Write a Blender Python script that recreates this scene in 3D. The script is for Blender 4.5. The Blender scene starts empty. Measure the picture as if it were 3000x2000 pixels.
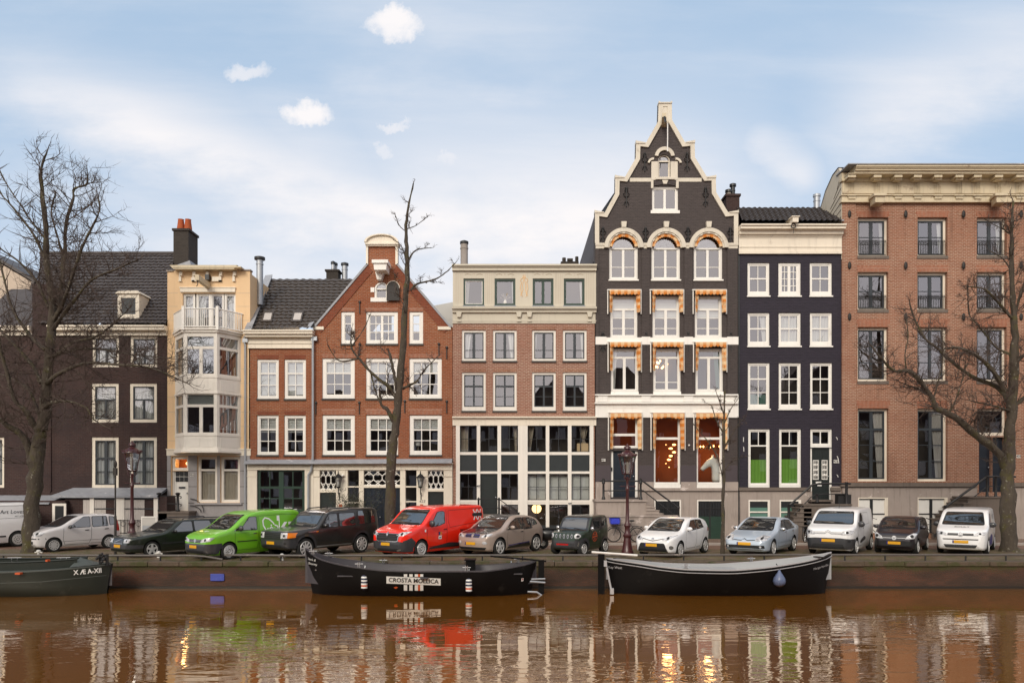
import bpy, bmesh, math, random
from mathutils import Vector, Matrix
from mathutils.bvhtree import BVHTree
from mathutils.geometry import tessellate_polygon
PI = math.pi
sc = bpy.context.scene
COL = sc.collection
rnd = random.Random(7)
# ---- the camera: level, lens shifted up; F and the horizon are measured in pixels of the 3000 x 2000 photograph
FP, EYE, HOR = 2280.0, 2.95, 1410.0
YF = 38.5                    # distance of the row of house fronts
K = YF / FP
WATER, QUAY = -.98, 28.6    # water level and the quay's edge

def fx(px): return (px - 1500.0) * K
def fz(py): return EYE + (HOR - py) * K
def at(px, py, Y): return Vector(((px - 1500.0) * Y / FP, Y, EYE + (HOR - py) * Y / FP))
def on_ground(px, py, z=0.0):
    Y = (EYE - z) * FP / (py - HOR)
    return Vector(((px - 1500.0) * Y / FP, Y, z))

WORLD_ROOTS = set()
def tag(o, label=None, cat=None, group=None, kind=None):
    if label: o['label'] = label
    if cat: o['category'] = cat
    if group: o['group'] = group
    if kind: o['kind'] = kind
    return o
def empty(name, loc=(0, 0, 0), rz=0.0, label=None, cat=None, group=None, world=False):
    o = bpy.data.objects.new(name, None); COL.objects.link(o)
    o.location = loc; o.rotation_euler = (0, 0, rz); o.empty_display_size = 0.3
    if world: WORLD_ROOTS.add(o.name)
    return tag(o, label, cat, group)
def link_mesh(name, me, parent=None):
    o = bpy.data.objects.new(name, me); COL.objects.link(o)
    if parent is not None:
        o.parent = parent
        if parent.name in WORLD_ROOTS:
            o.matrix_parent_inverse = Matrix.Translation(-Vector(parent.location))
    return o
def dup(root, loc, rz=0.0, label=None):
    r = root.copy(); COL.objects.link(r); r.location = loc; r.rotation_euler = (0, 0, rz)
    if label: r['label'] = label
    for ch in list(root.children):
        c = ch.copy(); COL.objects.link(c); c.parent = r
        for g in list(ch.children):
            d = g.copy(); COL.objects.link(d); d.parent = c
    return r

SPLIT = {'modillion', 'triglyph', 'pier', 'dark_panel', 'console', 'cornice_bracket', 'pilaster', 'stone_base', 'brick_arch', 'plinth_paint', 'shop_pane', 'quoin_stone', 'kneeler_stone', 'hoist_block', 'bay_panel', 'impost', 'bow_rail', 'stone_ledge', 'letter_box', 'cable_end', 'bench'}
class MB:
    """collects simple shapes and links them as one mesh object"""
    def __init__(s): s.v = []; s.f = []
    def add(s, vs, fs):
        o = len(s.v); s.v += [tuple(v) for v in vs]; s.f += [[i + o for i in f] for f in fs]; return s
    def box(s, x0, x1, y0, y1, z0, z1):
        v = [(x, y, z) for z in (z0, z1) for y in (y0, y1) for x in (x0, x1)]
        return s.add(v, [(0, 2, 3, 1), (4, 5, 7, 6), (0, 1, 5, 4), (2, 6, 7, 3), (0, 4, 6, 2), (1, 3, 7, 5)])
    def fbox(s, x0, y0, x1, y1, d0, d1):
        """a box given by facade pixels and depths measured from the house front"""
        if d0 < -.12:                                # measured where its face stands, not on the wall behind
            q = YF + d0; k = q / FP
            return s.box((x0 - 1500) * k, (x1 - 1500) * k, q, YF + d1, .0 if y1 >= 1560 else EYE + (HOR - y1) * k, EYE + (HOR - y0) * k)
        return s.box(fx(x0), fx(x1), YF + d0, YF + d1, fz(y1), fz(y0))
    def prism(s, poly, y0, y1):
        """a polygon in x, z pushed from depth y0 to y1"""
        n = len(poly)
        v = [(x, y0, z) for x, z in poly] + [(x, y1, z) for x, z in poly]
        tri = tessellate_polygon([[Vector((x, z, 0)) for x, z in poly]])
        f = [list(t) for t in tri] + [[i + n for i in t] for t in tri]
        f += [(i, (i + 1) % n, (i + 1) % n + n, i + n) for i in range(n)]
        return s.add(v, f)
    def fprism(s, poly, d0, d1):
        return s.prism([(fx(x), fz(y)) for x, y in poly], YF + d0, YF + d1)
    def frame(s, outer, inner, y0, y1):
        """ring between two polygons (x, z) of the same length"""
        n = len(outer); v = []
        for y in (y0, y1):
            v += [(x, y, z) for x, z in outer] + [(x, y, z) for x, z in inner]
        f = []
        for i in range(n):
            j = (i + 1) % n
            f += [(i, j, n + j, n + i), (2 * n + i, 3 * n + i, 3 * n + j, 2 * n + j), (i, 2 * n + i, 2 * n + j, j), (n + i, n + j, 3 * n + j, 3 * n + i)]
        return s.add(v, f)
    def strip(s, A, B, y0, y1):
        """open band between two polylines (x, z), pushed in depth"""
        n = len(A); v = []
        for y in (y0, y1): v += [(x, y, z) for x, z in A] + [(x, y, z) for x, z in B]
        f = []
        for i in range(n - 1):
            j = i + 1
            f += [(i, j, n + j, n + i), (2 * n + i, 3 * n + i, 3 * n + j, 2 * n + j), (i, 2 * n + i, 2 * n + j, j), (n + i, n + j, 3 * n + j, 3 * n + i)]
        f += [(0, n, 3 * n, 2 * n), (n - 1, 3 * n - 1, 4 * n - 1, 2 * n - 1)]
        return s.add(v, f)
    def tube(s, pts, r, n=6, cap=True):
        pts = [Vector(p) for p in pts]; m = len(pts)
        if not isinstance(r, (list, tuple)): r = [r] * m
        rings = []; ref = None
        for i, p in enumerate(pts):
            t = (pts[min(i + 1, m - 1)] - pts[max(i - 1, 0)])
            t = t.normalized() if t.length > 1e-9 else Vector((0, 0, 1))
            if ref is None:
                ref = t.cross(Vector((0, 0, 1)) if abs(t.z) < .9 else Vector((1, 0, 0))).normalized()
            a = (ref - t * ref.dot(t))
            a = a.normalized() if a.length > 1e-6 else t.orthogonal().normalized()
            ref = a; b = t.cross(a)
            rings.append([p + (a * math.cos(2 * PI * k / n) + b * math.sin(2 * PI * k / n)) * r[i] for k in range(n)])
        v = [q for ring in rings for q in ring]; f = []
        for i in range(m - 1):
            for k in range(n):
                k2 = (k + 1) % n
                f.append((i * n + k, i * n + k2, (i + 1) * n + k2, (i + 1) * n + k))
        if cap: f += [list(range(n))[::-1], [(m - 1) * n + k for k in range(n)]]
        return s.add(v, f)
    def lathe(s, prof, n=16, c=(0, 0, 0), axis='z', cap=True):
        """prof: (radius, height) pairs turned about an axis"""
        c = Vector(c); v = []; m = len(prof)
        for r, h in prof:
            for k in range(n):
                a = 2 * PI * k / n; p, q = r * math.cos(a), r * math.sin(a)
                v.append(c + (Vector((p, q, h)) if axis == 'z' else Vector((p, h, q)) if axis == 'y' else Vector((h, p, q))))
        f = []
        for i in range(m - 1):
            for k in range(n):
                k2 = (k + 1) % n
                f.append((i * n + k, i * n + k2, (i + 1) * n + k2, (i + 1) * n + k))
        if cap: f += [list(range(n))[::-1], [(m - 1) * n + k for k in range(n)]]
        return s.add(v, f)
    def blob(s, c, r, n=10, m=7):
        c = Vector(c)
        prof = [(math.sin(PI * i / m), -math.cos(PI * i / m)) for i in range(m + 1)]
        v = [(c.x + max(a, .02) * r[0] * math.cos(2 * PI * k / n), c.y + max(a, .02) * r[1] * math.sin(2 * PI * k / n), c.z + h * r[2]) for a, h in prof for k in range(n)]
        f = [(i * n + k, i * n + (k + 1) % n, (i + 1) * n + (k + 1) % n, (i + 1) * n + k) for i in range(m) for k in range(n)]
        f += [list(range(n))[::-1], [m * n + k for k in range(n)]]
        return s.add(v, f)
    def move(s, mat):
        s.v = [tuple(mat @ Vector(v)) for v in s.v]; return s
    def build(s, name, m, parent=None, smooth=None, bevel=0.0):
        if name in SPLIT:                            # each loose piece its own part
            own = list(range(len(s.v)))
            def root(i):
                while own[i] != i: own[i] = own[own[i]]; i = own[i]
                return i
            for f in s.f:
                for k in f[1:]: own[root(k)] = root(f[0])
            groups = {}
            for f in s.f: groups.setdefault(root(f[0]), []).append(f)
            if len(groups) > 1:
                for fs in groups.values():
                    ids = sorted({i for f in fs for i in f}); ix = {i: k for k, i in enumerate(ids)}; q = MB(); q.v = [s.v[i] for i in ids]; q.f = [[ix[i] for i in f] for f in fs]; o = q._one(name, m, parent, smooth, bevel)
                return o
        return s._one(name, m, parent, smooth, bevel)
    def _one(s, name, m, parent=None, smooth=None, bevel=0.0):
        me = bpy.data.meshes.new(name); me.from_pydata(s.v, [], s.f)
        bm = bmesh.new(); bm.from_mesh(me); bmesh.ops.recalc_face_normals(bm, faces=bm.faces); bm.to_mesh(me); bm.free()
        if m is not None: me.materials.append(m)
        if smooth:
            me.polygons.foreach_set('use_smooth', [True] * len(me.polygons))
            try: me.set_sharp_from_angle(angle=math.radians(smooth))
            except Exception: pass
        o = link_mesh(name, me, parent)
        if bevel:
            b = o.modifiers.new('bevel', 'BEVEL'); b.width = bevel; b.segments = 2; b.limit_method = 'ANGLE'
        return o

# ---------------------------------------------------------------- materials
class NT:
    def __init__(s, nt): s.t = nt
    def new(s, typ, **kw):
        n = s.t.nodes.new('ShaderNode' + typ)
        for k, v in kw.items(): setattr(n, k, v)
        return n
    def put(s, sock, v):
        if v is None: return
        if isinstance(v, bpy.types.NodeSocket): s.t.links.new(v, sock)
        elif isinstance(v, (tuple, list)) and len(v) == 3 and sock.type == 'RGBA': sock.default_value = (*v, 1)
        else: sock.default_value = v
    def m(s, op, a, b=None, c=None, clamp=False):
        n = s.new('Math', operation=op, use_clamp=clamp)
        for i, v in enumerate((a, b, c)): s.put(n.inputs[i], v)
        return n.outputs[0]
    def vm(s, op, a, b=None):
        n = s.new('VectorMath', operation=op); s.put(n.inputs[0], a); s.put(n.inputs[1], b); return n.outputs[0]
    def coord(s, which='Object'): return s.new('TexCoord').outputs[which]
    def sep(s, v):
        n = s.new('SeparateXYZ'); s.put(n.inputs[0], v); return n.outputs
    def comb(s, x, y, z):
        n = s.new('CombineXYZ')
        for i, v in enumerate((x, y, z)): s.put(n.inputs[i], v)
        return n.outputs[0]
    def noise(s, vec, scale=5, detail=3, rough=.5, dist=0):
        n = s.new('TexNoise'); s.put(n.inputs['Vector'], vec); n.inputs['Scale'].default_value = scale
        n.inputs['Detail'].default_value = detail; n.inputs['Roughness'].default_value = rough; n.inputs['Distortion'].default_value = dist
        return n.outputs[0]
    def ramp(s, f, a, b, lo=0.0, hi=1.0):
        n = s.new('MapRange', interpolation_type='SMOOTHSTEP'); s.put(n.inputs[0], f)
        for i, v in enumerate((a, b, lo, hi)): s.put(n.inputs[i + 1], v)
        return n.outputs[0]
    def mix(s, f, a, b, mode='MIX'):
        n = s.new('MixRGB', blend_type=mode); s.put(n.inputs[0], f); s.put(n.inputs[1], a); s.put(n.inputs[2], b); return n.outputs[0]
    def bump(s, h, strength=.3, dist=.02):
        n = s.new('Bump'); n.inputs['Strength'].default_value = strength; n.inputs['Distance'].default_value = dist
        s.put(n.inputs['Height'], h); return n.outputs[0]
MATS = {}
def mk(name):
    m = bpy.data.materials.new(name); m.use_nodes = True
    return m, NT(m.node_tree), m.node_tree.nodes['Principled BSDF']
def scaled(c, k): return tuple(min(1, x * k) for x in c)
def paint(name, col, rough=.5, var=.1, vs=2.5, metal=0.0, coat=0.0, bump=0.0, streak=0.0, spec=.5, dirt=None, dirt_at=(.55, .75)):
    m, n, b = mk(name)
    v = n.coord()
    nz = n.noise(v, vs, 4, .6)
    c = n.mix(nz, scaled(col, 1 - var), scaled(col, 1 + var))
    if streak:
        x, y, z = n.sep(v)
        st = n.noise(n.comb(n.m('MULTIPLY', n.m('ADD', x, y), 6.0), 0.0, n.m('MULTIPLY', z, .5)), 1.0, 4, .65)
        c = n.mix(n.ramp(st, .5, .75, 0.0, streak), c, scaled(col, .35))
    if dirt:
        c = n.mix(n.ramp(n.noise(v, 1.7, 6, .65), dirt_at[0], dirt_at[1]), c, dirt)
    n.put(b.inputs['Base Color'], c)
    b.inputs['Roughness'].default_value = rough; b.inputs['Metallic'].default_value = metal
    b.inputs['Coat Weight'].default_value = coat; b.inputs['Coat Roughness'].default_value = .06
    b.inputs['Specular IOR Level'].default_value = spec
    if bump: n.put(b.inputs['Normal'], n.bump(n.noise(v, vs * 12, 4, .6), bump, .02))
    MATS[name] = m; return m
def brick(name, c1, c2, mortar, bw=.22, rh=.076, ms=.013, patch=.35, pcol=None, bump=.5, rough=.85, streak=.0, bright=None):
    m, n, b = mk(name)
    v = n.coord(); x, y, z = n.sep(v)
    vec = n.comb(n.m('ADD', x, n.m('MULTIPLY', y, .97)), z, 0.0)
    t = n.new('TexBrick'); n.put(t.inputs['Vector'], vec)
    for k, val in (('Color1', c1), ('Color2', c2), ('Mortar', mortar)): n.put(t.inputs[k], val)
    t.inputs['Scale'].default_value = 1.0; t.inputs['Mortar Size'].default_value = ms; t.inputs['Mortar Smooth'].default_value = .3
    t.inputs['Brick Width'].default_value = bw; t.inputs['Row Height'].default_value = rh; t.inputs['Bias'].default_value = -.1
    c = t.outputs['Color']
    p1 = n.ramp(n.noise(vec, .55, 5, .62), .35, .68)
    c = n.mix(n.m('MULTIPLY', p1, patch), c, pcol or scaled(c1, .55))
    fine = n.noise(n.comb(n.m('MULTIPLY', n.m('ADD', x, y), 2.5), n.m('MULTIPLY', z, 14.0), 0.0), 1.0, 3, .7)
    c = n.mix(n.ramp(fine, .3, .75, 0.0, .6), c, scaled(c2, 1.5)); f2 = n.noise(n.comb(n.m('MULTIPLY', n.m('ADD', x, y), 4.6), n.m('MULTIPLY', z, 13.2), 7.0), 1.0, 2, .8)
    c = n.mix(n.ramp(f2, .50, .72, 0.0, .55), c, scaled(c1, .5))
    c = n.mix(n.ramp(n.noise(vec, 9.0, 4, .7), .55, .8, 0, .35), c, bright or scaled(mortar, .9))
    if streak:
        st = n.noise(n.comb(n.m('MULTIPLY', n.m('ADD', x, y), 3.0), n.m('MULTIPLY', z, .22), 0.0), 1.0, 4, .6)
        c = n.mix(n.ramp(st, .5, .78, 0.0, streak), c, scaled(c1, .3))
    n.put(b.inputs['Base Color'], c); b.inputs['Roughness'].default_value = rough
    b.inputs['Specular IOR Level'].default_value = .3
    h = n.m('ADD', n.m('MULTIPLY', t.outputs['Fac'], -1.0), n.m('MULTIPLY', fine, .8))
    n.put(b.inputs['Normal'], n.bump(h, bump, .012))
    MATS[name] = m; return m
def glass(name, tint=(.85, .88, .88), refl=.42, wav=.012, ws=1.1):
    """old window glass: mirrors the sky, lets one see into the room"""
    m, n, b = mk(name); n.t.nodes.remove(b)
    out = n.t.nodes['Material Output']
    tr = n.new('BsdfTransparent'); n.put(tr.inputs[0], tint)
    gl = n.new('BsdfGlossy'); gl.inputs['Roughness'].default_value = .012; n.put(gl.inputs[0], (.80, .79, .86))
    nb = n.bump(n.noise(n.coord(), ws, 2, .5), wav * 2.2, .05); n.put(gl.inputs['Normal'], nb)
    mx = n.new('MixShader'); mx.inputs[0].default_value = refl
    n.put(mx.inputs[1], tr.outputs[0]); n.put(mx.inputs[2], gl.outputs[0]); n.put(out.inputs[0], mx.outputs[0])
    MATS[name] = m; return m
def emit(name, col, strength):
    m, n, b = mk(name); n.put(b.inputs['Base Color'], scaled(col, .5)); n.put(b.inputs['Emission Color'], col); b.inputs['Emission Strength'].default_value = strength
    MATS[name] = m; return m
M = MATS
CREAM = (.80, .72, .60)
paint('cream', CREAM, .5, .08, 1.2, streak=.28, dirt=(.50, .42, .33), dirt_at=(.60, .78))
paint('trim_shaded', (.66, .60, .50), .55, .08, 1.2, streak=.30, dirt=(.42, .36, .28), dirt_at=(.58, .76))  # upper trim darkened to hold the weaker light there in its colour
paint('beige_wood', (.58, .53, .43), .55, .06, 1.4, streak=.18)
paint('cream_worn', (.60, .51, .36), .6, .12, 1.5, streak=.45, dirt=(.30, .22, .15), dirt_at=(.58, .72))
paint('white', (.86, .83, .78), .45, .07, 1.3, streak=.16, dirt=(.62, .57, .50), dirt_at=(.62, .80))
paint('offwhite', (.82, .77, .70), .5, .08, 1.2, streak=.22, dirt=(.55, .48, .40), dirt_at=(.62, .80))
paint('sash_dark', (.035, .042, .05), .35, .2, 4)
paint('sash_green', (.022, .05, .035), .35, .2, 4)
paint('sash_black', (.02, .022, .025), .35, .2, 4)
paint('door_blue', (.018, .024, .036), .28, .2, 3, coat=.4)
paint('door_dark', (.02, .026, .026), .35, .2, 3)
paint('panel_dark', (.022, .028, .031), .4, .2, 3)
paint('stucco', (.80, .56, .33), .75, .10, .8, bump=.15, streak=.16)
paint('lead', (.30, .31, .34), .5, .25, 3, streak=.35, dirt=(.62, .61, .60), dirt_at=(.6, .72))
paint('zinc', (.42, .44, .47), .42, .15, 3, metal=.5)
paint('black_iron', (.018, .017, .018), .5, .2, 6)
paint('iron_brown', (.02, .016, .014), .6, .2, 6)
paint('terracotta', (.45, .10, .03), .8, .2, 6, bump=.3)
paint('concrete', (.33, .29, .26), .85, .18, 2, bump=.4, streak=.3)
paint('stone_grey', (.34, .32, .32), .75, .16, 2.2, bump=.25, streak=.35)
paint('stone_base', (.36, .30, .265), .8, .2, 1.4, bump=.3, streak=.55, dirt=(.60, .52, .48), dirt_at=(.62, .66))
paint('stone_dark', (.145, .115, .095), .75, .25, 2.0, bump=.3, streak=.5)
paint('sill_dark', (.055, .045, .04), .7, .25, 3)
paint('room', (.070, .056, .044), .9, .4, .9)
paint('room_warm', (.24, .060, .014), .85, .55, .55)
paint('curtain', (.80, .78, .75), .9, .08, 2)
paint('curtain_grey', (.50, .46, .43), .9, .12, 3)
paint('curtain_tan', (.50, .42, .33), .9, .12, 3)
paint('blind', (.76, .74, .70), .85, .06, 2)
paint('green_cloth', (.20, .42, .055), .85, .10, 2.5)
paint('teal_cloth', (.10, .21, .17), .85, .12, 2.5)
paint('siding', (.56, .50, .40), .7, .15, 1.5, streak=.4)
paint('pale_siding', (.56, .56, .54), .7, .1, 1.5)
paint('beige_gable', (.55, .45, .36), .8, .12, 1.2, bump=.2)
brick('brick_brown', (.062, .031, .026), (.045, .024, .022), (.075, .058, .054), patch=.75, pcol=(.028, .022, .024), streak=.4, bright=(.15, .12, .11))
brick('brick_red', (.30, .095, .036), (.22, .066, .026), (.36, .25, .18), patch=.45, pcol=(.20, .05, .026), streak=.25, bright=(.42, .22, .14))
brick('brick_red_dark', (.24, .060, .028), (.18, .045, .022), (.22, .12, .08), patch=.4, streak=.25, bright=(.3, .13, .08))
brick('brick_pink', (.285, .135, .090), (.23, .105, .072), (.56, .44, .35), patch=.35, pcol=(.27, .105, .07), streak=.25)
brick('brick_tan', (.30, .135, .080), (.23, .10, .06), (.52, .40, .31), patch=.40, pcol=(.22, .085, .052), streak=.30)
brick('brick_arch', (.32, .105, .052), (.25, .078, .04), (.46, .35, .27), bw=.066, rh=.5, patch=.2)
brick('brick_grey', (.076, .060, .056), (.062, .049, .047), (.048, .039, .038), patch=.35, pcol=(.055, .044, .043), bump=.9, rough=.6, bright=(.11, .09, .085))
brick('brick_violet', (.036, .029, .042), (.027, .022, .034), (.018, .015, .023), patch=.35, pcol=(.024, .02, .03), bump=.9, rough=.55, bright=(.06, .05, .065))
brick('brick_chimney', (.050, .040, .034), (.036, .03, .026), (.07, .06, .052), patch=.4)
paint('plinth_violet', (.060, .045, .052), .6, .15, 2)
glass('glass_sky', refl=.32, wav=.010)
glass('glass_low', refl=.30, wav=.014, ws=.9)
glass('glass_shop', refl=.20, wav=.010)
def tiles(name, col, lich):
    m, n, b = mk(name); v = n.coord()
    c = n.mix(n.noise(v, 6, 4, .7), scaled(col, .55), scaled(col, 1.6))
    c = n.mix(n.ramp(n.noise(v, 1.1, 6, .7), .52, .72, 0, .6), c, lich)
    n.put(b.inputs['Base Color'], c); b.inputs['Roughness'].default_value = .55
    n.put(b.inputs['Normal'], n.bump(n.noise(v, 30, 3, .6), .25, .01)); MATS[name] = m
tiles('tile_dark', (.060, .050, .048), (.085, .075, .068))
tiles('tile_brown', (.068, .054, .045), (.05, .042, .036))
def gingham():
    m, n, b = mk('gingham'); x, y, z = n.sep(n.coord())
    a = n.m('GREATER_THAN', n.m('FRACT', n.m('MULTIPLY', n.m('ADD', x, y), 3.1)), .5)
    d = n.m('GREATER_THAN', n.m('FRACT', n.m('MULTIPLY', z, 3.1)), .5)
    f = n.m('MULTIPLY', n.m('ADD', a, d), .5)
    n.put(b.inputs['Base Color'], n.mix(f, (.76, .54, .31), (.62, .20, .028))); b.inputs['Roughness'].default_value = .85; MATS['gingham'] = m
gingham()
emit('bulb', (1.0, .50, .16), 9.0)
emit('globe_lamp', (1.0, .62, .26), 3.0)
emit('strip_lamp', (1.0, .45, .14), 7.0)
# ---------------------------------------------------------------- camera, sky, sun
cam_d = bpy.data.cameras.new('camera'); cam = bpy.data.objects.new('camera', cam_d); COL.objects.link(cam)
cam.location = (0, 0, EYE); cam.rotation_euler = (PI / 2, 0, 0)
cam_d.sensor_width = 36.0; cam_d.lens = 36.0 * FP / 3000.0
cam_d.shift_y = (HOR - 1000.0) / 3000.0; cam_d.clip_end = 3000; cam_d.clip_start = .1
sc.camera = cam
SUN_EL, SUN_AZ = 31.0, 20.0           # veiled sun, high behind the photographer's left shoulder
W = bpy.data.worlds.new("World"); sc.world = W; W.use_nodes = True
wn = NT(W.node_tree); bg = W.node_tree.nodes['Background']
sky = wn.new('TexSky', sky_type='NISHITA'); sky.sun_disc = False
sky.sun_elevation = math.radians(SUN_EL); sky.sun_rotation = math.radians(180 + SUN_AZ)
sky.air_density = 1.0; sky.dust_density = 1.6; sky.ozone_density = 1.2
d = wn.coord('Generated'); dx, dy, dz = wn.sep(d)
yy = wn.m('MAXIMUM', dy, .04)
u = wn.m('DIVIDE', dx, yy); v = wn.m('DIVIDE', dz, yy)      # direction of view over the far bank
ahead = wn.ramp(dy, .0, .25)
def upx(p): return (p - 1500.0) / FP
def vpx(p): return (HOR - p) / FP
wob = wn.noise(wn.comb(wn.m('MULTIPLY', u, 2.2), wn.m('MULTIPLY', v, 5.0), 0.0), 1.6, 6, .62)
wob2 = wn.noise(wn.comb(u, v, 3.0), 9.0, 5, .6)
def streak(pts, width, gain, soft=1.0):
    """a veil of cirrus lying along a line of sky, widening to its end"""
    (x0, y0), (x1, y1) = pts; u0, v0, u1, v1 = upx(x0), vpx(y0), upx(x1), vpx(y1)
    L = math.hypot(u1 - u0, v1 - v0); tx, ty = (u1 - u0) / L, (v1 - v0) / L
    a = wn.m('SUBTRACT', u, u0); b = wn.m('SUBTRACT', v, v0)
    along = wn.m('DIVIDE', wn.m('ADD', wn.m('MULTIPLY', a, tx), wn.m('MULTIPLY', b, ty)), L)
    across = wn.m('ADD', wn.m('MULTIPLY', a, -ty), wn.m('MULTIPLY', b, tx))
    across = wn.m('ADD', across, wn.m('MULTIPLY', wn.m('SUBTRACT', wob, .5), width * 1.6))
    q = wn.m('DIVIDE', across, width); g = wn.m('POWER', 2.718, wn.m('MULTIPLY', wn.m('MULTIPLY', q, q), -1.0))
    e = wn.m('MULTIPLY', wn.ramp(along, -.25 * soft, .25), wn.ramp(along, 1.25 * soft, .75))
    return wn.m('MULTIPLY', wn.m('MULTIPLY', g, e), wn.m('MULTIPLY', wn.ramp(wob, .2, .75, .55, 1.0), gain))
def puff(px, py, rx, ry, gain):
    """a small heap cloud: lumpy edge, flat base"""
    w3 = wn.noise(wn.comb(u, v, px * .01), 26.0, 6, .68)
    w4 = wn.noise(wn.comb(v, u, py * .013), 26.0, 6, .68)
    a = wn.m('ADD', wn.m('SUBTRACT', u, upx(px)), wn.m('MULTIPLY', wn.m('SUBTRACT', w3, .5), .055))
    b = wn.m('ADD', wn.m('SUBTRACT', v, vpx(py)), wn.m('MULTIPLY', wn.m('SUBTRACT', w4, .5), .055))
    r = wn.m('ADD', wn.m('POWER', wn.m('DIVIDE', wn.m('ABSOLUTE', a), rx / FP), 2.0), wn.m('POWER', wn.m('DIVIDE', wn.m('ABSOLUTE', b), ry / FP), 2.0))
    return wn.m('MULTIPLY', wn.ramp(r, 2.2, .1), gain)
parts = [streak([(60, 250), (1900, 860)], .052, .85), streak([(700, 470), (1500, 800)], .085, .8), streak([(1000, 640), (2200, 640)], .13, .9), streak([(350, 700), (1500, 900)], .05, .45),
         streak([(2450, 390), (3150, 130)], .075, .6), streak([(1750, 420), (2050, 560)], .08, .4), streak([(2180, 400), (2400, 520)], .03, .55),
         streak([(1000, 0), (1750, 330)], .16, .22), streak([(-100, 500), (900, 760)], .06, .25),
         puff(1158, 72, 72, 42, .85), puff(722, 212, 66, 24, .6), puff(902, 330, 66, 38, .88), puff(1150, 372, 42, 16, .6), puff(1120, 440, 36, 26, .6), puff(1308, 468, 34, 24, .6)]
cl = parts[0]
for p in parts[1:]: cl = wn.m('MAXIMUM', cl, p)
cl = wn.m('ADD', cl, wn.m('ADD', wn.m('MULTIPLY', wn.ramp(wob, .35, .75), .13), wn.m('MULTIPLY', wn.ramp(wn.noise(wn.comb(wn.m('ADD', u, wn.m('MULTIPLY', v, 2.2)), wn.m('MULTIPLY', v, 7.0), 5.0), 2.2, 6, .6), .40, .75), .15)))
cl = wn.m('ADD', cl, wn.ramp(v, .42, .10, 0.0, .42))      # milky air low over the roofs
cl = wn.m('MULTIPLY', cl, ahead)
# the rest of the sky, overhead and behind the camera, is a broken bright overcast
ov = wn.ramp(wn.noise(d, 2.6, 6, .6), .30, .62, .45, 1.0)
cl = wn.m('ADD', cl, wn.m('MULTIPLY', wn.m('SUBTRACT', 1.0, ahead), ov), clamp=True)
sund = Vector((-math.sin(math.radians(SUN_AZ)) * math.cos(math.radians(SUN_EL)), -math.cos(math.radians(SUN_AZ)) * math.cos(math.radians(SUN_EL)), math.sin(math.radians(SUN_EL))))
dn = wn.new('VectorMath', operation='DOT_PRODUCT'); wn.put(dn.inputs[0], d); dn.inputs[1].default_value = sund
glow = wn.m('MULTIPLY', wn.m('POWER', wn.m('MAXIMUM', dn.outputs['Value'], 0.0), 3.0), 1.0)  # added brightening of the unseen sky round the sun, lifts the house fronts
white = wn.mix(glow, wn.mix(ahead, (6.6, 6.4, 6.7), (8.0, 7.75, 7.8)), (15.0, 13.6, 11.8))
base = wn.mix(.78, sky.outputs[0], (4.1, 5.45, 7.1))
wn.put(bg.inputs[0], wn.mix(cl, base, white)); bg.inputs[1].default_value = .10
sun_d = bpy.data.lights.new('sun', 'SUN'); sun = bpy.data.objects.new('sun', sun_d); COL.objects.link(sun)
sun_d.energy = 1.5; sun_d.angle = math.radians(20); sun_d.color = (1.0, .92, .80)
sun.rotation_euler = (math.radians(90 - SUN_EL), 0, math.radians(-SUN_AZ))
vs = sc.view_settings; sc.display_settings.display_device = 'sRGB'
vs.view_transform = 'Standard'; vs.look = 'None'; vs.exposure = .30; vs.gamma = 1.0
sc.cycles.max_bounces = 7; sc.cycles.diffuse_bounces = 3; sc.cycles.glossy_bounces = 4; sc.cycles.transparent_max_bounces = 10
sc.cycles.transmission_bounces = 4; sc.cycles.caustics_reflective = False; sc.cycles.caustics_refractive = False
sc.cycles.use_denoising = True; sc.cycles.sample_clamp_indirect = 6.0

# ---------------------------------------------------------------- ground, water, quay
def mat_water():
    m, n, b = mk('canal_water'); v = n.coord(); x, y, z = n.sep(v)
    big = n.noise(n.comb(n.m('MULTIPLY', x, .05), n.m('MULTIPLY', y, .12), 0.0), 1.0, 3, .5)
    c = n.mix(big, (.195, .068, .005), (.250, .092, .008))
    df = n.new('BsdfDiffuse'); n.put(df.inputs[0], c); gl = n.new('BsdfGlossy'); gl.inputs['Roughness'].default_value = .015; n.put(gl.inputs[0], (1.0, .93, .84))
    r1 = n.noise(n.comb(n.m('MULTIPLY', x, .30), n.m('MULTIPLY', y, 1.1), 0.0), 1.0, 2, .5, .6)
    r2 = n.noise(n.comb(n.m('MULTIPLY', x, 1.5), n.m('MULTIPLY', y, 3.6), 4.0), 1.0, 2, .6, .8)
    calm = n.ramp(n.noise(n.comb(n.m('MULTIPLY', x, .10), n.m('MULTIPLY', y, .35), 9.0), 1.0, 3, .5), .35, .62, .12, 1.0)
    calm = n.m('MULTIPLY', calm, n.ramp(y, 27.0, 21.0, .35, 1.0))   # the water lies still in the lee of the quay
    h = n.m('ADD', n.m('MULTIPLY', r1, .55), n.m('MULTIPLY', n.m('MULTIPLY', r2, .58), calm))
    nb = n.bump(h, 1.0, .016); n.put(gl.inputs['Normal'], nb)
    lw = n.new('LayerWeight'); lw.inputs['Blend'].default_value = .5
    mx = n.new('MixShader'); n.put(mx.inputs[0], n.ramp(lw.outputs['Facing'], .45, .92, .08, .76)); n.put(mx.inputs[1], df.outputs[0]); n.put(mx.inputs[2], gl.outputs[0])
    n.t.nodes.remove(b); n.put(n.t.nodes['Material Output'].inputs[0], mx.outputs[0])
    MATS['water'] = m
mat_water()
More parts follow.
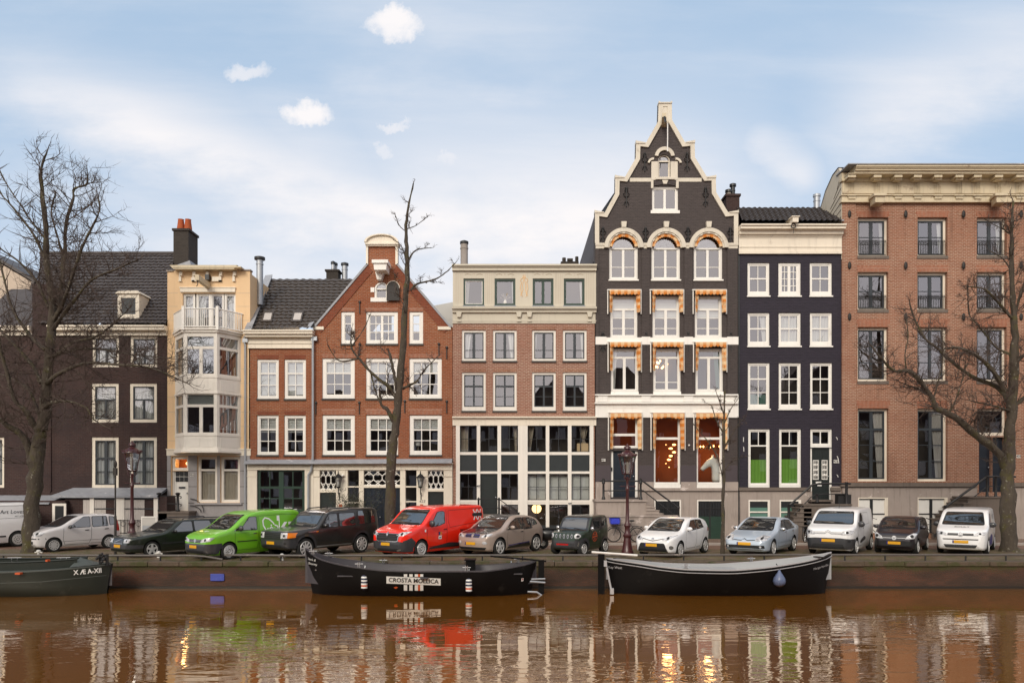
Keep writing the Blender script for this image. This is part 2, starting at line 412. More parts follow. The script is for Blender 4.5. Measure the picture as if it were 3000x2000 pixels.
def mat_paving(name, c1, c2, mort, moss, moss_lo, bw=.2, rh=.1):
    m, n, b = mk(name); v = n.coord(); x, y, z = n.sep(v)
    t = n.new('TexBrick'); n.put(t.inputs['Vector'], n.comb(x, y, 0.0))
    for k, q in (('Color1', c1), ('Color2', c2), ('Mortar', mort)): n.put(t.inputs[k], q)
    t.inputs['Scale'].default_value = 1; t.inputs['Brick Width'].default_value = bw; t.inputs['Row Height'].default_value = rh; t.inputs['Mortar Size'].default_value = .008
    c = n.mix(n.ramp(n.noise(v, .9, 5, .65), .35, .7, 0, .55), t.outputs['Color'], scaled(c1, .45))
    c = n.mix(n.ramp(n.noise(v, 2.2, 6, .7), moss_lo, moss_lo + .14), c, moss)
    n.put(b.inputs['Base Color'], c); n.put(b.inputs['Roughness'], n.ramp(n.noise(v, .7, 4, .6), .4, .65, .45, .85))
    n.put(b.inputs['Normal'], n.bump(n.noise(v, 18, 4, .7), .5, .03)); MATS[name] = m
mat_paving('street_brick', (.23, .125, .085), (.18, .095, .065), (.10, .075, .055), (.085, .08, .05), .62)
mat_paving('quay_ground', (.20, .13, .085), (.15, .095, .06), (.065, .05, .032), (.085, .078, .022), .44)
mat_paving('pavement_brick', (.24, .155, .115), (.20, .125, .09), (.14, .11, .085), (.15, .13, .09), .64, .1, .2)
def mat_quay():
    m, n, b = mk('quay_brick'); v = n.coord(); x, y, z = n.sep(v); vec = n.comb(n.m('ADD', x, y), z, 0.0)
    t = n.new('TexBrick'); n.put(t.inputs['Vector'], vec)
    for k, q in (('Color1', (.12, .040, .020)), ('Color2', (.085, .03, .016)), ('Mortar', (.075, .05, .035))): n.put(t.inputs[k], q)
    t.inputs['Scale'].default_value = 1; t.inputs['Brick Width'].default_value = .21; t.inputs['Row Height'].default_value = .064; t.inputs['Mortar Size'].default_value = .009
    c = n.mix(n.ramp(n.noise(n.comb(n.m('MULTIPLY', x, .35), n.m('MULTIPLY', z, .9), 0.0), 1.0, 5, .65), .38, .62, 0, .85), t.outputs['Color'], (.032, .020, .013))
    ln = n.noise(n.comb(n.m('MULTIPLY', x, 1.2), n.m('MULTIPLY', z, 30.0), 0.0), 1.0, 3, .7)
    c = n.mix(n.ramp(ln, .60, .8, 0, .5), c, (.22, .12, .07))
    mossz = n.m('ADD', z, n.m('MULTIPLY', n.noise(vec, 1.6, 6, .7), .9))
    c = n.mix(n.ramp(mossz, .02, .32), c, (.050, .048, .012))
    c = n.mix(n.ramp(n.m('ADD', z, n.m('MULTIPLY', n.noise(vec, 3.0, 3, .6), .1)), -.80, -.96), c, (.016, .012, .009))
    c = n.mix(n.ramp(n.noise(vec, 2.4, 5, .75), .70, .74, 0, .7), c, (.34, .27, .21))
    n.put(b.inputs['Base Color'], c); b.inputs['Roughness'].default_value = .8
    n.put(b.inputs['Normal'], n.bump(n.noise(vec, 22, 4, .7), .7, .03)); MATS['quay_brick'] = m
    m, n, b = mk('coping'); v = n.coord()
    c = n.mix(n.noise(v, 3, 5, .7), (.055, .038, .025), (.14, .10, .07))
    c = n.mix(n.ramp(n.noise(v, 1.3, 6, .7), .46, .6), c, (.055, .055, .016))
    c = n.mix(n.ramp(n.noise(v, 5, 5, .7), .66, .74, 0, .8), c, (.42, .38, .33))
    n.put(b.inputs['Base Color'], c); b.inputs['Roughness'].default_value = .8; n.put(b.inputs['Normal'], n.bump(n.noise(v, 20, 4, .7), .6, .03)); MATS['coping'] = m
mat_quay()
def plane(name, x0, x1, y0, y1, z, m):
    return tag(MB().add([(x0, y0, z), (x1, y0, z), (x1, y1, z), (x0, y1, z)], [(0, 1, 2, 3)]).build(name, m), kind='structure')
plane('water', -160, 160, 2.9, QUAY + .25, WATER, M['water'])
plane('street', -400, 400, 33.9, 900, 0.0, M['street_brick'])
plane('parking_strip', -400, 400, QUAY + .3, 33.9, .004, M['quay_ground'])
tag(MB().box(-60, 60, 36.2, YF + .6, -.05, .12).build('pavement', M['pavement_brick'], bevel=.02), kind='structure')
tag(MB().box(-60, 60, 36.02, 36.198, -.05, .115).build('kerb', M['concrete'], bevel=.02), kind='structure')
tag(MB().box(-160, 160, -60, 2.9, WATER - 1, 0.0).build('near_bank', M['pavement_brick']), kind='structure')
qw = empty('quay_wall', (0, QUAY, 0), label='mossy brown brick quay wall rising from the canal along the whole street', cat='quay wall', world=True)
MB().box(-90, 90, QUAY + .03, QUAY + .6, -3, -.16).build('brick_face', M['quay_brick'], qw)
cp = MB(); x = -80.0
while x < 80:
    w = rnd.uniform(1.1, 1.7); dz = rnd.uniform(-.012, .012); q = rnd.uniform(-.02, .02)
    cp.box(x, x + w - .015, QUAY - .03 + q, QUAY + .42, -.16, .015 + dz); x += w
cp.build('coping', M['coping'], qw, bevel=.02)
paint('wet_stone', (.020, .015, .011), .5, .3, 3)
MB().box(-90, 90, QUAY - .01, QUAY + .028, -1.5, -.90).build('footing', M['wet_stone'], qw)
# low guard rail along the quay: pipe on short posts, knocked down in one place
paint('rail_pipe', (.10, .085, .075), .55, .3, 8, dirt=(.32, .26, .22), dirt_at=(.6, .72))
def guard_rail(label, pts, posts):
    r = empty('guard_rail', (pts[0][0], QUAY + .33, 0), label=label, cat='railing', group='low pipe rails along the quay', world=True)
    MB().tube([(x, QUAY + .33, z) for x, z in pts], .042, 8).build('pipe', M['rail_pipe'], r, smooth=40)
    for x in posts: MB().tube([(x, QUAY + .33, -.02), (x, QUAY + .33, .21)], .03, 6).build('post', M['black_iron'], r)
kq = (QUAY + .33) / FP
X = lambda px: (px - 1500) * kq
guard_rail('low rusty pipe rail running left from the green van, its end bent down', [(X(-80), .22), (X(100), .215), (X(300), .205), (X(560), .20), (X(600), .17), (X(652), .06)], [X(p) for p in (10, 120, 345, 470, 590)])
guard_rail('low pipe rail on short posts running right from the green van along the quay', [(X(658), .22), (X(900), .20), (X(1500), .215), (X(2100), .225), (X(3080), .23)], [X(p) for p in range(705, 3060, 118)])
# the terrace on the photographer's side, seen in the photograph only as the dark shapes mirrored in the lower windows
tb = empty('terrace_houses', (0, -9, 0), label='dark brick terrace on the near bank, mirrored in the lower windows', cat='terrace', world=True)
wm = MB(); gm = MB(); x = -64.0
while x < 64:
    w = rnd.uniform(5.5, 8.5); h = rnd.uniform(9.5, 13.5); g = rnd.choice((0, 1.5, 2.6, 3.4))
    wm.prism([(x, 0), (x + w - .05, 0), (x + w - .05, h), (x + w * .62, h + g), (x + w * .38, h + g), (x, h)], -9 - rnd.uniform(0, .4), -16)
    for r in range(int(h / 3)):
        for c in range(3):
            cx = x + w * (c + .5) / 3; gm.box(cx - .55, cx + .55, -8.99, -8.9, 1 + r * 3.1, 2.9 + r * 3.1)
    x += w
wm.build('wall', M['brick_brown'], tb); gm.build('window', M['curtain_grey'], tb)
# ---------------------------------------------------------------- house building kit (pixels of the photograph -> the plane of the fronts)
def gx(px): return (px - 1500) * RY / FP        # the same, on a plane at depth RY
def gz(py): return EYE + (HOR - py) * RY / FP
class House:
    def __init__(s, label, x0, x1, name='canal_house'):
        s.x0, s.x1 = x0 + .4, x1 - .4
        s.root = empty(name, (fx((x0 + x1) / 2), YF, 0), label=label, cat='house', world=True); s.holes = []
    def part(s, name, mb, m, parent=None, **kw): return mb.build(name, M[m], parent or s.root, **kw)
    def wall(s, outline, m, depth=9.0, top=None, sides=True):
        """front with real openings, party walls and back"""
        polys = [[Vector((fx(x), fz(y), 0)) for x, y in outline]] + [[Vector((fx(x), fz(y), 0)) for x, y in q] for q in s.holes]
        flat = [p for q in polys for p in q]; tri = tessellate_polygon(polys)
        mb = MB(); mb.add([(p.x, YF, p.y) for p in flat], [list(t) for t in tri])
        for q in polys:
            n = len(q); mb.add([(p.x, YF, p.y) for p in q] + [(p.x, YF + .30, p.y) for p in q], [(i, (i + 1) % n, (i + 1) % n + n, i + n) for i in range(n)])
        o = s.part('wall', mb, m)
        if sides:
            t = fz(top if top else min(y for x, y in outline)); a, b = fx(s.x0), fx(s.x1)
            sd = MB(); sd.box(a, a + .2, YF + .301, YF + depth, 0, t); sd.box(b - .2, b, YF + .301, YF + depth, 0, t); sd.box(a + .2, b - .2, YF + depth - .2, YF + depth, 0, t)
            s.part('party_wall', sd, m)
        return o
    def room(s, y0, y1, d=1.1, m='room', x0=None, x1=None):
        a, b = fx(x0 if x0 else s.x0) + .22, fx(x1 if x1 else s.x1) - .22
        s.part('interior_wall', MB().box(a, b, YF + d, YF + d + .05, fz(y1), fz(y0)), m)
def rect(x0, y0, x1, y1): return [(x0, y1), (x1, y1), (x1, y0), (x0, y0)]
def cloth(mb, x0, y0, x1, y1, d, amp=.035, per=.16, lower=None):
    """hanging cloth with vertical folds; lower=(x0,x1) gathers its foot"""
    X0, X1 = fx(x0), fx(x1); n = max(6, int((X1 - X0) / per * 6)); ph = rnd.random() * 6; v = []; f = []
    for j in range(5):
        q = j / 4; z = fz(y0) + (fz(y1) - fz(y0)) * q
        l0, l1 = (fx(lower[0]), fx(lower[1])) if lower else (X0, X1)
        a, b = X0 + (l0 - X0) * q, X1 + (l1 - X1) * q
        for i in range(n + 1):
            t = i / n; w = (X1 - X0) * t
            v.append((a + (b - a) * t, YF + d + amp * (math.sin(w / per * 2 * PI + ph) + .4 * math.sin(w / per * 3.3 + ph * 2)), z))
    for j in range(4):
        for i in range(n): f.append((j * (n + 1) + i, j * (n + 1) + i + 1, (j + 1) * (n + 1) + i + 1, (j + 1) * (n + 1) + i))
    return mb.add(v, f)
def slats(mb, x0, y0, x1, y1, d, n=5):
    """a fabric blind in soft horizontal folds"""
    v = []; f = []; k = n * 4
    for j in range(k + 1):
        z = fz(y0) + (fz(y1) - fz(y0)) * j / k; yy = YF + d - .018 * abs(math.sin(PI * j / 4))
        v += [(fx(x0), yy, z), (fx(x1), yy, z)]
    for j in range(k): f.append((2 * j, 2 * j + 1, 2 * j + 3, 2 * j + 2))
    return mb.add(v, f)
def panes(mb, xs, ys, d, tilt=.005):
    for i in range(len(xs) - 1):
        for j in range(len(ys) - 1):
            a, b, t, l = fx(xs[i]), fx(xs[i + 1]), fz(ys[j]), fz(ys[j + 1])
            p, q = rnd.uniform(-tilt, tilt) * (b - a), rnd.uniform(-tilt, tilt) * (t - l); Y = YF + d
            mb.add([(a, Y - p - q, l), (b, Y + p - q, l), (b, Y + p + q, t), (a, Y - p + q, t)], [(0, 1, 2, 3)])
    return mb
def win(h, x0, y0, x1, y1, cas=7, cc='white', sash='white', hb=(), vb=(), rec=.06, cur=None, gl='glass_sky', sill=None, sb=3.5, bot=None, name='window', hole=True, arch=None, label=None):
    """one window: casing (the window object) > sash, pane, curtain, sill. hb = (fraction, px) bars across; vb = (fraction, px, from, to) upright bars"""
    if hole and not arch: h.holes.append(rect(x0, y0, x1, y1))
    bot = cas if bot is None else bot
    a, b, t, l = x0 + cas, x1 - cas, y0 + cas, y1 - bot
    mb = MB()
    if not arch: mb.fbox(x0, y0, x1, t, rec, rec + .14)
    mb.fbox(x0, l, x1, y1, rec - .004, rec + .14)
    mb.fbox(x0, y0 if arch is None else arch, a, l, rec + .002, rec + .14); mb.fbox(b, y0 if arch is None else arch, x1, l, rec + .002, rec + .14)
    if arch:                                     # round head springing from y = arch
        cx, r1, r0 = (x0 + x1) / 2, (x1 - x0) / 2, (b - a) / 2
        ang = [PI * i / 16 for i in range(17)]; ky = (arch - y0) / r1
        O = [(cx + r1 * math.cos(q), arch - r1 * ky * math.sin(q)) for q in ang]; I = [(cx + r0 * math.cos(q), arch - r0 * ky * math.sin(q)) for q in ang]
        mb.strip([(fx(x), fz(y)) for x, y in O], [(fx(x), fz(y)) for x, y in I], YF + rec + .002, YF + rec + .14)
        if hole: h.holes.append([(x0, y1), (x1, y1)] + O)
    w = mb.build(name, M[cc], h.root)
    if label: w['label'] = label
    if arch:
        top = h.part('pane', MB().prism([(fx(x), fz(y)) for x, y in I], YF + rec + .066, YF + rec + .07), gl, w)
        s2 = MB().fbox(a, arch - 2, b, arch + 4, rec + .03, rec + .09); s2.build('sash_rail', M[sash], w); t = arch + 2
    s = MB()
    H_ = l - t; W_ = b - a
    if sb:
        s.fbox(a, t, b, t + sb, rec + .030, rec + .09); s.fbox(a, l - sb, b, l, rec + .030, rec + .09)
        s.fbox(a, t + sb, a + sb, l - sb, rec + .032, rec + .09); s.fbox(b - sb, t + sb, b, l - sb, rec + .032, rec + .09)
    for fr, th in hb: s.fbox(a + sb, t + H_ * fr - th / 2, b - sb, t + H_ * fr + th / 2, rec + (.028 if th > 3.5 else .037), rec + .088)
    for q in vb:
        fr, th = q[0], q[1]; r0, r1 = (q[2], q[3]) if len(q) > 3 else (0, 1)
        s.fbox(a + W_ * fr - th / 2, t + H_ * r0 + sb * .5, a + W_ * fr + th / 2, t + H_ * r1 - sb * .5, rec + (.026 if th > 4.5 else .0395), rec + .087)
    if s.v: s.build('sash', M[sash], w)
    p = MB(); lv = [0] + sorted(fr for fr, th in hb) + [1]
    for j in range(len(lv) - 1):
        mid = (lv[j] + lv[j + 1]) / 2
        cs = [0] + sorted(q[0] for q in vb if len(q) < 4 or q[2] <= mid <= q[3]) + [1]
        panes(p, [a + W_ * c for c in cs], [t + H_ * lv[j], t + H_ * lv[j + 1]], rec + .068)
    p.build('pane', M[gl], w)
    if cur:
        kind, mat = cur[0], cur[1]; c = MB(); dd = rec + .14
        if kind == 'full': cloth(c, a, t, b, l, dd)
        elif kind == 'sides': f = cur[2]; cloth(c, a, t, a + W_ * f, l, dd); cloth(c, b - W_ * f, t, b, l, dd)
        elif kind == 'left': cloth(c, a, t, a + W_ * cur[2], l, dd, lower=(a, a + W_ * cur[2] * .6))
        elif kind == 'right': cloth(c, b - W_ * cur[2], t, b, l, dd, lower=(b - W_ * cur[2] * .55, b))
        elif kind == 'blind': slats(c, a, t, b, t + H_ * cur[2], dd)
        elif kind == 'low': cloth(c, a, t + H_ * cur[2], b, l, dd, amp=.012)
        elif kind == 'flat': c.fbox(a, t, b, l, dd, dd + .01)
        c.build('curtain' if kind != 'blind' else 'blind', M[mat], w)
    if sill:
        th, ov, mat, pr = sill
        MB().fbox(x0 - ov, y1, x1 + ov, y1 + th, -pr, .10).build('sill', M[mat], w)
    return w
def cornice(h, x0, x1, layers, m, name='cornice', ret=.06):
    """stacked mouldings: (y top, y bottom, how far it stands out)"""
    mb = MB()
    for y0, y1, pr in layers:
        k = (YF - pr) / FP; mb.box(fx(x0) - pr * ret, fx(x1) + pr * ret, YF - pr, YF + .12, EYE + (HOR - y1) * k, EYE + (HOR - y0) * k)
    return h.part(name, mb, m)
def tile_roof(mb, A, B, C_, D, tw=.24, th=.30, amp=.035):
    """pantiles as real waves and laps between eave A-B and ridge D-C"""
    A, B, C_, D = map(Vector, (A, B, C_, D)); nx = max(2, int((B - A).length / tw)); nz = max(2, int((D - A).length / th)); sx = 5
    nrm = (B - A).cross(D - A).normalized()
    if nrm.z < 0: nrm = -nrm
    rows = []
    for j in range(nz):
        for e in (0, 1):
            t = (j + e) / nz; lift = .05 * (1 - e)
            rows.append([(A.lerp(B, i / (nx * sx))).lerp(D.lerp(C_, i / (nx * sx)), t) + nrm * (lift + amp * (.5 + .5 * math.sin(2 * PI * i / sx)) + .01 * math.sin(i * 1.7 + j * 2.3)) for i in range(nx * sx + 1)])
    n = nx * sx + 1; v = [p for r in rows for p in r]; f = []
    for j in range(len(rows) - 1):
        for i in range(n - 1): f.append((j * n + i, j * n + i + 1, (j + 1) * n + i + 1, (j + 1) * n + i))
    return mb.add(v, f)
def text_mesh(s, size, bold=0.0, shear=0.0, sx=1.0):
    cu = bpy.data.curves.new('lettering', 'FONT'); cu.body = s; cu.size = size; cu.align_x = 'CENTER'; cu.align_y = 'CENTER'; cu.offset = bold; cu.shear = shear; cu.resolution_u = 3
    o = bpy.data.objects.new('lettering', cu); COL.objects.link(o)
    dg = bpy.context.evaluated_depsgraph_get(); me = bpy.data.meshes.new_from_object(o.evaluated_get(dg)); bpy.data.objects.remove(o); bpy.data.curves.remove(cu)
    vs = [(p.co.x * sx, p.co.y) for p in me.vertices]; fs = [list(p.vertices) for p in me.polygons]; bpy.data.meshes.remove(me)
    return vs, fs
def sign_text(parent, s, px, py, size, d, m, name='lettering', **kw):
    vs, fs = text_mesh(s, size, **kw); mb = MB(); mb.add([(fx(px) + x, YF + d, fz(py) + y) for x, y in vs], fs); return mb.build(name, M[m], parent)
def number_plate_sign(h, px, py, s, d=-.02, w=18, hh=12):
    o = h.part('house_number', MB().fbox(px - w / 2, py - hh / 2, px + w / 2, py + hh / 2, d, d + .02), 'white')
    sign_text(o, s, px, py, hh * K * .95, d - .003, 'sash_black', bold=.006)
def anchor(h, px, py, hgt=44, fancy=True):
    """wrought-iron wall tie"""
    mb = MB(); z0, z1 = fz(py + hgt / 2), fz(py - hgt / 2); x = fx(px); y = YF - .045
    mb.tube([(x, y, z0), (x, y, z1)], .028, 5); mb.blob((x, y, z1), (.07, .05, .07), 6, 4)
    if fancy:
        zc = (z0 + z1) / 2
        for s_ in (-1, 1):
            mb.tube([(x, y, zc), (x + s_ * .10, y, zc + .06), (x + s_ * .15, y, zc + .17), (x + s_ * .08, y, zc + .22)], .022, 4)
            mb.tube([(x, y, z0 + .25), (x + s_ * .09, y, z0 + .2), (x + s_ * .12, y, z0 + .08)], .02, 4)
            mb.tube([(x, y, z1 - .2), (x + s_ * .08, y, z1 - .14), (x + s_ * .06, y, z1 - .04)], .02, 4)
    h.part('wall_anchor', mb, 'black_iron')
def lintel(h, x0, x1, y0, y1, splay=5, m='brick_arch', d=-.006):
    h.part('brick_arch', MB().fprism([(x0, y1), (x1, y1), (x1 + splay, y0), (x0 - splay, y0)], d, .02), m)
def arc_pts(cx, cy, rx, ry, a0, a1, n=18): return [(cx + rx * math.cos(a0 + (a1 - a0) * i / n), cy - ry * math.sin(a0 + (a1 - a0) * i / n)) for i in range(n + 1)]
def ring(mb, cx, cy, r0, r1, a0, a1, d0, d1, n=18, ky=1.0):
    A = [(fx(x), fz(y)) for x, y in arc_pts(cx, cy, r1, r1 * ky, a0, a1, n)]; B = [(fx(x), fz(y)) for x, y in arc_pts(cx, cy, r0, r0 * ky, a0, a1, n)]
    return mb.strip(A, B, YF + d0, YF + d1)
def downpipe(h, pts, m='zinc', r=.05, d=-.09):
    h.part('downpipe', MB().tube([(fx(x), YF + d, fz(y)) for x, y in pts], r, 8), m, smooth=40)
def flue(h, px, py0, py1, Y, r=.13, m='zinc', cap='sash_black', capw=1.35, label=None):
    p0 = at(px, py1, Y); z1 = at(px, py0, Y).z; L = z1 - p0.z; o = MB()
    o.lathe([(r, p0.z - .4), (r, z1 - .25), (r * 1.12, z1 - .24), (r * 1.12, z1 - .18), (r, z1 - .17), (r, z1)], 12, (p0.x, Y, 0))
    f = h.part('flue', o, m, smooth=40)
    MB().lathe([(r * .9, z1 + .001), (r * capw, z1 + .02), (r * capw, z1 + .14), (r * .4, z1 + .2)], 12, (p0.x, Y, 0)).build('cowl', M[cap], f, smooth=40)
def door_panels(mb, x0, y0, x1, y1, d, rows=3, cols=2, gap=5):
    """raised and sunk panels of a door leaf standing 12 mm proud"""
    for r in range(rows):
        for c in range(cols):
            a = x0 + (x1 - x0) * c / cols + gap; b = x0 + (x1 - x0) * (c + 1) / cols - gap; t = y0 + (y1 - y0) * r / rows + gap; l = y0 + (y1 - y0) * (r + 1) / rows - gap
            mb.frame([(fx(a), fz(l)), (fx(b), fz(l)), (fx(b), fz(t)), (fx(a), fz(t))], [(fx(a + 2), fz(l - 2)), (fx(b - 2), fz(l - 2)), (fx(b - 2), fz(t + 2)), (fx(a + 2), fz(t + 2))], YF + d - .014, YF + d)
            mb.fbox(a + 4, t + 4, b - 4, l - 4, d - .010, d)
def door(h, x0, y0, x1, y1, m, rec=.12, rows=3, cols=2, frame=None, name='door', hole=True):
    if hole: h.holes.append(rect(x0 - (frame[0] if frame else 0), y0, x1 + (frame[0] if frame else 0), y1))
    mb = MB().fbox(x0, y0, x1, y1, rec + .02, rec + .08); door_panels(mb, x0, y0, x1, y1, rec + .02, rows, cols); o = h.part(name, mb, m)
    k = MB().blob((fx(x1 - 5), YF + rec - .05, fz(y0 + (y1 - y0) * .55)), (.035, .045, .035), 8, 5); k.build('handle', M['zinc'], o, smooth=60)
    if frame:
        w = frame[0]; MB().fbox(x0 - w, y0, x0, y1, rec - .03, rec + .09).fbox(x1, y0, x1 + w, y1, rec - .03, rec + .09).build('door_frame', M[frame[1]], o)
    return o
# ================================================================ the houses, left to right
DARKSILL = (5, 1.5, 'sill_dark', .05)
# ---- pale gable far left, standing behind
g = empty('gabled_house', (fx(10), 43, 0), label='pale beige gable behind the trees at the far left, above the brown house', cat='house', world=True)
k2 = 43 / FP; P2 = lambda px, py: ((px - 1500) * k2, EYE + (HOR - py) * k2)
MB().prism([P2(-140, 1300), P2(60, 1300), P2(60, 955), P2(96, 828), P2(6, 775), P2(-140, 700)], 43, 50).build('wall', M['beige_gable'], g)
MB().strip([P2(54, 1000), P2(96, 824), P2(6, 770), P2(-140, 694)], [P2(62, 1000), P2(106, 820), P2(8, 762), P2(-140, 684)], 42.9, 50).build('roof', M['tile_dark'], g)
MB().prism([P2(62, 1000), P2(112, 1000), P2(112, 830), P2(106, 822)], 43.02, 48).build('roof_slope', M['tile_dark'], g)
# ---- 0  brown house cut by the left edge
h = House('dark brown brick house at the far left edge, blank wall behind the big bare tree', -90, 147)
win(h, -60, 1280, 12, 1428, 8, 'cream', 'sash_dark', [(.36, 6), (.66, 2)], [(.5, 8)], cur=('full', 'curtain'), gl='glass_low')
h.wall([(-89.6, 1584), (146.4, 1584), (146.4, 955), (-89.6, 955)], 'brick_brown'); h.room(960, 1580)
cornice(h, -90, 96, [(953, 957, .34), (957, 967, .28), (967, 971, .16), (971, 982, .10)], 'cream')
rf = MB(); rf.add([(fx(-90), YF + .1, fz(953)), (fx(97), YF + .1, fz(953)), (fx(97), YF + 3.2, fz(800)), (fx(-90), YF + 3.2, fz(800))], [(0, 1, 2, 3)]); h.part('roof', rf, 'tile_dark')
h.part('parapet', MB().fbox(97, 832, 147.2, 985, -.07, 3.0).fbox(146.5, 955, 151, 1440, -.06, .0), 'brick_brown')
pr = h.part('lean_to', MB().fbox(-90, 1466, 190, 1584, -1.3, -.001), 'brick_brown')
MB().add([(fx(-90), YF - 1.4, fz(1470)), (fx(192), YF - 1.4, fz(1470)), (fx(192), YF, fz(1450)), (fx(-90), YF, fz(1450)), (fx(-90), YF - 1.4, fz(1474)), (fx(192), YF - 1.4, fz(1474)), (fx(192), YF, fz(1456)), (fx(-90), YF, fz(1456))], [(0, 1, 2, 3), (4, 5, 1, 0), (1, 5, 6, 2), (4, 5, 6, 7)]).build('lead_roof', M['lead'], pr)
w = MB().fbox(153, 1474, 193, 1545, -1.36, -1.305).build('window', M['offwhite'], pr); MB().fbox(161, 1481, 186, 1540, -1.375, -1.361).build('pane', M['sash_black'], w)
# ---- 1  brown house with the big tiled roof
h = House('dark brown brick house with a long steep tiled roof and one small white dormer', 147, 490)
for x0, x1 in ((268, 347.5), (379.5, 459.5)):
    win(h, x0, 1280, x1, 1429, 9.5, 'cream', 'sash_dark', [(.40, 5), (.70, 2)], [(.5, 8)], cur=('full', 'curtain'), gl='glass_low', rec=.04)
    win(h, x0, 1122.5, x1, 1237, 9, 'cream', 'sash_dark', [(.40, 4)], [(.5, 5, .4, 1)], cur=('full', 'curtain'), gl='glass_low', rec=.04)
    win(h, x0 + 2, 984, x1 + 1, 1075, 8, 'cream', 'sash_dark', [(.38, 4)], [(.5, 5, .38, 1)], cur=('low', 'curtain', .4), rec=.04)
h.wall([(147.4, 1584), (489.6, 1584), (489.6, 955), (147.4, 955)], 'brick_brown'); h.room(960, 1580)
cornice(h, 152, 489.6, [(951, 956, .42), (956, 966, .36), (966, 969, .2), (969, 976, .10), (976, 982, .14)], 'cream')
zr = at(300, 744, YF + 4.2).z
r = MB(); tile_roof(r, (fx(118), YF - .2, fz(951)), (fx(493), YF - .2, fz(951)), (at(511, 744, YF + 4.2).x, YF + 4.2, zr), (at(118, 744, YF + 4.2).x, YF + 4.2, zr))
ro = h.part('roof', r, 'tile_dark')
zb = MB(); tile_roof(zb, (fx(118), YF + 8.6, fz(951)), (fx(493), YF + 8.6, fz(951)), (at(511, 744, YF + 4.2).x, YF + 4.21, zr), (at(118, 744, YF + 4.2).x, YF + 4.21, zr), .5, .6); zb.build('back_slope', M['tile_dark'], ro)
MB().tube([(at(118, 744, YF + 4.2).x, YF + 4.2, zr + .03), (at(511, 744, YF + 4.2).x, YF + 4.2, zr + .03)], .11, 8).build('ridge', M['tile_dark'], ro)
yd = YF + .12; kd = yd / FP; D2 = lambda px, py: ((px - 1500) * kd, EYE + (HOR - py) * kd)
dm = MB(); (ax, az), (bx, bz) = D2(349, 934), D2(406, 866)
dm.box(ax, bx, yd + .04, yd + 2.0, az + .05, bz); dorm = h.part('dormer', dm, 'lead')
MB().frame([(ax - .05, az), (bx + .05, az), (bx + .05, bz + .12), (ax - .05, bz + .12)], [(ax + .13, az + .22), (bx - .13, az + .22), (bx - .13, bz - .12), (ax + .13, bz - .12)], yd - .05, yd + .1).build('dormer_frame', M['cream'], dorm)
MB().box(ax + .1, bx - .1, yd - .01, yd + .02, az + .2, bz - .1).build('pane', M['sash_black'], dorm)
MB().frame([(ax + .13, az + .22), (bx - .13, az + .22), (bx - .13, bz - .12), (ax + .13, bz - .12)], [(ax + .20, az + .29), (bx - .20, az + .29), (bx - .20, bz - .19), (ax + .20, bz - .19)], yd - .02, yd + .03).build('sash', M['sash_dark'], dorm)
MB().prism([(ax - .14, bz + .08), (bx + .14, bz + .08), (bx + .02, bz + .22), (ax + .05, bz + .22)], yd - .14, yd + 2.2).build('dormer_roof', M['cream'], dorm)
MB().box(bx + .052, bx + .075, yd + .1, yd + 1.3, az - .02, bz + .06).build('cheek', M['cream'], dorm)
yc = YF + 3.6; kc = yc / FP; c0 = at(508, 770, yc); c1 = at(552, 676, yc)
ch = h.part('chimney', MB().box(c0.x, c1.x, yc, yc + 1.25, c0.z - 1.0, c1.z), 'brick_chimney')
MB().box(c0.x - .06, c1.x + .06, yc - .06, yc + 1.3, c1.z, c1.z + .12).build('chimney_cap', M['brick_chimney'], ch)
MB().prism([(c0.x - .1, c0.z - .9), (c1.x + .35, c0.z - .9), (c1.x + .12, c0.z + .1), (c0.x - .06, c0.z - .25)], yc - .12, yc + 1.4).build('chimney_flashing', M['lead'], ch)
for q in (.26, .74):
    for yq in (.35,): MB().lathe([(.17, c1.z + .1), (.21, c1.z + .2), (.15, c1.z + .68), (.17, c1.z + .72), (.11, c1.z + .72)], 12, (c0.x + (c1.x - c0.x) * q + .05, yc + yq, 0)).build('chimney_pot', M['terracotta'], ch, smooth=40)
bs = h.part('basement_front', MB().fbox(190.5, 1454, 489, 1584, -.95, -.001), 'brick_brown')
for x0, x1 in ((263, 352), (352, 462)):
    f_ = MB().fbox(x0, 1456, x0 + 12, 1580, -1.0, -.952).fbox(x1 - 12, 1456, x1, 1580, -1.002, -.952).build('window_post', M['offwhite'], bs)
    MB().fbox(x0 + 12, 1456, x1 - 12, 1462, -.99, -.953).fbox(x0 + 12, 1488, x1 - 12, 1491, -.985, -.953).fbox(x0 + 12, 1560, x1 - 12, 1580, -.99, -.953).build('sash', M['sash_dark'], f_)
    c = MB(); cloth(c, x0 + 12, 1462, x1 - 12, 1560, -.962, .006, .12); c.build('curtain', M['curtain_grey'], f_)
MB().add([(fx(186), YF - 1.12, fz(1456)), (fx(491), YF - 1.12, fz(1456)), (fx(491), YF, fz(1434)), (fx(215), YF, fz(1434)), (fx(186), YF - 1.12, fz(1450)), (fx(491), YF - 1.12, fz(1450)), (fx(491), YF, fz(1428)), (fx(215), YF, fz(1428))], [(0, 1, 2, 3), (4, 5, 6, 7), (0, 1, 5, 4), (0, 4, 7, 3)]).build('lead_roof', M['lead'], bs)
ir = MB()
for i in range(9): ir.tube([(fx(364 + i * 10), YF - 1.05, fz(1575)), (fx(364 + i * 10), YF - 1.05, fz(1518))], .012, 4)
for y in (1520, 1556): ir.tube([(fx(360), YF - 1.05, fz(y)), (fx(450), YF - 1.05, fz(y))], .014, 4)
for i in range(4): ir.tube([(fx(370 + i * 22) + .12 * math.cos(a), YF - 1.06, fz(1530) + .12 * math.sin(a)) for a in [j * PI / 5 for j in range(11)]], .011, 4)
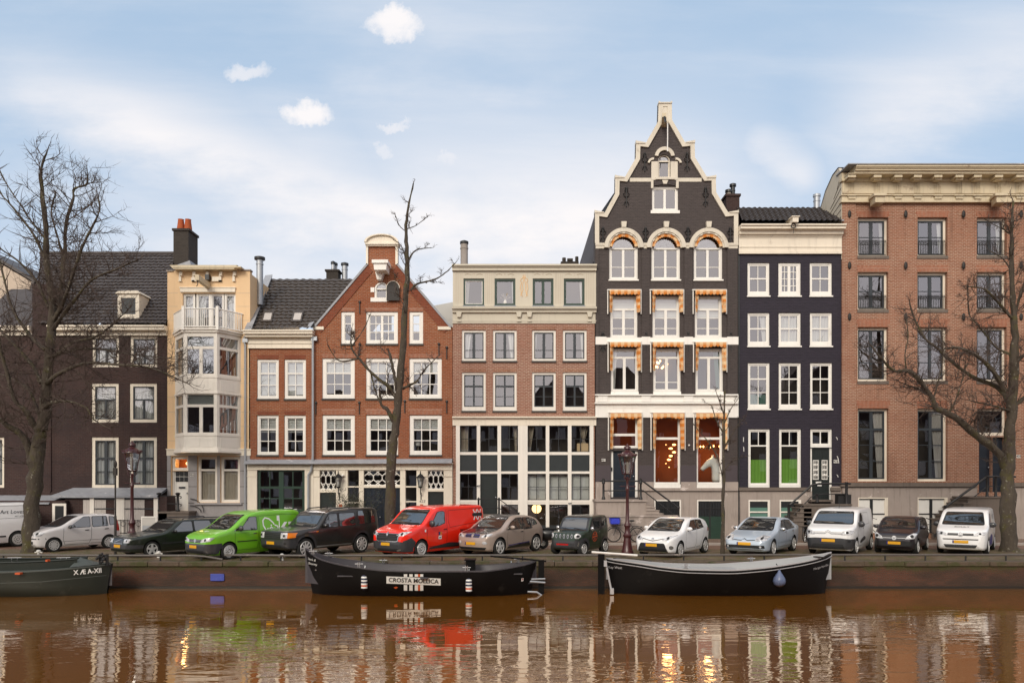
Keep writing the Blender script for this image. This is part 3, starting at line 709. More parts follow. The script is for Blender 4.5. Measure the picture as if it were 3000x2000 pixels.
ir.build('window_grille', M['black_iron'], bs)
# ---- 2  cream house with the bay
h = House('narrow cream stucco house with a white three-storey bay and a balcony', 490, 733)
h.holes.append(rect(535, 859, 690, 965)); h.holes.append(rect(532, 985, 682, 1312))
top = 793
win(h, 502.5, 1337, 552, 1378, 6, 'offwhite', 'offwhite', rec=.10, gl='glass_shop', sb=1.5, bot=7)
door(h, 507, 1379, 551, 1497, 'white', .12, 1, 1, (4, 'offwhite'))
dl = MB(); 
for i in range(3):
    for j in range(2): dl.fbox(512 + i * 12.6, 1381 + j * 15.5, 523 + i * 12.6, 1394.5 + j * 15.5, .098, .102)
h.part('door_window', dl, 'glass_dark' if 'glass_dark' in M else 'sash_black'); h.part('letter_slot', MB().fbox(521.5, 1425, 540, 1430, .09, .101), 'sash_dark')
for x0, x1 in ((579, 636), (646, 702.5)):
    win(h, x0, 1337, x1, 1471, 6.5, 'offwhite', 'offwhite', [(.27, 6)], rec=.08, cur=('low', 'curtain_tan', .27), gl='glass_shop', sb=1.5)
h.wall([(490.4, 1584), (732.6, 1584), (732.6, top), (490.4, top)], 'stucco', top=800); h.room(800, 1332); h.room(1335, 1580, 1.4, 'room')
g_ = MB()
for y in (858, 897, 938, 1080, 1122, 1163, 1206, 1248, 1290): g_.fbox(490.4, y, 521, y + .9, -.004, .0).fbox(694, y, 732.6, y + .9, -.004, .0)
h.part('stucco_joint', g_, 'curtain_tan')
h.part('parapet_coping', MB().fbox(706, 789.5, 735, 793.5, -.06, .3).fbox(488, 792, 508, 795.5, -.06, .3), 'concrete')
mb = MB(); mb.fbox(506, 780, 706, 783.5, -.46, .15); mb.fprism([(508, 783.5), (704, 783.5), (694, 795), (519, 795)], -.44, -.001); h.part('cornice', mb, 'cream_worn')
b_ = MB()
for x in (529, 568, 607, 646, 686): b_.fbox(x - 4, 795.2, x + 4, 806, -.16, -.001); b_.fbox(x - 3.4, 806, x + 3.4, 822, -.08, -.002); b_.fbox(x - 4, 822, x + 4, 825, -.10, -.003)
h.part('cornice_bracket', b_, 'cream')
h.part('hoist_block', MB().fbox(562, 814, 581, 825, -.10, .0).fbox(623, 812, 650, 825, -.10, .0), 'cream')
p0, p1 = at(611, 838, YF), at(577, 812, YF - 1.55)
bm_ = MB(); dirv = (p1 - p0).normalized(); s_ = dirv.cross(Vector((0, 0, 1))).normalized() * .09; u_ = Vector((0, 0, .13))
bm_.add([p0 - s_ - u_, p0 + s_ - u_, p0 + s_ + u_, p0 - s_ + u_, p1 - s_ - u_, p1 + s_ - u_, p1 + s_ + u_, p1 - s_ + u_], [(0, 1, 2, 3), (4, 5, 6, 7), (0, 1, 5, 4), (1, 2, 6, 5), (2, 3, 7, 6), (3, 0, 4, 7)])
hb_ = h.part('hoist_beam', bm_, 'cream_worn'); MB().tube([p1 + dirv * -.1 - u_, p1 + dirv * -.1 - u_ - Vector((0, 0, .2)), p1 + dirv * -.1 - u_ - Vector((.06, 0, .27))], .02, 5).build('hook', M['black_iron'], hb_)
bk = at(602, 812, YF - .35); MB().box(bk.x - .05, bk.x + .14, YF - .3, YF, bk.z - .10, bk.z + .16).build('pulley_housing', M['sash_black'], hb_)
h.part('lintel_band', MB().fbox(529, 844, 690, 856, -.07, .1).fbox(527, 842, 692, 844.5, -.10, .1), 'cream')
for x0, x1, cu in ((535, 569, ('full', 'curtain')), (573, 615, ('left', 'curtain', .75)), (615.5, 654, None), (656, 690, ('right', 'curtain', .9))):
    win(h, x0, 859, x1, 972, 4, 'white', 'white', rec=.10, cur=cu, sb=2.5, hole=False)
# the bay: canted plan, built from its three faces
BF = YF - 1.15; bfx = lambda px: (px - 1500) * BF / FP; bz = lambda py: EYE + (HOR - py) * BF / FP
plan = [(fx(513), YF), (bfx(539), BF), (bfx(636), BF), (fx(705), YF)]
def bay_ring(mb, y0, y1, out=0.0, inn=.12):
    c = (plan[1][0] + plan[2][0]) / 2; O = []; I = []
    for x, y in plan:
        sx = 1 if x > c else -1; f = 1 if y < YF - .1 else 0
        O.append((x + sx * out, y - out * f)); I.append((x - sx * inn * .7, y + inn * f))
    z0, z1 = bz(y1), bz(y0); n = 4; v = [(x, y, z) for z in (z0, z1) for x, y in O + I]; f = []
    for i in range(3): f += [(i, i + 1, 8 + i + 1, 8 + i), (4 + i, 12 + i, 12 + i + 1, 4 + i + 1), (i, 4 + i, 4 + i + 1, i + 1), (8 + i, 8 + i + 1, 12 + i + 1, 12 + i)]
    return mb.add(v, f)
def bay_rect(mb, face, a, b, y0, y1, dep0, dep1):
    """a box on one face of the bay; a, b along the face, depth inward"""
    (xa, ya), (xb, yb) = plan[face], plan[face + 1]; t = Vector((xb - xa, yb - ya, 0)); n_ = Vector((-t.y, t.x, 0)).normalized(); n_ = n_ if n_.y > 0 else -n_
    A, B = Vector((xa, ya, 0)) + t * a, Vector((xa, ya, 0)) + t * b; z0, z1 = bz(y1), bz(y0); v = []
    for dd in (dep0, dep1):
        for p in (A, B):
            for z in (z0, z1): v.append(p + n_ * dd + Vector((0, 0, z)))
    return mb.add(v, [(0, 1, 3, 2), (4, 6, 7, 5), (0, 4, 5, 1), (2, 3, 7, 6), (0, 2, 6, 4), (1, 5, 7, 3)])
mb = MB()
for y0, y1, o in ((1106, 1148, 0), (1276, 1313, 0), (972, 982, .0), (1147.8, 1152.5, .05), (1313, 1319, .05), (1319, 1325, .10), (1270, 1276.5, .02), (1099, 1106.5, .02), (966, 973, .08), (962, 966.5, .14)): bay_ring(mb, y0, y1, o, .14)
for yt, yb in ((982, 1099), (1152, 1271)):
    ym = yt + 36
    for fc in (0, 1, 2):
        n0, n1 = (.0, 1.0)
        bay_rect(mb, fc, n0, .10, yt, yb, -.004, .12); bay_rect(mb, fc, .90, n1, yt, yb, -.005, .12)
        bay_rect(mb, fc, .1, .9, ym - 4, ym + 4, .004, .10); bay_rect(mb, fc, .1, .9, yt, yt + 3.5, .005, .10); bay_rect(mb, fc, .1, .9, yb - 5, yb, .006, .10)
    bay_rect(mb, 1, .46, .56, ym + 4, yb - 5, .008, .09)
# a lid and floor keep the bay closed
for py in (964, 1322): mb.add([(x, y, bz(py)) for x, y in plan], [(0, 1, 2, 3)])
bay = h.part('bay', mb, 'offwhite')
pn = MB()
for fc, a, b in ((0, .18, .82), (1, .12, .47), (1, .55, .90), (2, .14, .88)):
    for y0, y1 in ((1112, 1143), (1282, 1309)):
        if fc == 1 and a > .5 and y0 < 1200: continue
        if fc == 1 and y0 < 1200: a2, b2 = (.12, .90)
        else: a2, b2 = a, b
        bay_rect(pn, fc, a2, b2, y0, y1, -.014, -.002)
pn.build('bay_panel', M['offwhite'], bay)
for yt, yb, mt in ((982, 1099, 'glass_sky'), (1152, 1271, 'glass_low')):
    gp = MB()
    for fc in (0, 1, 2): bay_rect(gp, fc, .08, .92, yt + 2, yb - 3, .05, .056)
    gp.build('bay_pane', M[mt], bay)
    cu = MB(); bay_rect(cu, 2, .08, .92, yt, yb - (14 if yt > 1100 else 75), .12, .125)
    bay_rect(cu, 1, .08, .92, yt, yt + 36, .12, .125); bay_rect(cu, 0, .3, .92, yt, yb, .12, .125); cu.build('bay_blind', M['blind'], bay)
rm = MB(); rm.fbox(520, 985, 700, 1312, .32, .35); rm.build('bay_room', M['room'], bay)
# balcony above the bay
bl = MB(); RT, RB = 905, 962
def bal_pt(px, Y): return (px - 1500) * Y / FP
bp = [(fx(509), YF - .02), (bal_pt(537, BF - .12), BF - .12), (bal_pt(637, BF - .12), BF - .12), (fx(712), YF - .02)]
zt, zb_ = EYE + (HOR - 904) * (BF - .12) / FP, EYE + (HOR - 960) * (BF - .12) / FP
for i in range(3):
    a, b = Vector((*bp[i], 0)), Vector((*bp[i + 1], 0)); n = 10 if i == 0 else 16
    bl.tube([a + Vector((0, 0, zt)), b + Vector((0, 0, zt))], .035, 4); bl.tube([a + Vector((0, 0, zb_ + .06)), b + Vector((0, 0, zb_ + .06))], .035, 4)
    if i == 0: continue
    for j in range(1, n):
        p = a.lerp(b, j / n); bl.tube([p + Vector((0, 0, zb_ + .04)), p + Vector((0, 0, zt))], .02, 4)
for i in (1, 2): bl.box(bp[i][0] - .06, bp[i][0] + .06, bp[i][1] - .06, bp[i][1] + .06, zb_ - .1, zt + .12)
sp = [Vector((*bp[0], 0)), Vector((*bp[1], 0))]
bl.add([sp[0] + Vector((0, 0, zb_)), sp[1] + Vector((0, 0, zb_)), sp[1] + Vector((0, 0, zt)), sp[0] + Vector((0, 0, zt))], [(0, 1, 2, 3)])
h.part('balcony_railing', bl, 'white')
h.part('band', MB().fbox(489, 1317, 735, 1334, -.05, -.001).fbox(488, 1314, 736, 1317, -.08, -.001), 'cream')
st = MB().fbox(490.6, 1334.2, 501, 1584, -.04, -.001).fbox(552.5, 1334.2, 578, 1584, -.045, -.001).fbox(636.8, 1334.2, 645.5, 1472, -.04, -.001).fbox(703.5, 1334.2, 732.4, 1584, -.04, -.001).fbox(578, 1478, 703.5, 1584, -.038, -.001)
h.part('stone_facing', st, 'stone_grey'); h.part('stone_sill', MB().fbox(569, 1472.2, 707, 1478, -.14, -.001), 'stone_grey')
jt = MB()
for y in (1378, 1424, 1472): jt.fbox(490.6, y, 501, y + 1.5, -.043, -.0401).fbox(552.5, y, 578, y + 1.5, -.048, -.0451).fbox(703.5, y, 732.4, y + 1.5, -.043, -.0401)
h.part('stone_joint', jt, 'sill_dark'); number_plate_sign(h, 564, 1390.5, '421', -.065, 9, 7)
gd = MB()
for a in (0, 20):
    gd.tube([(fx(560) + (fx(600 - a * .4) - fx(560)) * math.sin(q), YF - .12, fz(1500) + (fz(1460 + a) - fz(1500)) * math.cos(q)) for q in [i * PI / 16 for i in range(9)]], .02, 5)
h.part('bow_rail', gd, 'black_iron')
h.part('stoop', MB().fbox(455, 1497.5, 553, 1503, -1.0, -.05).fbox(458, 1503.2, 552, 1584, -.95, -.05), 'stone_dark')
RY = YF - .9; sr = MB()
for px in (466, 521):
    x = gx(px); sr.lathe([(.10, gz(1497)), (.11, gz(1494)), (.06, gz(1490)), (.055, gz(1452)), (.08, gz(1449)), (.12, gz(1446)), (.12, gz(1444)), (.05, gz(1442))], 10, (x, YF - .9, 0))
for y in (1452, 1475): sr.tube([(gx(466), YF - .9, gz(y)), (gx(526), YF - .9, gz(y)), (gx(531), YF - .9, gz(y + 2)), (gx(531), YF - .9, gz(y + 6)), (gx(527), YF - .9, gz(y + 6))], .022, 5)
h.part('stoop_railing', sr, 'black_iron', smooth=40)
downpipe(h, [(718, 985), (718, 993), (716, 1000), (720, 1012), (720, 1584)]); h.part('rain_head', MB().fbox(710, 991, 725, 1002, -.16, -.03), 'zinc')
for px, w, hh in ((479, 36, 30),):
    t = empty('planter_box', (fx(487), YF - .6, fz(1497)), label='square black planter box standing on the stoop of the cream house', cat='planter', world=True)
    MB().frame([(fx(469), fz(1497)), (fx(507), fz(1497)), (fx(507), fz(1474)), (fx(469), fz(1474))], [(fx(471), fz(1495)), (fx(505), fz(1495)), (fx(505), fz(1476)), (fx(471), fz(1476))], YF - .82, YF - .3).box(fx(471), fx(505), YF - .80, YF - .34, fz(1495), fz(1478)).build('box', M['sash_black'], t)
p0 = at(551, 1357, YF + .55)
t = empty('ceiling_lamp', p0, label='round glowing hall lamp behind the small window over the white door', cat='lamp')
MB().blob((0, 0, 0), (.10, .10, .10), 12, 8).build('globe', M['globe_lamp'], t, smooth=60); MB().tube([(0, 0, .09), (0, 0, .35)], .012, 5).build('rod', M['sash_black'], t)
h.part('hall_wall', MB().fbox(500, 1330, 562, 1500, .9, .93), 'room_warm')
pl_d = bpy.data.lights.new('hall_light', 'POINT'); pl_d.energy = 9; pl_d.color = (1, .55, .2); pl_d.shadow_soft_size = .1
pl = bpy.data.objects.new('hall_light', pl_d); COL.objects.link(pl); pl.location = p0 + Vector((-.2, .0, 0))
# ---- 3  narrow red brick house with the tiled roof
h = House('narrow red brick house with a white cornice, tiled roof and two skylights', 729, 919)
for x0, x1 in ((753, 816.5), (833, 896)):
    win(h, x0, 1052, x1, 1168, 7, 'white', 'white', [(.335, 4), (.67, 2.2)], [(.5, 2.2)], cur=('blind', 'blind', .95), sill=DARKSILL, sb=2.5)
    win(h, x0 - .5, 1216, x1 - .5, 1332, 7, 'white', 'white', [(.335, 4), (.67, 2.2)], [(.5, 2.2)], cur=('blind', 'blind', .42), sill=DARKSILL, gl='glass_low', sb=2.5)
    lintel(h, x0 + 2, x1 - 2, 1040, 1051, 3, 'brick_red_dark'); lintel(h, x0 + 2, x1 - 2, 1204, 1215, 3, 'brick_red_dark')
h.wall([(729.4, 1345), (918.6, 1345), (918.6, 975), (729.4, 975)], 'brick_red'); h.room(980, 1345)
cornice(h, 729, 914, [(965, 969, .50), (969, 977, .44), (977, 986, .32), (986, 989, .18), (989, 1003, .07), (1003, 1006, .10), (1006, 1017, .06), (1017, 1020, .10)], 'cream', ret=.3)
zr = at(900, 818, YF + 4.0).z
r = MB(); tile_roof(r, (fx(735), YF - .25, fz(966)), (fx(922), YF - .25, fz(966)), (at(1042, 818, YF + 4).x, YF + 4, zr), (at(792, 818, YF + 4).x, YF + 4, zr), .27, .34, .045)
ro = h.part('roof', r, 'tile_brown')
sk = MB(); sk.add([(fx(735) - .15, YF - .30, fz(966) + .10), (fx(735) + .22, YF - .30, fz(966) + .22), (at(792, 818, YF + 4).x + .12, YF + 4, zr + .26), (at(792, 818, YF + 4).x - .28, YF + 4, zr + .22), (fx(735) - .30, YF - .28, fz(966) - .2), (fx(735) + .05, YF - .28, fz(966) - .2), (at(792, 818, YF + 4).x + .05, YF + 4, zr - .2), (at(792, 818, YF + 4).x - .35, YF + 4, zr - .2)], [(0, 1, 2, 3), (0, 4, 5, 1), (1, 5, 6, 2), (2, 6, 7, 3), (3, 7, 4, 0), (4, 5, 6, 7)])
sk.build('verge_flashing', M['lead'], ro)
def on_roof(px, py, lift):      # a point of the photo on this roof's slope
    z0, z1, y0, y1 = fz(966), zr, YF - .25, YF + 4.0
    dx, dz = (px - 1500) / FP, (HOR - py) / FP; s_ = (z1 - z0) / (y1 - y0)
    Y = (z0 - s_ * y0 - EYE) / (dz - s_); n = Vector((0, -s_, 1)).normalized(); return Vector((dx * Y, Y, EYE + dz * Y)) + n * lift
for q in (((774, 917), (804, 917), (797, 947), (766, 947)), ((861, 917), (891, 917), (884, 947), (853.5, 947))):
    pts = [on_roof(x, y, .12) for x, y in q]; c = sum(pts, Vector()) / 4; low = [on_roof(x, y, -.05) for x, y in q]
    inn = [c + (p - c) * .72 for p in pts]
    mb = MB(); mb.add(pts + inn + low, [(i, (i + 1) % 4, 4 + (i + 1) % 4, 4 + i) for i in range(4)] + [(i, (i + 1) % 4, 8 + (i + 1) % 4, 8 + i) for i in range(4)])
    s_ = mb.build('skylight', M['tile_brown'], h.root); MB().add([p - Vector((0, 0, .02)) for p in inn], [(0, 1, 2, 3)]).build('pane', M['curtain_grey'], s_)
flue(h, 761, 762, 870, YF + 1.2, .17, 'zinc', 'black_iron', 1.6)
p = at(978, 818, YF + 5); ck = h.part('chimney', MB().box(p.x - .33, p.x + .33, YF + 4.6, YF + 5.3, p.z - 1, at(978, 797, YF + 5).z).box(p.x - .40, p.x + .40, YF + 4.55, YF + 5.35, at(978, 800, YF + 5).z, at(978, 795, YF + 5).z), 'brick_chimney')
flue(h, 976, 775, 797, YF + 4.9, .10); flue(h, 984, 779, 797, YF + 5.1, .08); flue(h, 1010, 779, 816, YF + 5, .16)
# shop front, garage half
h.holes = []
h.part('shop_front', MB().fbox(726, 1376, 753.5, 1584, -.06, .3).fbox(893.5, 1376, 918.6, 1584, -.06, .3).fbox(726, 1357, 918.6, 1376, -.10, .3).fbox(723, 1355, 919.5, 1358, -.34, .3).fbox(724, 1393, 750, 1395, -.09, -.061).fbox(894, 1393, 912, 1395, -.09, -.061), 'cream')
gd = MB().fbox(753.5, 1376, 893.5, 1381, .06, .14).fbox(753.5, 1381, 762, 1584, .061, .14).fbox(885, 1381, 893.5, 1584, .061, .14).fbox(816, 1381, 830, 1584, .055, .14)
for y, t in ((1424, 7), (1458, 3), (1492, 10)): gd.fbox(762, y, 885, y + t, .064, .13)
for x in (789, 857): gd.fbox(x - 1.5, 1381, x + 1.5, 1492, .067, .128)
gdo = h.part('garage_door', gd, 'sash_green'); h.part('garage_pane', panes(MB(), [762, 789, 816, 830, 857, 885], [1381, 1424, 1458, 1500], .10), 'glass_low', gdo); h.part('garage_panel', MB().fbox(754, 1500, 893, 1584, .09, .12), 'sash_green', gdo); h.room(1345, 1584, 1.6)
h.part('canopy', MB().add([(fx(721), YF - .40, fz(1357)), (fx(919.5), YF - .40, fz(1357)), (fx(919.5), YF - .02, fz(1345)), (fx(727), YF - .02, fz(1345)), (fx(721), YF - .40, fz(1359)), (fx(919.5), YF - .40, fz(1359)), (fx(919.5), YF - .02, fz(1359)), (fx(727), YF - .02, fz(1359))], [(0, 1, 2, 3), (0, 4, 5, 1), (4, 5, 6, 7), (0, 3, 7, 4)]), 'lead')
# ---- 4  red brick gabled house
h = House('red brick gabled house with a white-capped chimney neck gable and a white lattice shop front', 919, 1326)
for x0, x1 in ((944, 1039), (1072, 1166), (1199, 1294)):
    win(h, x0, 1049, x1, 1167, 10.5, 'white', 'white', [(.34, 4), (.67, 2.2)], [(.333, 2.2), (.667, 2.2)], cur=('blind', 'blind', .32), sill=DARKSILL, gl='glass_low', sb=2)
    win(h, x0 + .5, 1215, x1 + .3, 1332, 10.5, 'white', 'white', [(.34, 4), (.67, 2.2)], [(.333, 2.2), (.667, 2.2)], cur=('blind', 'blind', .30), sill=DARKSILL, gl='glass_low', sb=2)
    lintel(h, x0 + 2, x1 - 2, 1036, 1048, 5); lintel(h, x0 + 2, x1 - 2, 1196, 1214, 5)
win(h, 999, 912.5, 1039, 1007, 9.5, 'white', 'white', [(.333, 2.2), (.667, 2.2)], sill=DARKSILL, sb=2); win(h, 1199, 912.5, 1239.5, 1007, 9.5, 'white', 'white', [(.333, 2.2), (.667, 2.2)], sill=DARKSILL, sb=2)
win(h, 1072, 912.5, 1165.5, 1007, 10, 'white', 'white', [(.333, 2.2), (.667, 2.2)], [(.25, 2.2), (.5, 7), (.75, 2.2)], sill=DARKSILL, sb=2)
for x0, x1 in ((999, 1039), (1072, 1165.5), (1199, 1239.5)): lintel(h, x0 + 1, x1 - 1, 900, 911.5, 3)
win(h, 1097, 826, 1137, 882, 5, 'white', 'white', rec=.02, arch=846, sb=2, cur=None)
GL = [(919.4, 1345), (1325.6, 1345), (1325.6, 962), (1320, 960), (1165, 776), (1163, 706), (1075, 706), (1076, 776), (925, 957), (919.4, 957)]
h.wall(GL, 'brick_red', top=955); h.room(765, 955, 1.1, 'room', 1090, 1150); h.room(958, 1345)
cop = MB(); A = [(921, 956), (1074, 774), (1074, 706)]; B_ = [(925, 961), (1079, 778), (1079, 706)]
def fstrip(mb, A, B, d0, d1): return mb.strip([(fx(x), fz(y)) for x, y in A], [(fx(x), fz(y)) for x, y in B], YF + d0, YF + d1)
fstrip(cop, [(920, 955), (1075, 772)], [(924, 959), (1079, 776)], -.08, .32); fstrip(cop, [(1166, 772), (1323, 956)], [(1162, 776), (1319, 961)], -.08, .32); h.part('gable_coping', cop, 'lead')
tr = MB(); fstrip(tr, [(924, 960), (1078, 777)], [(941, 974), (1092, 795)], -.035, .0); fstrip(tr, [(1163, 777), (1318, 961)], [(1149, 795), (1301, 974)], -.035, .0); h.part('brick_braid', tr, 'brick_red_dark')
nk = MB(); nk.fbox(1073, 716, 1079, 776, -.08, .3).fbox(1159, 716, 1166, 776, -.08, .3)
cap = [(1073, 719), (1165, 719)] + [(x, y) for x, y in arc_pts(1119, 712, 46, 21, 0, PI, 14)]
nk.fprism(cap, -.10, .32); h.part('gable_cap', nk, 'cream')
cm = MB(); ring(cm, 1119, 712, 44, 50, -.0, PI, -.22, .33, 16, .47); cm.fbox(1069, 711, 1169, 715, -.20, .33).fbox(1071, 717, 1167, 720, -.14, .33); h.part('cap_moulding', cm, 'cream')
h.part('kneeler_stone', MB().fbox(918, 957, 949, 966, -.07, .1).fbox(1283, 957, 1321, 966, -.07, .1), 'cream')
hb_ = MB(); pj = .95
c0, c1 = at(1096, 790, YF - pj), at(1131, 776, YF - pj)
hb_.prism([(c0.x, c0.z), (c1.x, c0.z), (c1.x + .03, c1.z + .08), (c0.x - .03, c1.z + .08)], YF - pj, YF)
hb_.box(c0.x - .1, c1.x + .1, YF - pj - .08, YF, c1.z + .08, c1.z + .24); hb_.fprism([(1108, 824), (1120, 824), (1129, 800), (1103, 800)], -.4, .0)
h.part('hoist_beam', hb_, 'white')
h.part('quoin_stone', MB().fbox(1086, 842, 1097, 856, -.03, .02).fbox(1086, 872, 1134, 884, -.032, .02), 'white')
sh = MB(); sh.fprism([(1134, 882), (1171, 882)] + arc_pts(1152.5, 846, 18.5, 20, 0, PI, 12), -.16, -.09)
so = h.part('shutter', sh, 'iron_brown'); ra = MB(); ring(ra, 1152.5, 846, 18.5, 20, 0, PI, -.165, -.085, 12, 1.08); ra.build('shutter_rim', M['cream'], so)
for x, y in ((1054, 902), (1054, 1025), (1286, 1025), (1053, 1196), (1309, 1035), (1309, 1193), (926, 1196), (1186, 1192)): anchor(h, x, y, 34, False)
downpipe(h, [(919, 990), (919, 1335), (918, 1350), (914, 1378), (906, 1390), (906, 1584)], r=.06, d=-.16); h.part('rain_head', MB().fbox(911, 985, 928, 997, -.20, -.04), 'zinc')
gu = MB(); gu.add([(fx(900), YF - .2, fz(966)), (fx(918), YF - .45, fz(962)), (fx(922), YF - .1, fz(942)), (fx(906), YF, fz(945))], [(0, 1, 2, 3)]); h.part('valley_flashing', gu, 'lead')
zr4 = fz(955); rp = MB()
for sx, (x0, x1) in ((0, (921, 1119)), (1, (1321, 1119))):
    rp.add([(fx(x0), YF + .32, fz(957)), (fx(x1), YF + .32, fz(725)), (fx(x1), YF + 9, fz(725)), (fx(x0), YF + 9, fz(957))], [(0, 1, 2, 3)])
h.part('roof', rp, 'tile_brown')
# shop front with lattice lights
sf = MB()
for x0, x1 in ((919, 937.5), (985, 1019), (1052, 1066), (1172.5, 1188), (1220.5, 1254), (1300, 1325.6)): sf.fbox(x0, 1376, x1, 1584, -.05, .28)
for x0, x1 in ((920, 936), (988, 1012), (1225, 1252), (1302, 1324)): sf.fbox(x0, 1378, x1, 1393, -.08, -.051).fbox(x0 - 1, 1393, x1 + 1, 1395, -.10, -.051)
sf.fbox(919, 1357, 1325.6, 1376, -.10, .28).fbox(919, 1355, 1326, 1358, -.34, .28)
sf.fbox(937.5, 1433, 985, 1442, -.04, .26).fbox(1254, 1432, 1300, 1439, -.04, .26).fbox(1066, 1421, 1172.5, 1428, -.04, .26).fbox(1019, 1423, 1052, 1427, -.02, .26).fbox(1188, 1423, 1220.5, 1427, -.02, .26).fbox(1019, 1470, 1052, 1473, -.02, .26).fbox(1188, 1467, 1220.5, 1470, -.02, .26)
h.part('shop_front', sf, 'cream')
h.part('canopy', MB().add([(fx(919.5), YF - .40, fz(1357)), (fx(1326), YF - .40, fz(1355)), (fx(1325), YF - .02, fz(1343)), (fx(919.5), YF - .02, fz(1345)), (fx(919.5), YF - .40, fz(1359)), (fx(1326), YF - .40, fz(1357)), (fx(1325), YF - .02, fz(1357)), (fx(919.5), YF - .02, fz(1357))], [(0, 1, 2, 3), (0, 4, 5, 1), (4, 5, 6, 7), (1, 5, 6, 2)]), 'lead')
h.part('shop_pane', panes(MB(), [1019, 1052], [1376, 1423, 1470, 1584], .10), 'glass_shop'); h.part('shop_pane', panes(MB(), [1188, 1220.5], [1376, 1423, 1468, 1584], .10), 'glass_shop'); h.room(1345, 1584, 1.6)
def lattice(x0, x1, y0, y1, cells):
    mb = MB(); n = cells; w = (x1 - x0) / n; hh = (y1 - y0); m3 = [y0, y0 + hh * .22, y0 + hh * .36, y0 + hh * .64, y0 + hh * .78, y1]
    ln = lambda a, b: mb.tube([(fx(a[0]), YF + .04, fz(a[1])), (fx(b[0]), YF + .04, fz(b[1]))], .026, 4)
    for i in range(n + 1):
        x = x0 + i * w
        if 0 < i < n: ln((x, m3[2]), (x, m3[3]))
        for s_ in (-1, 1):
            xe = x + s_ * w
            if x0 - .1 <= xe <= x1 + .1: ln((x, m3[2]), (x + s_ * w * .7, y0)); ln((x, m3[3]), (x + s_ * w * .7, y1))
    for i in range(n): xm = x0 + (i + .5) * w; ln((xm - w * .16, m3[1] + 2), (xm + w * .16, m3[1] + 2)); ln((xm - w * .16, m3[4] - 2), (xm + w * .16, m3[4] - 2))
    o = h.part('lattice_light', mb, 'white'); panes(MB(), [x0, x1], [y0, y1], .09).build('pane', M['glass_shop'], o)
    MB().fbox(x0 - 3, y0 - 2, x1 + 3, y0, .0, .1).fbox(x0 - 3, y1, x1 + 3, y1 + 2, .0, .1).build('lattice_frame', M['white'], o)
lattice(939, 984, 1379, 1431, 3); lattice(1255, 1299, 1379, 1430, 3); lattice(1068, 1171, 1379, 1419, 4)
door(h, 937.5, 1442, 985, 1584, 'door_dark', .04, 2, 1, hole=False); door(h, 1254, 1439, 1300, 1584, 'door_dark', .04, 2, 1, hole=False)
door(h, 1066, 1428, 1118.5, 1584, 'door_blue', .04, 3, 2, hole=False); door(h, 1119.5, 1428, 1172.5, 1584, 'door_blue', .04, 3, 2, hole=False)
sign_text(h.root, '423', 1237, 1468, .20, -.056, 'sash_black', name='house_number', shear=.25)
h.part('letter_box', MB().fbox(994, 1476, 1003, 1500, -.10, -.051), 'terracotta'); h.part('letter_box', MB().fbox(1231, 1476, 1240, 1500, -.10, -.051), 'terracotta')
for px in (1006, 1228): h.part('camera', MB().blob((fx(px), YF - .16, fz(1392)), (.07, .07, .06), 10, 7), 'white', smooth=60)
def wall_lantern(px, py, label):
    r = empty('wall_lantern', (fx(px), YF - .30, fz(py)), label=label, cat='lantern', group='lanterns on the white shop front')
    f = MB(); q = .17
    for a in range(4):
        ang = PI / 4 + a * PI / 2; f.tube([(.10 * math.cos(ang), .10 * math.sin(ang), -.22), (.19 * math.cos(ang), .19 * math.sin(ang), .20)], .014, 4)
    f.lathe([(.03, -.30), (.11, -.24), (.12, -.21), (.10, -.20)], 4).lathe([(.25, .20), (.22, .23), (.08, .38), (.03, .42), (.02, .56)], 4)
    f.tube([(0, 0, -.28), (0, .02, -.48), (0, .10, -.60), (0, .26, -.62)], .025, 5).tube([(0, .26, -.50), (0, .26, -.86)], .03, 5); f.build('lantern_frame', M['black_iron'], r)
    MB().lathe([(.085, -.2), (.165, .19)], 4, cap=False).build('lantern_glass', M['glass_shop'], r); MB().blob((0, 0, -.05), (.035, .035, .09), 8, 6).build('bulb', M['curtain'], r)
wall_lantern(995, 1412, 'black glass wall lantern left of the dark double door, behind the shrub'); wall_lantern(1234, 1412, 'black glass wall lantern above the house number, right of the dark double door')
# light grey roof structure showing between the gable and the next house
e = h.part('rear_extension', MB().prism([(at(1255, 0, 45).x, 8), (at(1330, 0, 45).x, 8), (at(1330, 0, 45).x, at(0, 884, 45).z), (at(1255, 0, 45).x, at(0, 898, 45).z)], 45, 47), 'pale_siding')
fm = MB()
for i in range(7): p = at(1288 + i * 6, 950, 42); fm.box(p.x, p.x + .06, 42, 42.03, p.z - 1.2, at(0, 932, 42).z)
fm.build('roof_fence', M['pale_siding'], e)
# ---- 5  pink brick house with the carved cream top storey
h = House('pink brick house with a carved cream wooden top storey and tall white framed glass front', 1326.5, 1746)
XW = ((1353, 1423), (1444, 1513.8), (1558.7, 1628.5), (1649, 1719))
for i, (x0, x1) in enumerate(XW):
    cu = (('left', 'curtain', .35), ('right', 'curtain', .35), ('left', 'curtain', .14), ('right', 'curtain', .2))[i]
    win(h, x0, 966.5, x1, 1057, 6.5, 'offwhite', 'sash_dark', [(.67, 1.5)], [(.5, 8)], cur=cu, sill=DARKSILL, sb=3)
    win(h, x0, 1090.5, x1, 1203, 6.5, 'offwhite', 'sash_dark', [(.36, 5), (.68, 1.5)], [(.5, 5)], cur=(('left', 'curtain_grey', .12) if i % 2 else None), sill=DARKSILL, gl='glass_low', sb=3, bot=12)
    lintel(h, x0 + 1, x1 - 1, 957, 965.5, 2, 'brick_tan'); lintel(h, x0 + 1, x1 - 1, 1080, 1089.5, 2, 'brick_tan')
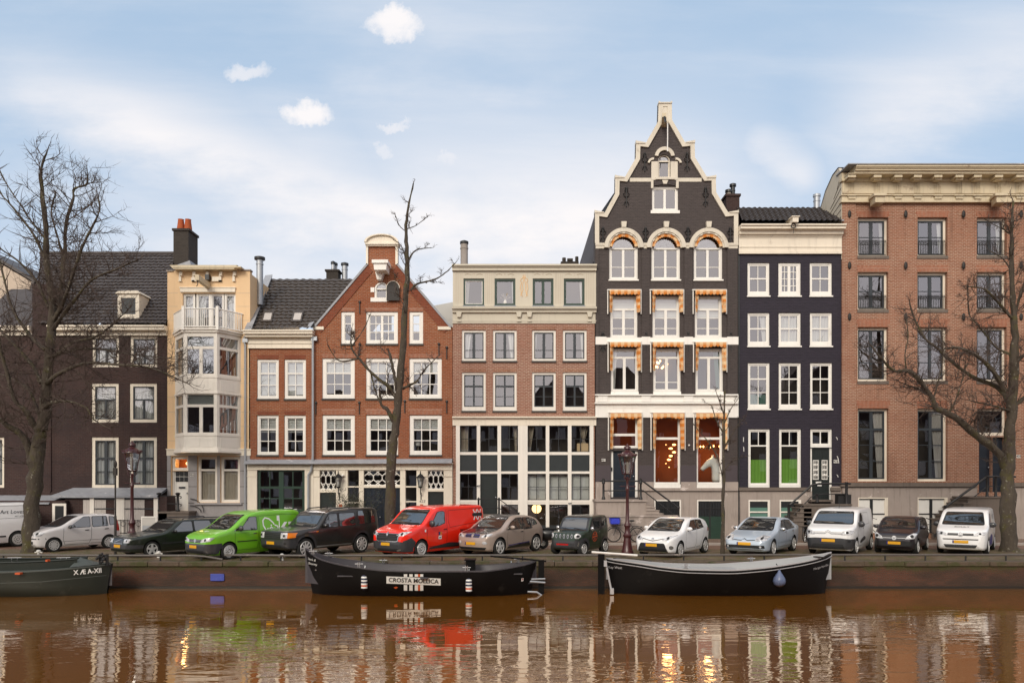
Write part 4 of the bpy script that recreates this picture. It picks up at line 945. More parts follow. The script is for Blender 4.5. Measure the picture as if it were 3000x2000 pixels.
for i, (x0, x1) in enumerate(((1358, 1418.5), (1449, 1510), (1560.5, 1621.5), (1651.5, 1712.5))):
    win(h, x0, 817, x1, 895.5, 5, 'sash_green', 'white' if i == 0 else 'sash_green', [], [(.5, 8)] if i == 2 else [], rec=.0, cur=(('left', 'curtain_grey', .25), ('right', 'curtain', .12), None, ('right', 'curtain', .18))[i], gl='glass_low' if i == 0 else 'glass_sky', sb=2, sill=(3, 2, 'lead', .08))
COLS = [1336, 1347.5, 1397, 1407, 1457.6, 1468, 1517.7, 1545.6, 1599, 1609, 1663.5, 1674, 1727, 1738.5]
h.holes.append(rect(1336, 1246, 1738.5, 1583.5))
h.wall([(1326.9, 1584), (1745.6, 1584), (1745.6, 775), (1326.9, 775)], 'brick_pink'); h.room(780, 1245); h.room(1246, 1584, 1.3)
tp = MB()
xs = [1327, 1358, 1418.5, 1449, 1510, 1560.5, 1621.5, 1651.5, 1712.5, 1745.8]
for i in range(0, 10, 2): tp.fbox(xs[i], 792, xs[i + 1], 898, -.06, -.001)
for i in range(1, 9, 2): tp.fbox(xs[i], 792, xs[i + 1], 816.5, -.058, -.001)
h.part('wooden_storey', tp, 'beige_wood')
gv = MB()
for a, b in ((1331, 1356), (1421, 1447), (1624, 1649), (1715, 1742)):
    n = 5
    for j in range(n): x = a + (b - a) * (j + .5) / n; gv.fbox(x - .5, 802, x + .5, 890, -.064, -.0605)
for cx in (1388, 1479.5, 1591, 1682):
    for s_ in (-1, 1): gv.tube([(fx(cx + s_ * q), YF - .064, fz(806 - 2.5 * math.sin((q - 8) / 6))) for q in range(8, 27, 3)], .014, 4)
h.part('carved_groove', gv, 'curtain_tan')
for ch, cx in zip('MKRJ', (1388, 1479.5, 1591, 1682)): sign_text(h.root, ch, cx, 805, .17, -.0605, 'curtain_tan', name='carved_letter')
og = MB()
for s_ in (-1, 1):
    og.tube([(fx(1535.5 + s_ * x), YF - .066, fz(y)) for x, y in ((2, 806), (4, 815), (9, 818), (11, 824), (7, 827), (10, 836), (11, 846), (8, 858), (10, 868))], .02, 4)
    og.tube([(fx(1535.5 + s_ * x), YF - .066, fz(y)) for x, y in ((1, 812), (2, 824), (5, 836), (4, 850), (7, 862), (5, 870))], .018, 4)
h.part('gilt_carving', og, 'gilt' if 'gilt' in M else 'stucco')
cornice(h, 1326, 1746, [(773, 778, .30), (778, 782, .24), (782, 792, .18)], 'beige_wood'); cornice(h, 1326, 1746, [(898, 903, .26), (903, 907, .20), (907, 914.5, .14), (914.5, 942, .03), (938, 941, .06), (941.2, 947, .045)], 'beige_wood', 'lower_cornice')
cb = MB()
for x in (1345, 1520.5, 1551, 1727): cb.fprism([(x - 5, 930), (x + 5, 930), (x + 8, 915), (x - 8, 915)], -.16, -.031); cb.fbox(x - 6, 938, x + 6, 943, -.10, -.061)
h.part('console', cb, 'beige_wood')
cornice(h, 1326.5, 1746, [(1219, 1223, .22), (1223, 1226, .16), (1226, 1246, .08)], 'cream', 'belt_cornice')
fr = MB()
for i in range(0, 14, 2): fr.fbox(COLS[i], 1246, COLS[i + 1], 1584, -.07, .12)
fr.fbox(1529, 1246, 1533, 1584, -.09, -.071)
for i in range(1, 13, 2):
    a, b = COLS[i], COLS[i + 1]
    for y0, y1 in ((1323.5, 1332), (1380, 1387)): fr.fbox(a, y0, b, y1, -.04, .12)
    if i != 3:
        fr.fbox(a, 1464, b, 1471, -.04, .12).fbox(a, 1471, b, 1477, -.02, .12)
fo = h.part('glass_front_frame', fr, 'offwhite')
dk = MB()
for i in range(1, 13, 2):
    a, b = COLS[i], COLS[i + 1]; dk.fbox(a, 1332, b, 1380, .02, .08)
    for y0, y1, hf in ((1247, 1323.5, .5), (1387, 1464, .5), (1477, 1540, 1)):
        if i == 3 and y0 > 1300: continue
        m = (a + b) / 2; pl_ = MB()
        pl_.fbox(a, y0, b, y0 + 2, .02, .08).fbox(a, y1 - 2.2, b, y1, .02, .08).fbox(a, y0 + 2, a + 1.8, y1 - 2, .021, .08).fbox(b - 1.8, y0 + 2, b, y1 - 2, .021, .08).fbox(m - 1, y0 + 2, m + 1, y1 - 2, .023, .08)
        if hf < 1: yq = y0 + (y1 - y0) * .5; pl_.fbox(a + 2, yq - .8, b - 2, yq + .8, .025, .08)
        pl_.build('sash', M['sash_black'], fo); panes(MB(), [a, m, b], [y0, (y0 + y1) / 2, y1], .06).build('pane', M['glass_shop'], fo)
    if i not in (3,): dk.fbox(a, 1540, b, 1584, .0, .08)
dk.build('dark_panel', M['panel_dark'], fo)
door(h, 1407, 1387, 1457.6, 1512, 'door_dark', .03, 1, 1, hole=False)
cl_ = MB(); cloth(cl_, 1350, 1250, 1372, 1322, .3, .05, .2); cloth(cl_, 1504, 1250, 1516, 1322, .3, .04, .15, (1508, 1516)); cloth(cl_, 1547, 1250, 1565, 1322, .3, .05, .2, (1547, 1554)); cloth(cl_, 1697, 1250, 1725, 1290, .3, .05, .2, (1708, 1715)); cloth(cl_, 1708, 1290, 1715, 1300, .3, .04, .2, (1703, 1722))
cl_.build('curtain', M['curtain_tan'], fo)
b2 = MB().fbox(1546, 1388, 1599, 1463, .28, .29).fbox(1609, 1388, 1663, 1463, .28, .29).fbox(1674, 1388, 1727, 1463, .24, .25); b2.build('blind', M['blind'], fo)
number_plate_sign(h, 1402, 1423, '427', -.10, 7, 7); number_plate_sign(h, 1669, 1474, '429', -.10, 7, 7)
RY = YF - .9; rl = MB()
for px in (1402, 1462): rl.lathe([(.07, gz(1506)), (.05, gz(1500)), (.045, gz(1465)), (.08, gz(1462)), (.05, gz(1459)), (.02, gz(1456))], 8, (gx(px), YF - .9, 0))
for y in (1461, 1487): rl.tube([(gx(1402), YF - .9, gz(y)), (gx(1462), YF - .9, gz(y)), (gx(1521), YF - .9, gz(y + 43))], .022, 5)
rl.lathe([(.05, 0), (.04, gz(1503)), (.06, gz(1500))], 8, (gx(1520), YF - .9, 0)); h.part('stoop_railing', rl, 'black_iron', smooth=40)
h.part('stoop', MB().fbox(1395, 1507, 1468, 1584, -1.0, -.071).fbox(1468, 1525, 1482, 1584, -1.0, -.071).fbox(1482, 1543, 1496, 1584, -1.0, -.071).fbox(1496, 1560, 1510, 1584, -1.0, -.071), 'stone_dark')
h.part('roof', MB().fbox(1327, 771, 1745.6, 775, .13, 9), 'lead'); flue(h, 1360, 716, 775, YF + 1.5, .19, 'concrete', 'black_iron', 1.15)
p = at(1670, 772, YF + 3); h.part('roof_vent', MB().box(p.x - .5, p.x + .45, YF + 2.8, YF + 3.4, p.z - .3, p.z + .06).tube([(p.x - .32, YF + 3, p.z), (p.x - .32, YF + 3, p.z + .30)], .1, 8).tube([(p.x - .15, YF + 3, p.z + .18), (p.x + .15, YF + 3, p.z + .18)], .1, 8).tube([(p.x + .36, YF + 3, p.z), (p.x + .36, YF + 3, p.z + .36)], .09, 8), 'brick_chimney')
p0 = at(1572, 1489, YF + .6); t = empty('globe_lamp', p0, label='large glowing round lamp behind the low basement window right of the steps', cat='lamp')
MB().blob((0, 0, 0), (.24, .24, .24), 14, 9).build('globe', M['globe_lamp'], t, smooth=60); MB().tube([(0, 0, .23), (0, 0, .7)], .012, 5).build('cord', M['sash_black'], t)
p0 = at(1702, 1322, YF + .3); t = empty('cardboard_box', p0, label='plain tan cardboard box standing in the upper right window of the glass front', cat='box')
MB().box(-.02, .36, -.15, .2, 0, .40).build('carton', M['stucco'], t, bevel=.01); MB().box(-.20, -.045, -.15, .2, 0, .40).build('side_carton', M['stucco'], t, bevel=.01)
p0 = at(1480, 894, YF + .12); t = empty('dried_flowers', p0, label='vase of pale dried flowers on the sill of the second top-storey window', cat='vase')
MB().lathe([(.05, 0), (.09, .06), (.09, .16), (.05, .24), (.06, .26)], 10).build('vase', M['curtain'], t, smooth=40)
fl = MB()
for i in range(16): a = rnd.uniform(-1.1, 1.1); l = rnd.uniform(.25, .42); fl.tube([(0, 0, .24), (math.sin(a) * l * .6, rnd.uniform(-.06, .06), .24 + math.cos(a) * l * .6), (math.sin(a) * l, rnd.uniform(-.1, .1), .22 + math.cos(a) * l)], [.006, .008, .02], 4)
fl.build('flower_heads', M['curtain_tan'], t)
p0 = at(1225, 1330, YF + .35); t = empty('table_lamp', p0, label='small table lamp with pale drum shade in the lower right window of the gabled house', cat='lamp')
MB().lathe([(.13, .42), (.14, .70)], 16).build('lamp_shade', M['curtain'], t, smooth=40); MB().lathe([(.10, 0), (.09, .03), (.02, .05), (.02, .42)], 10).build('lamp_base', M['curtain_tan'], t, smooth=40)
# ---- 6  dark grey stepped gable with the orange awnings
h = House('tall dark grey brick house with a white edged stepped gable and orange gingham awnings', 1744, 2162.5)
GO = [(1742.5, 1584), (1742.5, 620), (1771, 624.5), (1801.3, 568.6), (1802.3, 517.6), (1830, 520.8), (1862, 465), (1863, 417), (1892, 420), (1927.3, 358), (1929, 302), (1967, 302), (1968, 353.4), (2005.5, 418.7), (2034, 415.5), (2035, 463.4), (2069, 519), (2095.7, 517.6), (2097, 565.4), (2131.4, 622.9), (2161.5, 619.7), (2161.5, 1584)]
def inset(P, d):
    out = []
    for i in range(len(P)):
        p0, p1, p2 = Vector(P[i - 1]), Vector(P[i]), Vector(P[(i + 1) % len(P)])
        a, b = (p1 - p0).normalized(), (p2 - p1).normalized(); na, nb = Vector((-a.y, a.x)), Vector((-b.y, b.x))
        n = (na + nb); k = d / max(.45, (1 + na.dot(nb)) ) ; out.append(p1 + n * k)
    return [tuple(p) for p in out]
WX = ((1785.5, 1868), (1909.5, 1992), (2033.5, 2116))
for i, (x0, x1) in enumerate(WX):
    win(h, x0 - 1, 684, x1 + 1, 819, 6, 'white', 'white', [(.62, 2)], [(.5, 7)], rec=.12, arch=726, sill=(4, 2, 'white', .06), sb=3)
    win(h, x0 + 2, 866, x1, 988, 5.5, 'white', 'white', [(.30, 6), (.53, 2), (.80, 2)], [(.5, 8, .3, 1)], rec=.12, cur=(('blind', 'blind', .52)), sill=(7, 0, 'white', .03), sb=3)
    win(h, x0 + 4, 1020, x1 + 3, 1147, 5.5, 'white', 'white', [(.18, 6)] + ([(.80, 2)] if i == 1 else []), [(.5, 8, .18, 1)], rec=.12, sill=(8, 0, 'white', .03), sb=3, gl='glass_sky' if i == 0 else 'glass_low', cur=(('left', 'curtain', .2) if i == 0 else ('right', 'teal_cloth', .3) if i == 2 else None))
win(h, 1789.5, 1212, 1870, 1312, 5, 'white', 'white', [(.62, 7)], rec=.12, gl='glass_shop', sb=2, bot=5)
win(h, 1915.5, 1212, 1994, 1418, 4, 'white', 'white', [(.34, 7)], rec=.12, gl='glass_shop', sb=2, sill=(11, 0, 'white', .03))
win(h, 2041, 1212, 2117, 1418, 4, 'white', 'white', [(.34, 7)], rec=.12, gl='glass_shop', sb=2, sill=(11, 0, 'white', .03))
door(h, 1797, 1320, 1862, 1456, 'door_blue', .14, 3, 2, (7, 'white'))
win(h, 1910, 545, 1987, 617, 5, 'white', 'white', [], [(.5, 7)], rec=.10, sill=(9, 4, 'white', .05), sb=3)
win(h, 1928, 452, 1964, 520, 3, 'cream', 'cream', rec=.10, arch=470, sb=2)
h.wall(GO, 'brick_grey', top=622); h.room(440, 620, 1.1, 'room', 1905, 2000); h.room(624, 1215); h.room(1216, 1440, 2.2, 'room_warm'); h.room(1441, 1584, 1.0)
IN = inset(GO, 12.5); cp = MB()
for i in range(1, len(GO) - 2):
    A, B = [GO[i], GO[i + 1]], [IN[i], IN[i + 1]]
    fstrip(cp, A, B, -.09 - .002 * (i % 2), .25)
for (x, y) in ((1742.5, 620), (1802.3, 517.6), (1863, 417), (2034, 415.5), (2095.7, 517.6), (2161.5, 619.7)):
    s_ = 1 if x < 1950 else -1; cp.fprism([(x - s_ * 1, y + 6), (x - s_ * 1, y - 3), (x + s_ * 3, y - 1), (x + s_ * 26, y + 3), (x + s_ * 26, y + 6)], -.13, .26)
cp.fbox(1742.5, 626, 1755, 713, -.088, .25).fbox(2149, 626, 2161.5, 713, -.088, .25); cp.fprism([(1928, 302), (1929, 299), (1934, 303), (1962, 303), (1967, 299), (1968, 302), (1968, 306), (1928, 306)], -.14, .27); cp.fprism([(1929, 306), (1967, 306), (1967, 352), (1960, 362), (1936, 362), (1929, 352)], -.06, .24)
h.part('gable_coping', cp, 'trim_shaded')
h.part('gable_panel', MB().fbox(1936, 309, 1960, 311, -.075, -.061).fbox(1936, 311, 1938, 345, -.074, -.061), 'curtain_tan')
hbm = MB(); q0 = at(1945, 362, YF); q1 = at(1946, 337, YF - .9); hbm.add([q0 + Vector((a, 0, b)) for a, b in ((-.13, -.2), (.13, -.2), (.13, .12), (-.13, .12))] + [q1 + Vector((a, 0, b)) for a, b in ((-.1, -.1), (.1, -.1), (.1, .1), (-.1, .1))], [(0, 1, 2, 3), (4, 5, 6, 7), (0, 1, 5, 4), (1, 2, 6, 5), (2, 3, 7, 6), (3, 0, 4, 7)])
hbo = h.part('hoist_beam', hbm, 'cream_worn'); MB().tube([q1 + Vector((0, 0, -.08)), q1 + Vector((.08, 0, -.35))], .05, 6).build('pulley', M['sash_black'], hbo)
MB().tube([at(1956, 362, YF - .8), at(1956, 400, YF - .8), at(1955.5, 444, YF - .8)], .028, 6).build('hoist_rope', M['curtain'], hbo)
sr_ = MB(); cx = 1946.5
ring(sr_, cx, 461, 19, 29, 0.1, PI - .1, -.10, .05, 14)
for s_ in (-1, 1): ring(sr_, cx + s_ * 33, 481, 11, 17, (.15 if s_ > 0 else PI / 2 - .1), (PI / 2 + .1 if s_ > 0 else PI - .15), -.10, .05, 8)
sr_.fbox(1908, 474, 1928, 528, -.04, .06).fbox(1964, 474, 1985, 528, -.04, .06).fbox(1920, 520.2, 1976, 527, -.09, .08); h.part('window_surround', sr_, 'trim_shaded')
bd = MB().fbox(1845, 522, 1907.5, 533, -.03, .01).fbox(1985.5, 522, 2055, 533, -.03, .01).fbox(1907, 528.5, 1914, 552, -.035, .01).fbox(1980, 528.5, 1988, 552, -.035, .01); bd.fprism([(1939, 529), (1957, 529), (1953, 540), (1943, 540)], -.07, .01); h.part('white_band', bd, 'trim_shaded')
h.part('brick_arch', MB().fprism([(1914, 531), (1938, 531), (1942, 541), (1918, 544)], -.05, -.001).fprism([(1958, 531), (1981, 531), (1977, 544), (1954, 541)], -.05, -.001), 'brick_grey')
for i, (x0, x1) in enumerate(WX):
    c = (x0 + x1) / 2; hm = MB(); ring(hm, c, 727, 46, 57.5, 0, PI, -.16, .02, 22); ring(hm, c, 727, 42, 46, 0, PI, -.10, .02, 22)
    hm.fprism([(c - 6, 669), (c + 6, 669), (c + 8, 652), (c - 8, 652)], -.20, .02)
    for k in range(1, 6):
        a = PI * k / 6; ux, uy = math.cos(a), -math.sin(a); p = (c + 44 * ux, 727 + 44 * uy); t = (-uy, ux)
        hm.fprism([(p[0] - t[0] * 4 - ux * 3, p[1] - t[1] * 4 - uy * 3), (p[0] + t[0] * 4 - ux * 3, p[1] + t[1] * 4 - uy * 3), (p[0] + t[0] * 4 + ux * 3, p[1] + t[1] * 4 + uy * 3), (p[0] - t[0] * 4 + ux * 3, p[1] - t[1] * 4 + uy * 3)], -.13, -.02)
    h.part('arch_hood', hm, 'trim_shaded')
    ar = MB(); n = 14; A = []; B = []
    for k in range(n * 2 + 1):
        a = PI * .04 + PI * .92 * k / (n * 2); A.append((c + 43 * math.cos(a), 727 - 43 * math.sin(a))); q = 34.0 - (2.0 if k % 2 else 0); B.append((c + q * math.cos(a), 727 - q * math.sin(a)))
    fstrip(ar, A, B, -.05, .05); h.part('arch_awning', ar, 'gingham')
im = MB()
for x0, x1 in ((1744, 1770), (1884, 1896), (2007, 2019), (2131, 2161.5)): im.fbox(x0, 713, x1, 720, -.10, .01).fbox(x0 + 1, 720, x1 - 1, 729, -.07, .01)
h.part('impost', im, 'trim_shaded')
pi_ = MB()
for x0, x1 in ((1744.6, 1754), (1880, 1903), (2004, 2028), (2130, 2160.5)):
    pi_.fbox(x0, 729, x1, 989, -.055, -.001).fbox(x0, 1008, x1, 1154, -.056, -.001)
h.part('pilaster', pi_, 'brick_grey')
wb = MB().fbox(1744.5, 989, 2161.5, 1008, -.075, -.001)
for x0, x1 in ((1744.3, 1776), (1879, 1904), (2003, 2029), (2129, 2161.8)): wb.fbox(x0, 987, x1, 1010, -.09, -.0755)
h.part('white_band', wb, 'white')
lc = MB(); lc.fbox(1743.5, 1154, 2163, 1158, -.22, -.001).fbox(1744, 1158, 2162, 1177, -.10, -.001).fbox(1743, 1177, 2163.5, 1182, -.24, -.001).fbox(1744, 1182, 2162, 1223, -.09, -.001)
for x0, x1 in ((1752, 1780), (1880, 1906), (2004, 2031)): lc.fbox(x0, 1155, x1, 1176, -.17, -.101)
for x0, x1 in ((1790, 1868), (1915, 1994), (2040, 2116)): lc.frame([(fx(x0), fz(1207)), (fx(x1), fz(1207)), (fx(x1), fz(1192)), (fx(x0), fz(1192))], [(fx(x0 + 2), fz(1205)), (fx(x1 - 2), fz(1205)), (fx(x1 - 2), fz(1194)), (fx(x0 + 2), fz(1194))], YF - .105, YF - .0905)
h.part('lower_cornice', lc, 'white')
def awning(x0, x1, y0, yb, fl):
    """retracted box awning: scalloped valance, hanging cheeks, thin white frame"""
    mb = MB(); n = 9; A = []; B = []
    for k in range(n * 6 + 1):
        t = k / (n * 6); x = x0 + (x1 - x0) * t; A.append((x, y0)); B.append((x, y0 + 11 + 3.5 * abs(math.sin(PI * n * t)) + fl * math.sin(t * 9 + x0)))
    fstrip(mb, A, B, -.30, -.27)
    v = [(fx(x0), YF - .30, fz(y0)), (fx(x1), YF - .30, fz(y0)), (fx(x1 - 2), YF - .01, fz(y0 - 3)), (fx(x0 + 2), YF - .01, fz(y0 - 3))]; mb.add(v, [(0, 1, 2, 3)])
    for xa, xb, s_ in ((x0, x0 + 12, 1), (x1 - 12, x1, -1)):
        P = []; m = 12
        for k in range(m + 1):
            t = k / m; y = y0 + 4 + (yb - y0 - 4) * t; wv = .035 * math.sin(t * 14 + x0)
            o = (xa if s_ > 0 else xb); i_ = (xb - 3 * t if s_ > 0 else xa + 3 * t)
            P += [(fx(o), YF - .29 + wv * .5, fz(y)), (fx((o + i_) / 2), YF - .22 + wv, fz(y)), (fx(i_), YF - .12 - wv, fz(y))]
        mb.add(P, [(3 * k + j, 3 * k + j + 1, 3 * k + j + 4, 3 * k + j + 3) for k in range(m) for j in range(2)])
    o = h.part('awning', mb, 'gingham')
    f = MB()
    for x in (x0 - 4, x1 + 4): f.tube([(fx(x), YF - .10, fz(y0 - 4)), (fx(x), YF - .10, fz(yb + 4))], .032, 5)
    f.fbox(x0 - 5, y0 - 6, x1 + 5, y0 - 3, -.16, -.005); f.build('awning_frame', M['white'], o)
for i, dx in enumerate((0, 124.5, 249.5)):
    awning(1784 + dx, 1873 + dx, 853, 917, 0.0); awning(1785 + dx, 1874 + dx, 1005, 1087, (0, .6, 1.5)[i]); awning(1786 + dx, 1877 + dx, 1212, 1315, 2.0)
for x, y in ((1887.5, 577 - 40), (2012, 537),): pass
for x, y in ((1888.5, 468), (2012.5, 468)): anchor(h, x, y + 9, 52)
for x, y in ((1834.5, 579), (2066.5, 579)): anchor(h, x, y, 54)
for x in (1766, 1891, 2015, 2139): anchor(h, x, 690, 42)
for x in (1766, 1893, 2016, 2141): anchor(h, x, 1004, 54)
h.part('plinth_paint', MB().fbox(1744.6, 1363, 1789, 1411, -.012, -.001).fbox(1870.5, 1363, 1915, 1411, -.012, -.001).fbox(1994.5, 1363, 2040.5, 1411, -.012, -.001).fbox(2117.5, 1363, 2161, 1411, -.012, -.001), 'plinth_violet')
sb_ = MB().fbox(1744.6, 1411, 1788, 1584, -.05, -.001).fbox(1871, 1411, 1915, 1584, -.05, -.001).fbox(1995, 1411, 2040, 1584, -.05, -.001).fbox(2118, 1411, 2161.8, 1584, -.05, -.001).fbox(1915, 1429.2, 1995, 1463, -.048, -.001).fbox(2040, 1429.2, 2118, 1463, -.048, -.001)
h.part('stone_base', sb_, 'stone_base'); h.part('stone_ledge', MB().fbox(1872, 1428.6, 2162.5, 1437, -.15, -.051), 'stone_base')
for x0, x1, nm in ((1916, 1994.5, 'basement_window'), (2041, 2117, 'basement_door')):
    y1 = 1512 if nm == 'basement_window' else 1580
    w = MB().fbox(x0, 1463.2, x1, 1467, -.06, -.002).fbox(x0, 1467, x0 + 4, y1, -.06, -.002).fbox(x1 - 4, 1467, x1, y1, -.06, -.002).build(nm, M['offwhite'], h.root)
    g2 = MB()
    for k in range(9): g2.tube([(fx(x0 + 7 + k * (x1 - x0 - 14) / 8), YF - .05, fz(1468)), (fx(x0 + 7 + k * (x1 - x0 - 14) / 8), YF - .05, fz(1512))], .014, 4)
    g2.fbox(x0 + 4, 1487, x1 - 4, 1490, -.055, -.03).fbox((x0 + x1) / 2 - 2, 1467, (x0 + x1) / 2 + 2, y1, -.057, -.02); g2.build('grille', M['black_iron'], w)
    MB().fbox(x0 + 4, 1467, x1 - 4, min(y1, 1512), -.012, -.005).build('pane', M['sash_black'], w)
    if nm == 'basement_door': MB().fbox(x0 + 4, 1512, x1 - 4, 1580, -.04, -.005).build('door_panel', M['sash_green'], w)
stp = MB().fbox(1747, 1469, 1893, 1584, -1.35, -.051).fbox(1744, 1463, 1897, 1469, -1.42, -.052)
for k in range(5): stp.fbox(1893, 1477 + k * 9.5, 1907 + k * 12, 1584 if k == 4 else 1486 + k * 9.5, -1.38, -.053).fbox(1893, 1475 + k * 9.5, 1909 + k * 12, 1477 + k * 9.5, -1.42, -.054)
stp.fbox(1747, 1514, 1985, 1584, -1.75, -1.381).fbox(1745, 1509, 1988, 1514, -1.80, -1.36); h.part('stoop', stp, 'stone_base')
RY = YF - 1.28; rl = MB(); 
for px in (1768, 1877): rl.lathe([(.09, gz(1464)), (.09, gz(1458)), (.055, gz(1454)), (.05, gz(1418)), (.085, gz(1414)), (.06, gz(1408)), (.07, gz(1403)), (.02, gz(1400))], 10, (gx(px), YF - 1.28, 0))
rl.tube([(gx(1757), YF - 1.28, gz(1408.5)), (gx(1883), YF - 1.28, gz(1408.5)), (gx(1987), YF - 1.28, gz(1486))], .045, 6).tube([(gx(1768), YF - 1.28, gz(1437)), (gx(1884), YF - 1.28, gz(1436)), (gx(1975), YF - 1.28, gz(1508))], .03, 6)
rl.lathe([(.07, gz(1560)), (.06, gz(1490)), (.09, gz(1486)), (.05, gz(1482))], 8, (gx(1987), YF - 1.28, 0)); h.part('stoop_railing', rl, 'black_iron', smooth=40)
number_plate_sign(h, 1768, 1347, '431', -.03, 11, 7.5); h.part('bell_box', MB().fbox(1790, 1368, 1794.5, 1379, .05, .12), 'sash_black'); h.part('camera', MB().blob((fx(2017.5), YF - .08, fz(1304)), (.05, .06, .05), 8, 6), 'white', smooth=60)
rp = MB(); pk = (1948, 330)
rp.add([(fx(1745), YF + .31, fz(640)), (fx(1948), YF + .31, fz(345)), (fx(1948), YF + 10, fz(345)), (fx(1745), YF + 10, fz(640)), (fx(2160), YF + .31, fz(640)), (fx(2160), YF + 10, fz(640))], [(0, 1, 2, 3), (4, 1, 2, 5)]); h.part('roof', rp, 'tile_dark')
sg = MB().prism([(fx(1741.4), fz(760)), (fx(1742.4), fz(760)), (fx(1742.4), fz(640)), (fx(1741.4), fz(640))], YF + .3, YF + 6); h.part('side_gable', sg, 'brick_grey')
# lit rooms behind the ground-floor glass
def chandelier(name, p, label, spots, m, arms=True):
    t = empty(name, p, label=label, cat='chandelier'); a = MB(); b = MB()
    for (x, y, z, r0) in spots:
        if arms: a.tube([(0, 0, .15), (x * .6, y * .6, z - .12), (x, y, z - r0)], .012, 4)
        b.blob((x, y, z), (r0, r0, r0 * (1.6 if arms else .5)), 8, 5)
    a.tube([(0, 0, -.1), (0, 0, .8)], .015, 5).blob((0, 0, .0), (.06, .06, .10), 8, 6); a.build('stem', M['black_iron'], t); b.build('bulbs', M[m], t)
chandelier('chandelier', at(2078, 1312, YF + 1.0), 'candle chandelier glowing above the white horse statue', [(.75 * math.cos(a), .35 * math.sin(a), .06 + .03 * (i % 2), .034) for i, a in enumerate([k * 2 * PI / 9 for k in range(9)])], 'bulb')
chandelier('strip_pendant', at(1970, 1335, YF + 1.0), 'hanging lamp of stacked glowing strips in the window right of the front door', [(.08 * (-1) ** k - (.25 if k > 3 else 0), 0, .0 + .19 * (3 - k % 7), .10 if k < 5 else .035) for k in range(9)], 'strip_lamp', False)
chandelier('cluster_lamp', at(1940, 1066, YF + .8), 'cluster of small round bulbs glowing in the middle first floor window', [(rnd.uniform(-.3, .3), rnd.uniform(-.2, .2), rnd.uniform(-.2, .2), .04) for k in range(12)], 'bulb')
for p, e in ((at(2078, 1340, YF + .8), 44), (at(1955, 1345, YF + .9), 26), (at(1830, 1260, YF + .9), 9), (at(1943, 1080, YF + .6), 3)):
    ld = bpy.data.lights.new('room_light', 'POINT'); ld.energy = e; ld.color = (1, .52, .2); ld.shadow_soft_size = .25; lo = bpy.data.objects.new('room_light', ld); COL.objects.link(lo); lo.location = p
# the white horse bust: neck, head and ears grown as one skin
def horse():
    t = empty('horse_statue', at(2097, 1415, YF + .6), label='white horse head and neck statue in the orange lit window', cat='statue')
    P = [((.10, 0, 0), .34), ((.08, 0, .35), .31), ((.02, 0, .70), .25), ((-.10, 0, .98), .20), ((-.22, 0, 1.10), .19), ((-.36, 0, 1.00), .20), ((-.52, 0, .86), .145), ((-.66, 0, .74), .115), ((-.74, 0, .66), .105)]
    me = bpy.data.meshes.new('horse'); bm = bmesh.new(); vs = [bm.verts.new(p) for p, r in P]
    for a, b in zip(vs, vs[1:]): bm.edges.new((a, b))
    R = [r for p, r in P]
    for s_ in (-1, 1):
        e1 = bm.verts.new((-.16, s_ * .09, 1.27)); e2 = bm.verts.new((-.15, s_ * .11, 1.43)); bm.edges.new((vs[4], e1)); bm.edges.new((e1, e2)); R += [.05, .018]
    bm.to_mesh(me); bm.free(); o = bpy.data.objects.new('horse', me); COL.objects.link(o)
    sk = o.modifiers.new('skin', 'SKIN'); sd = o.modifiers.new('sub', 'SUBSURF'); sd.levels = 2; sd.render_levels = 2
    for i, r in enumerate(R): me.skin_vertices[0].data[i].radius = (r * .8, r)
    me.skin_vertices[0].data[0].use_root = True
    dg = bpy.context.evaluated_depsgraph_get(); m2 = bpy.data.meshes.new_from_object(o.evaluated_get(dg)); bpy.data.objects.remove(o)
    m2.materials.clear(); m2.materials.append(M['white']); m2.polygons.foreach_set('use_smooth', [True] * len(m2.polygons)); b = link_mesh('body', m2, t)
    ey = MB()
    for s_ in (-1, 1): ey.blob((-.33, s_ * .115, 1.09), (.03, .02, .025), 8, 5)
    for s_ in (-1, 1): ey.blob((-.74, s_ * .055, .73), (.02, .015, .02), 6, 4)
    ey.build('eyes_and_nostrils', M['curtain_grey'], t); mn = MB()
    for k in range(8): mn.blob((.36 - k * .055, .02 * (-1) ** k, .36 + k * .115), (.13, .05, .12), 7, 5)
    mn.build('mane', M['curtain_grey'], t, smooth=60)
horse()
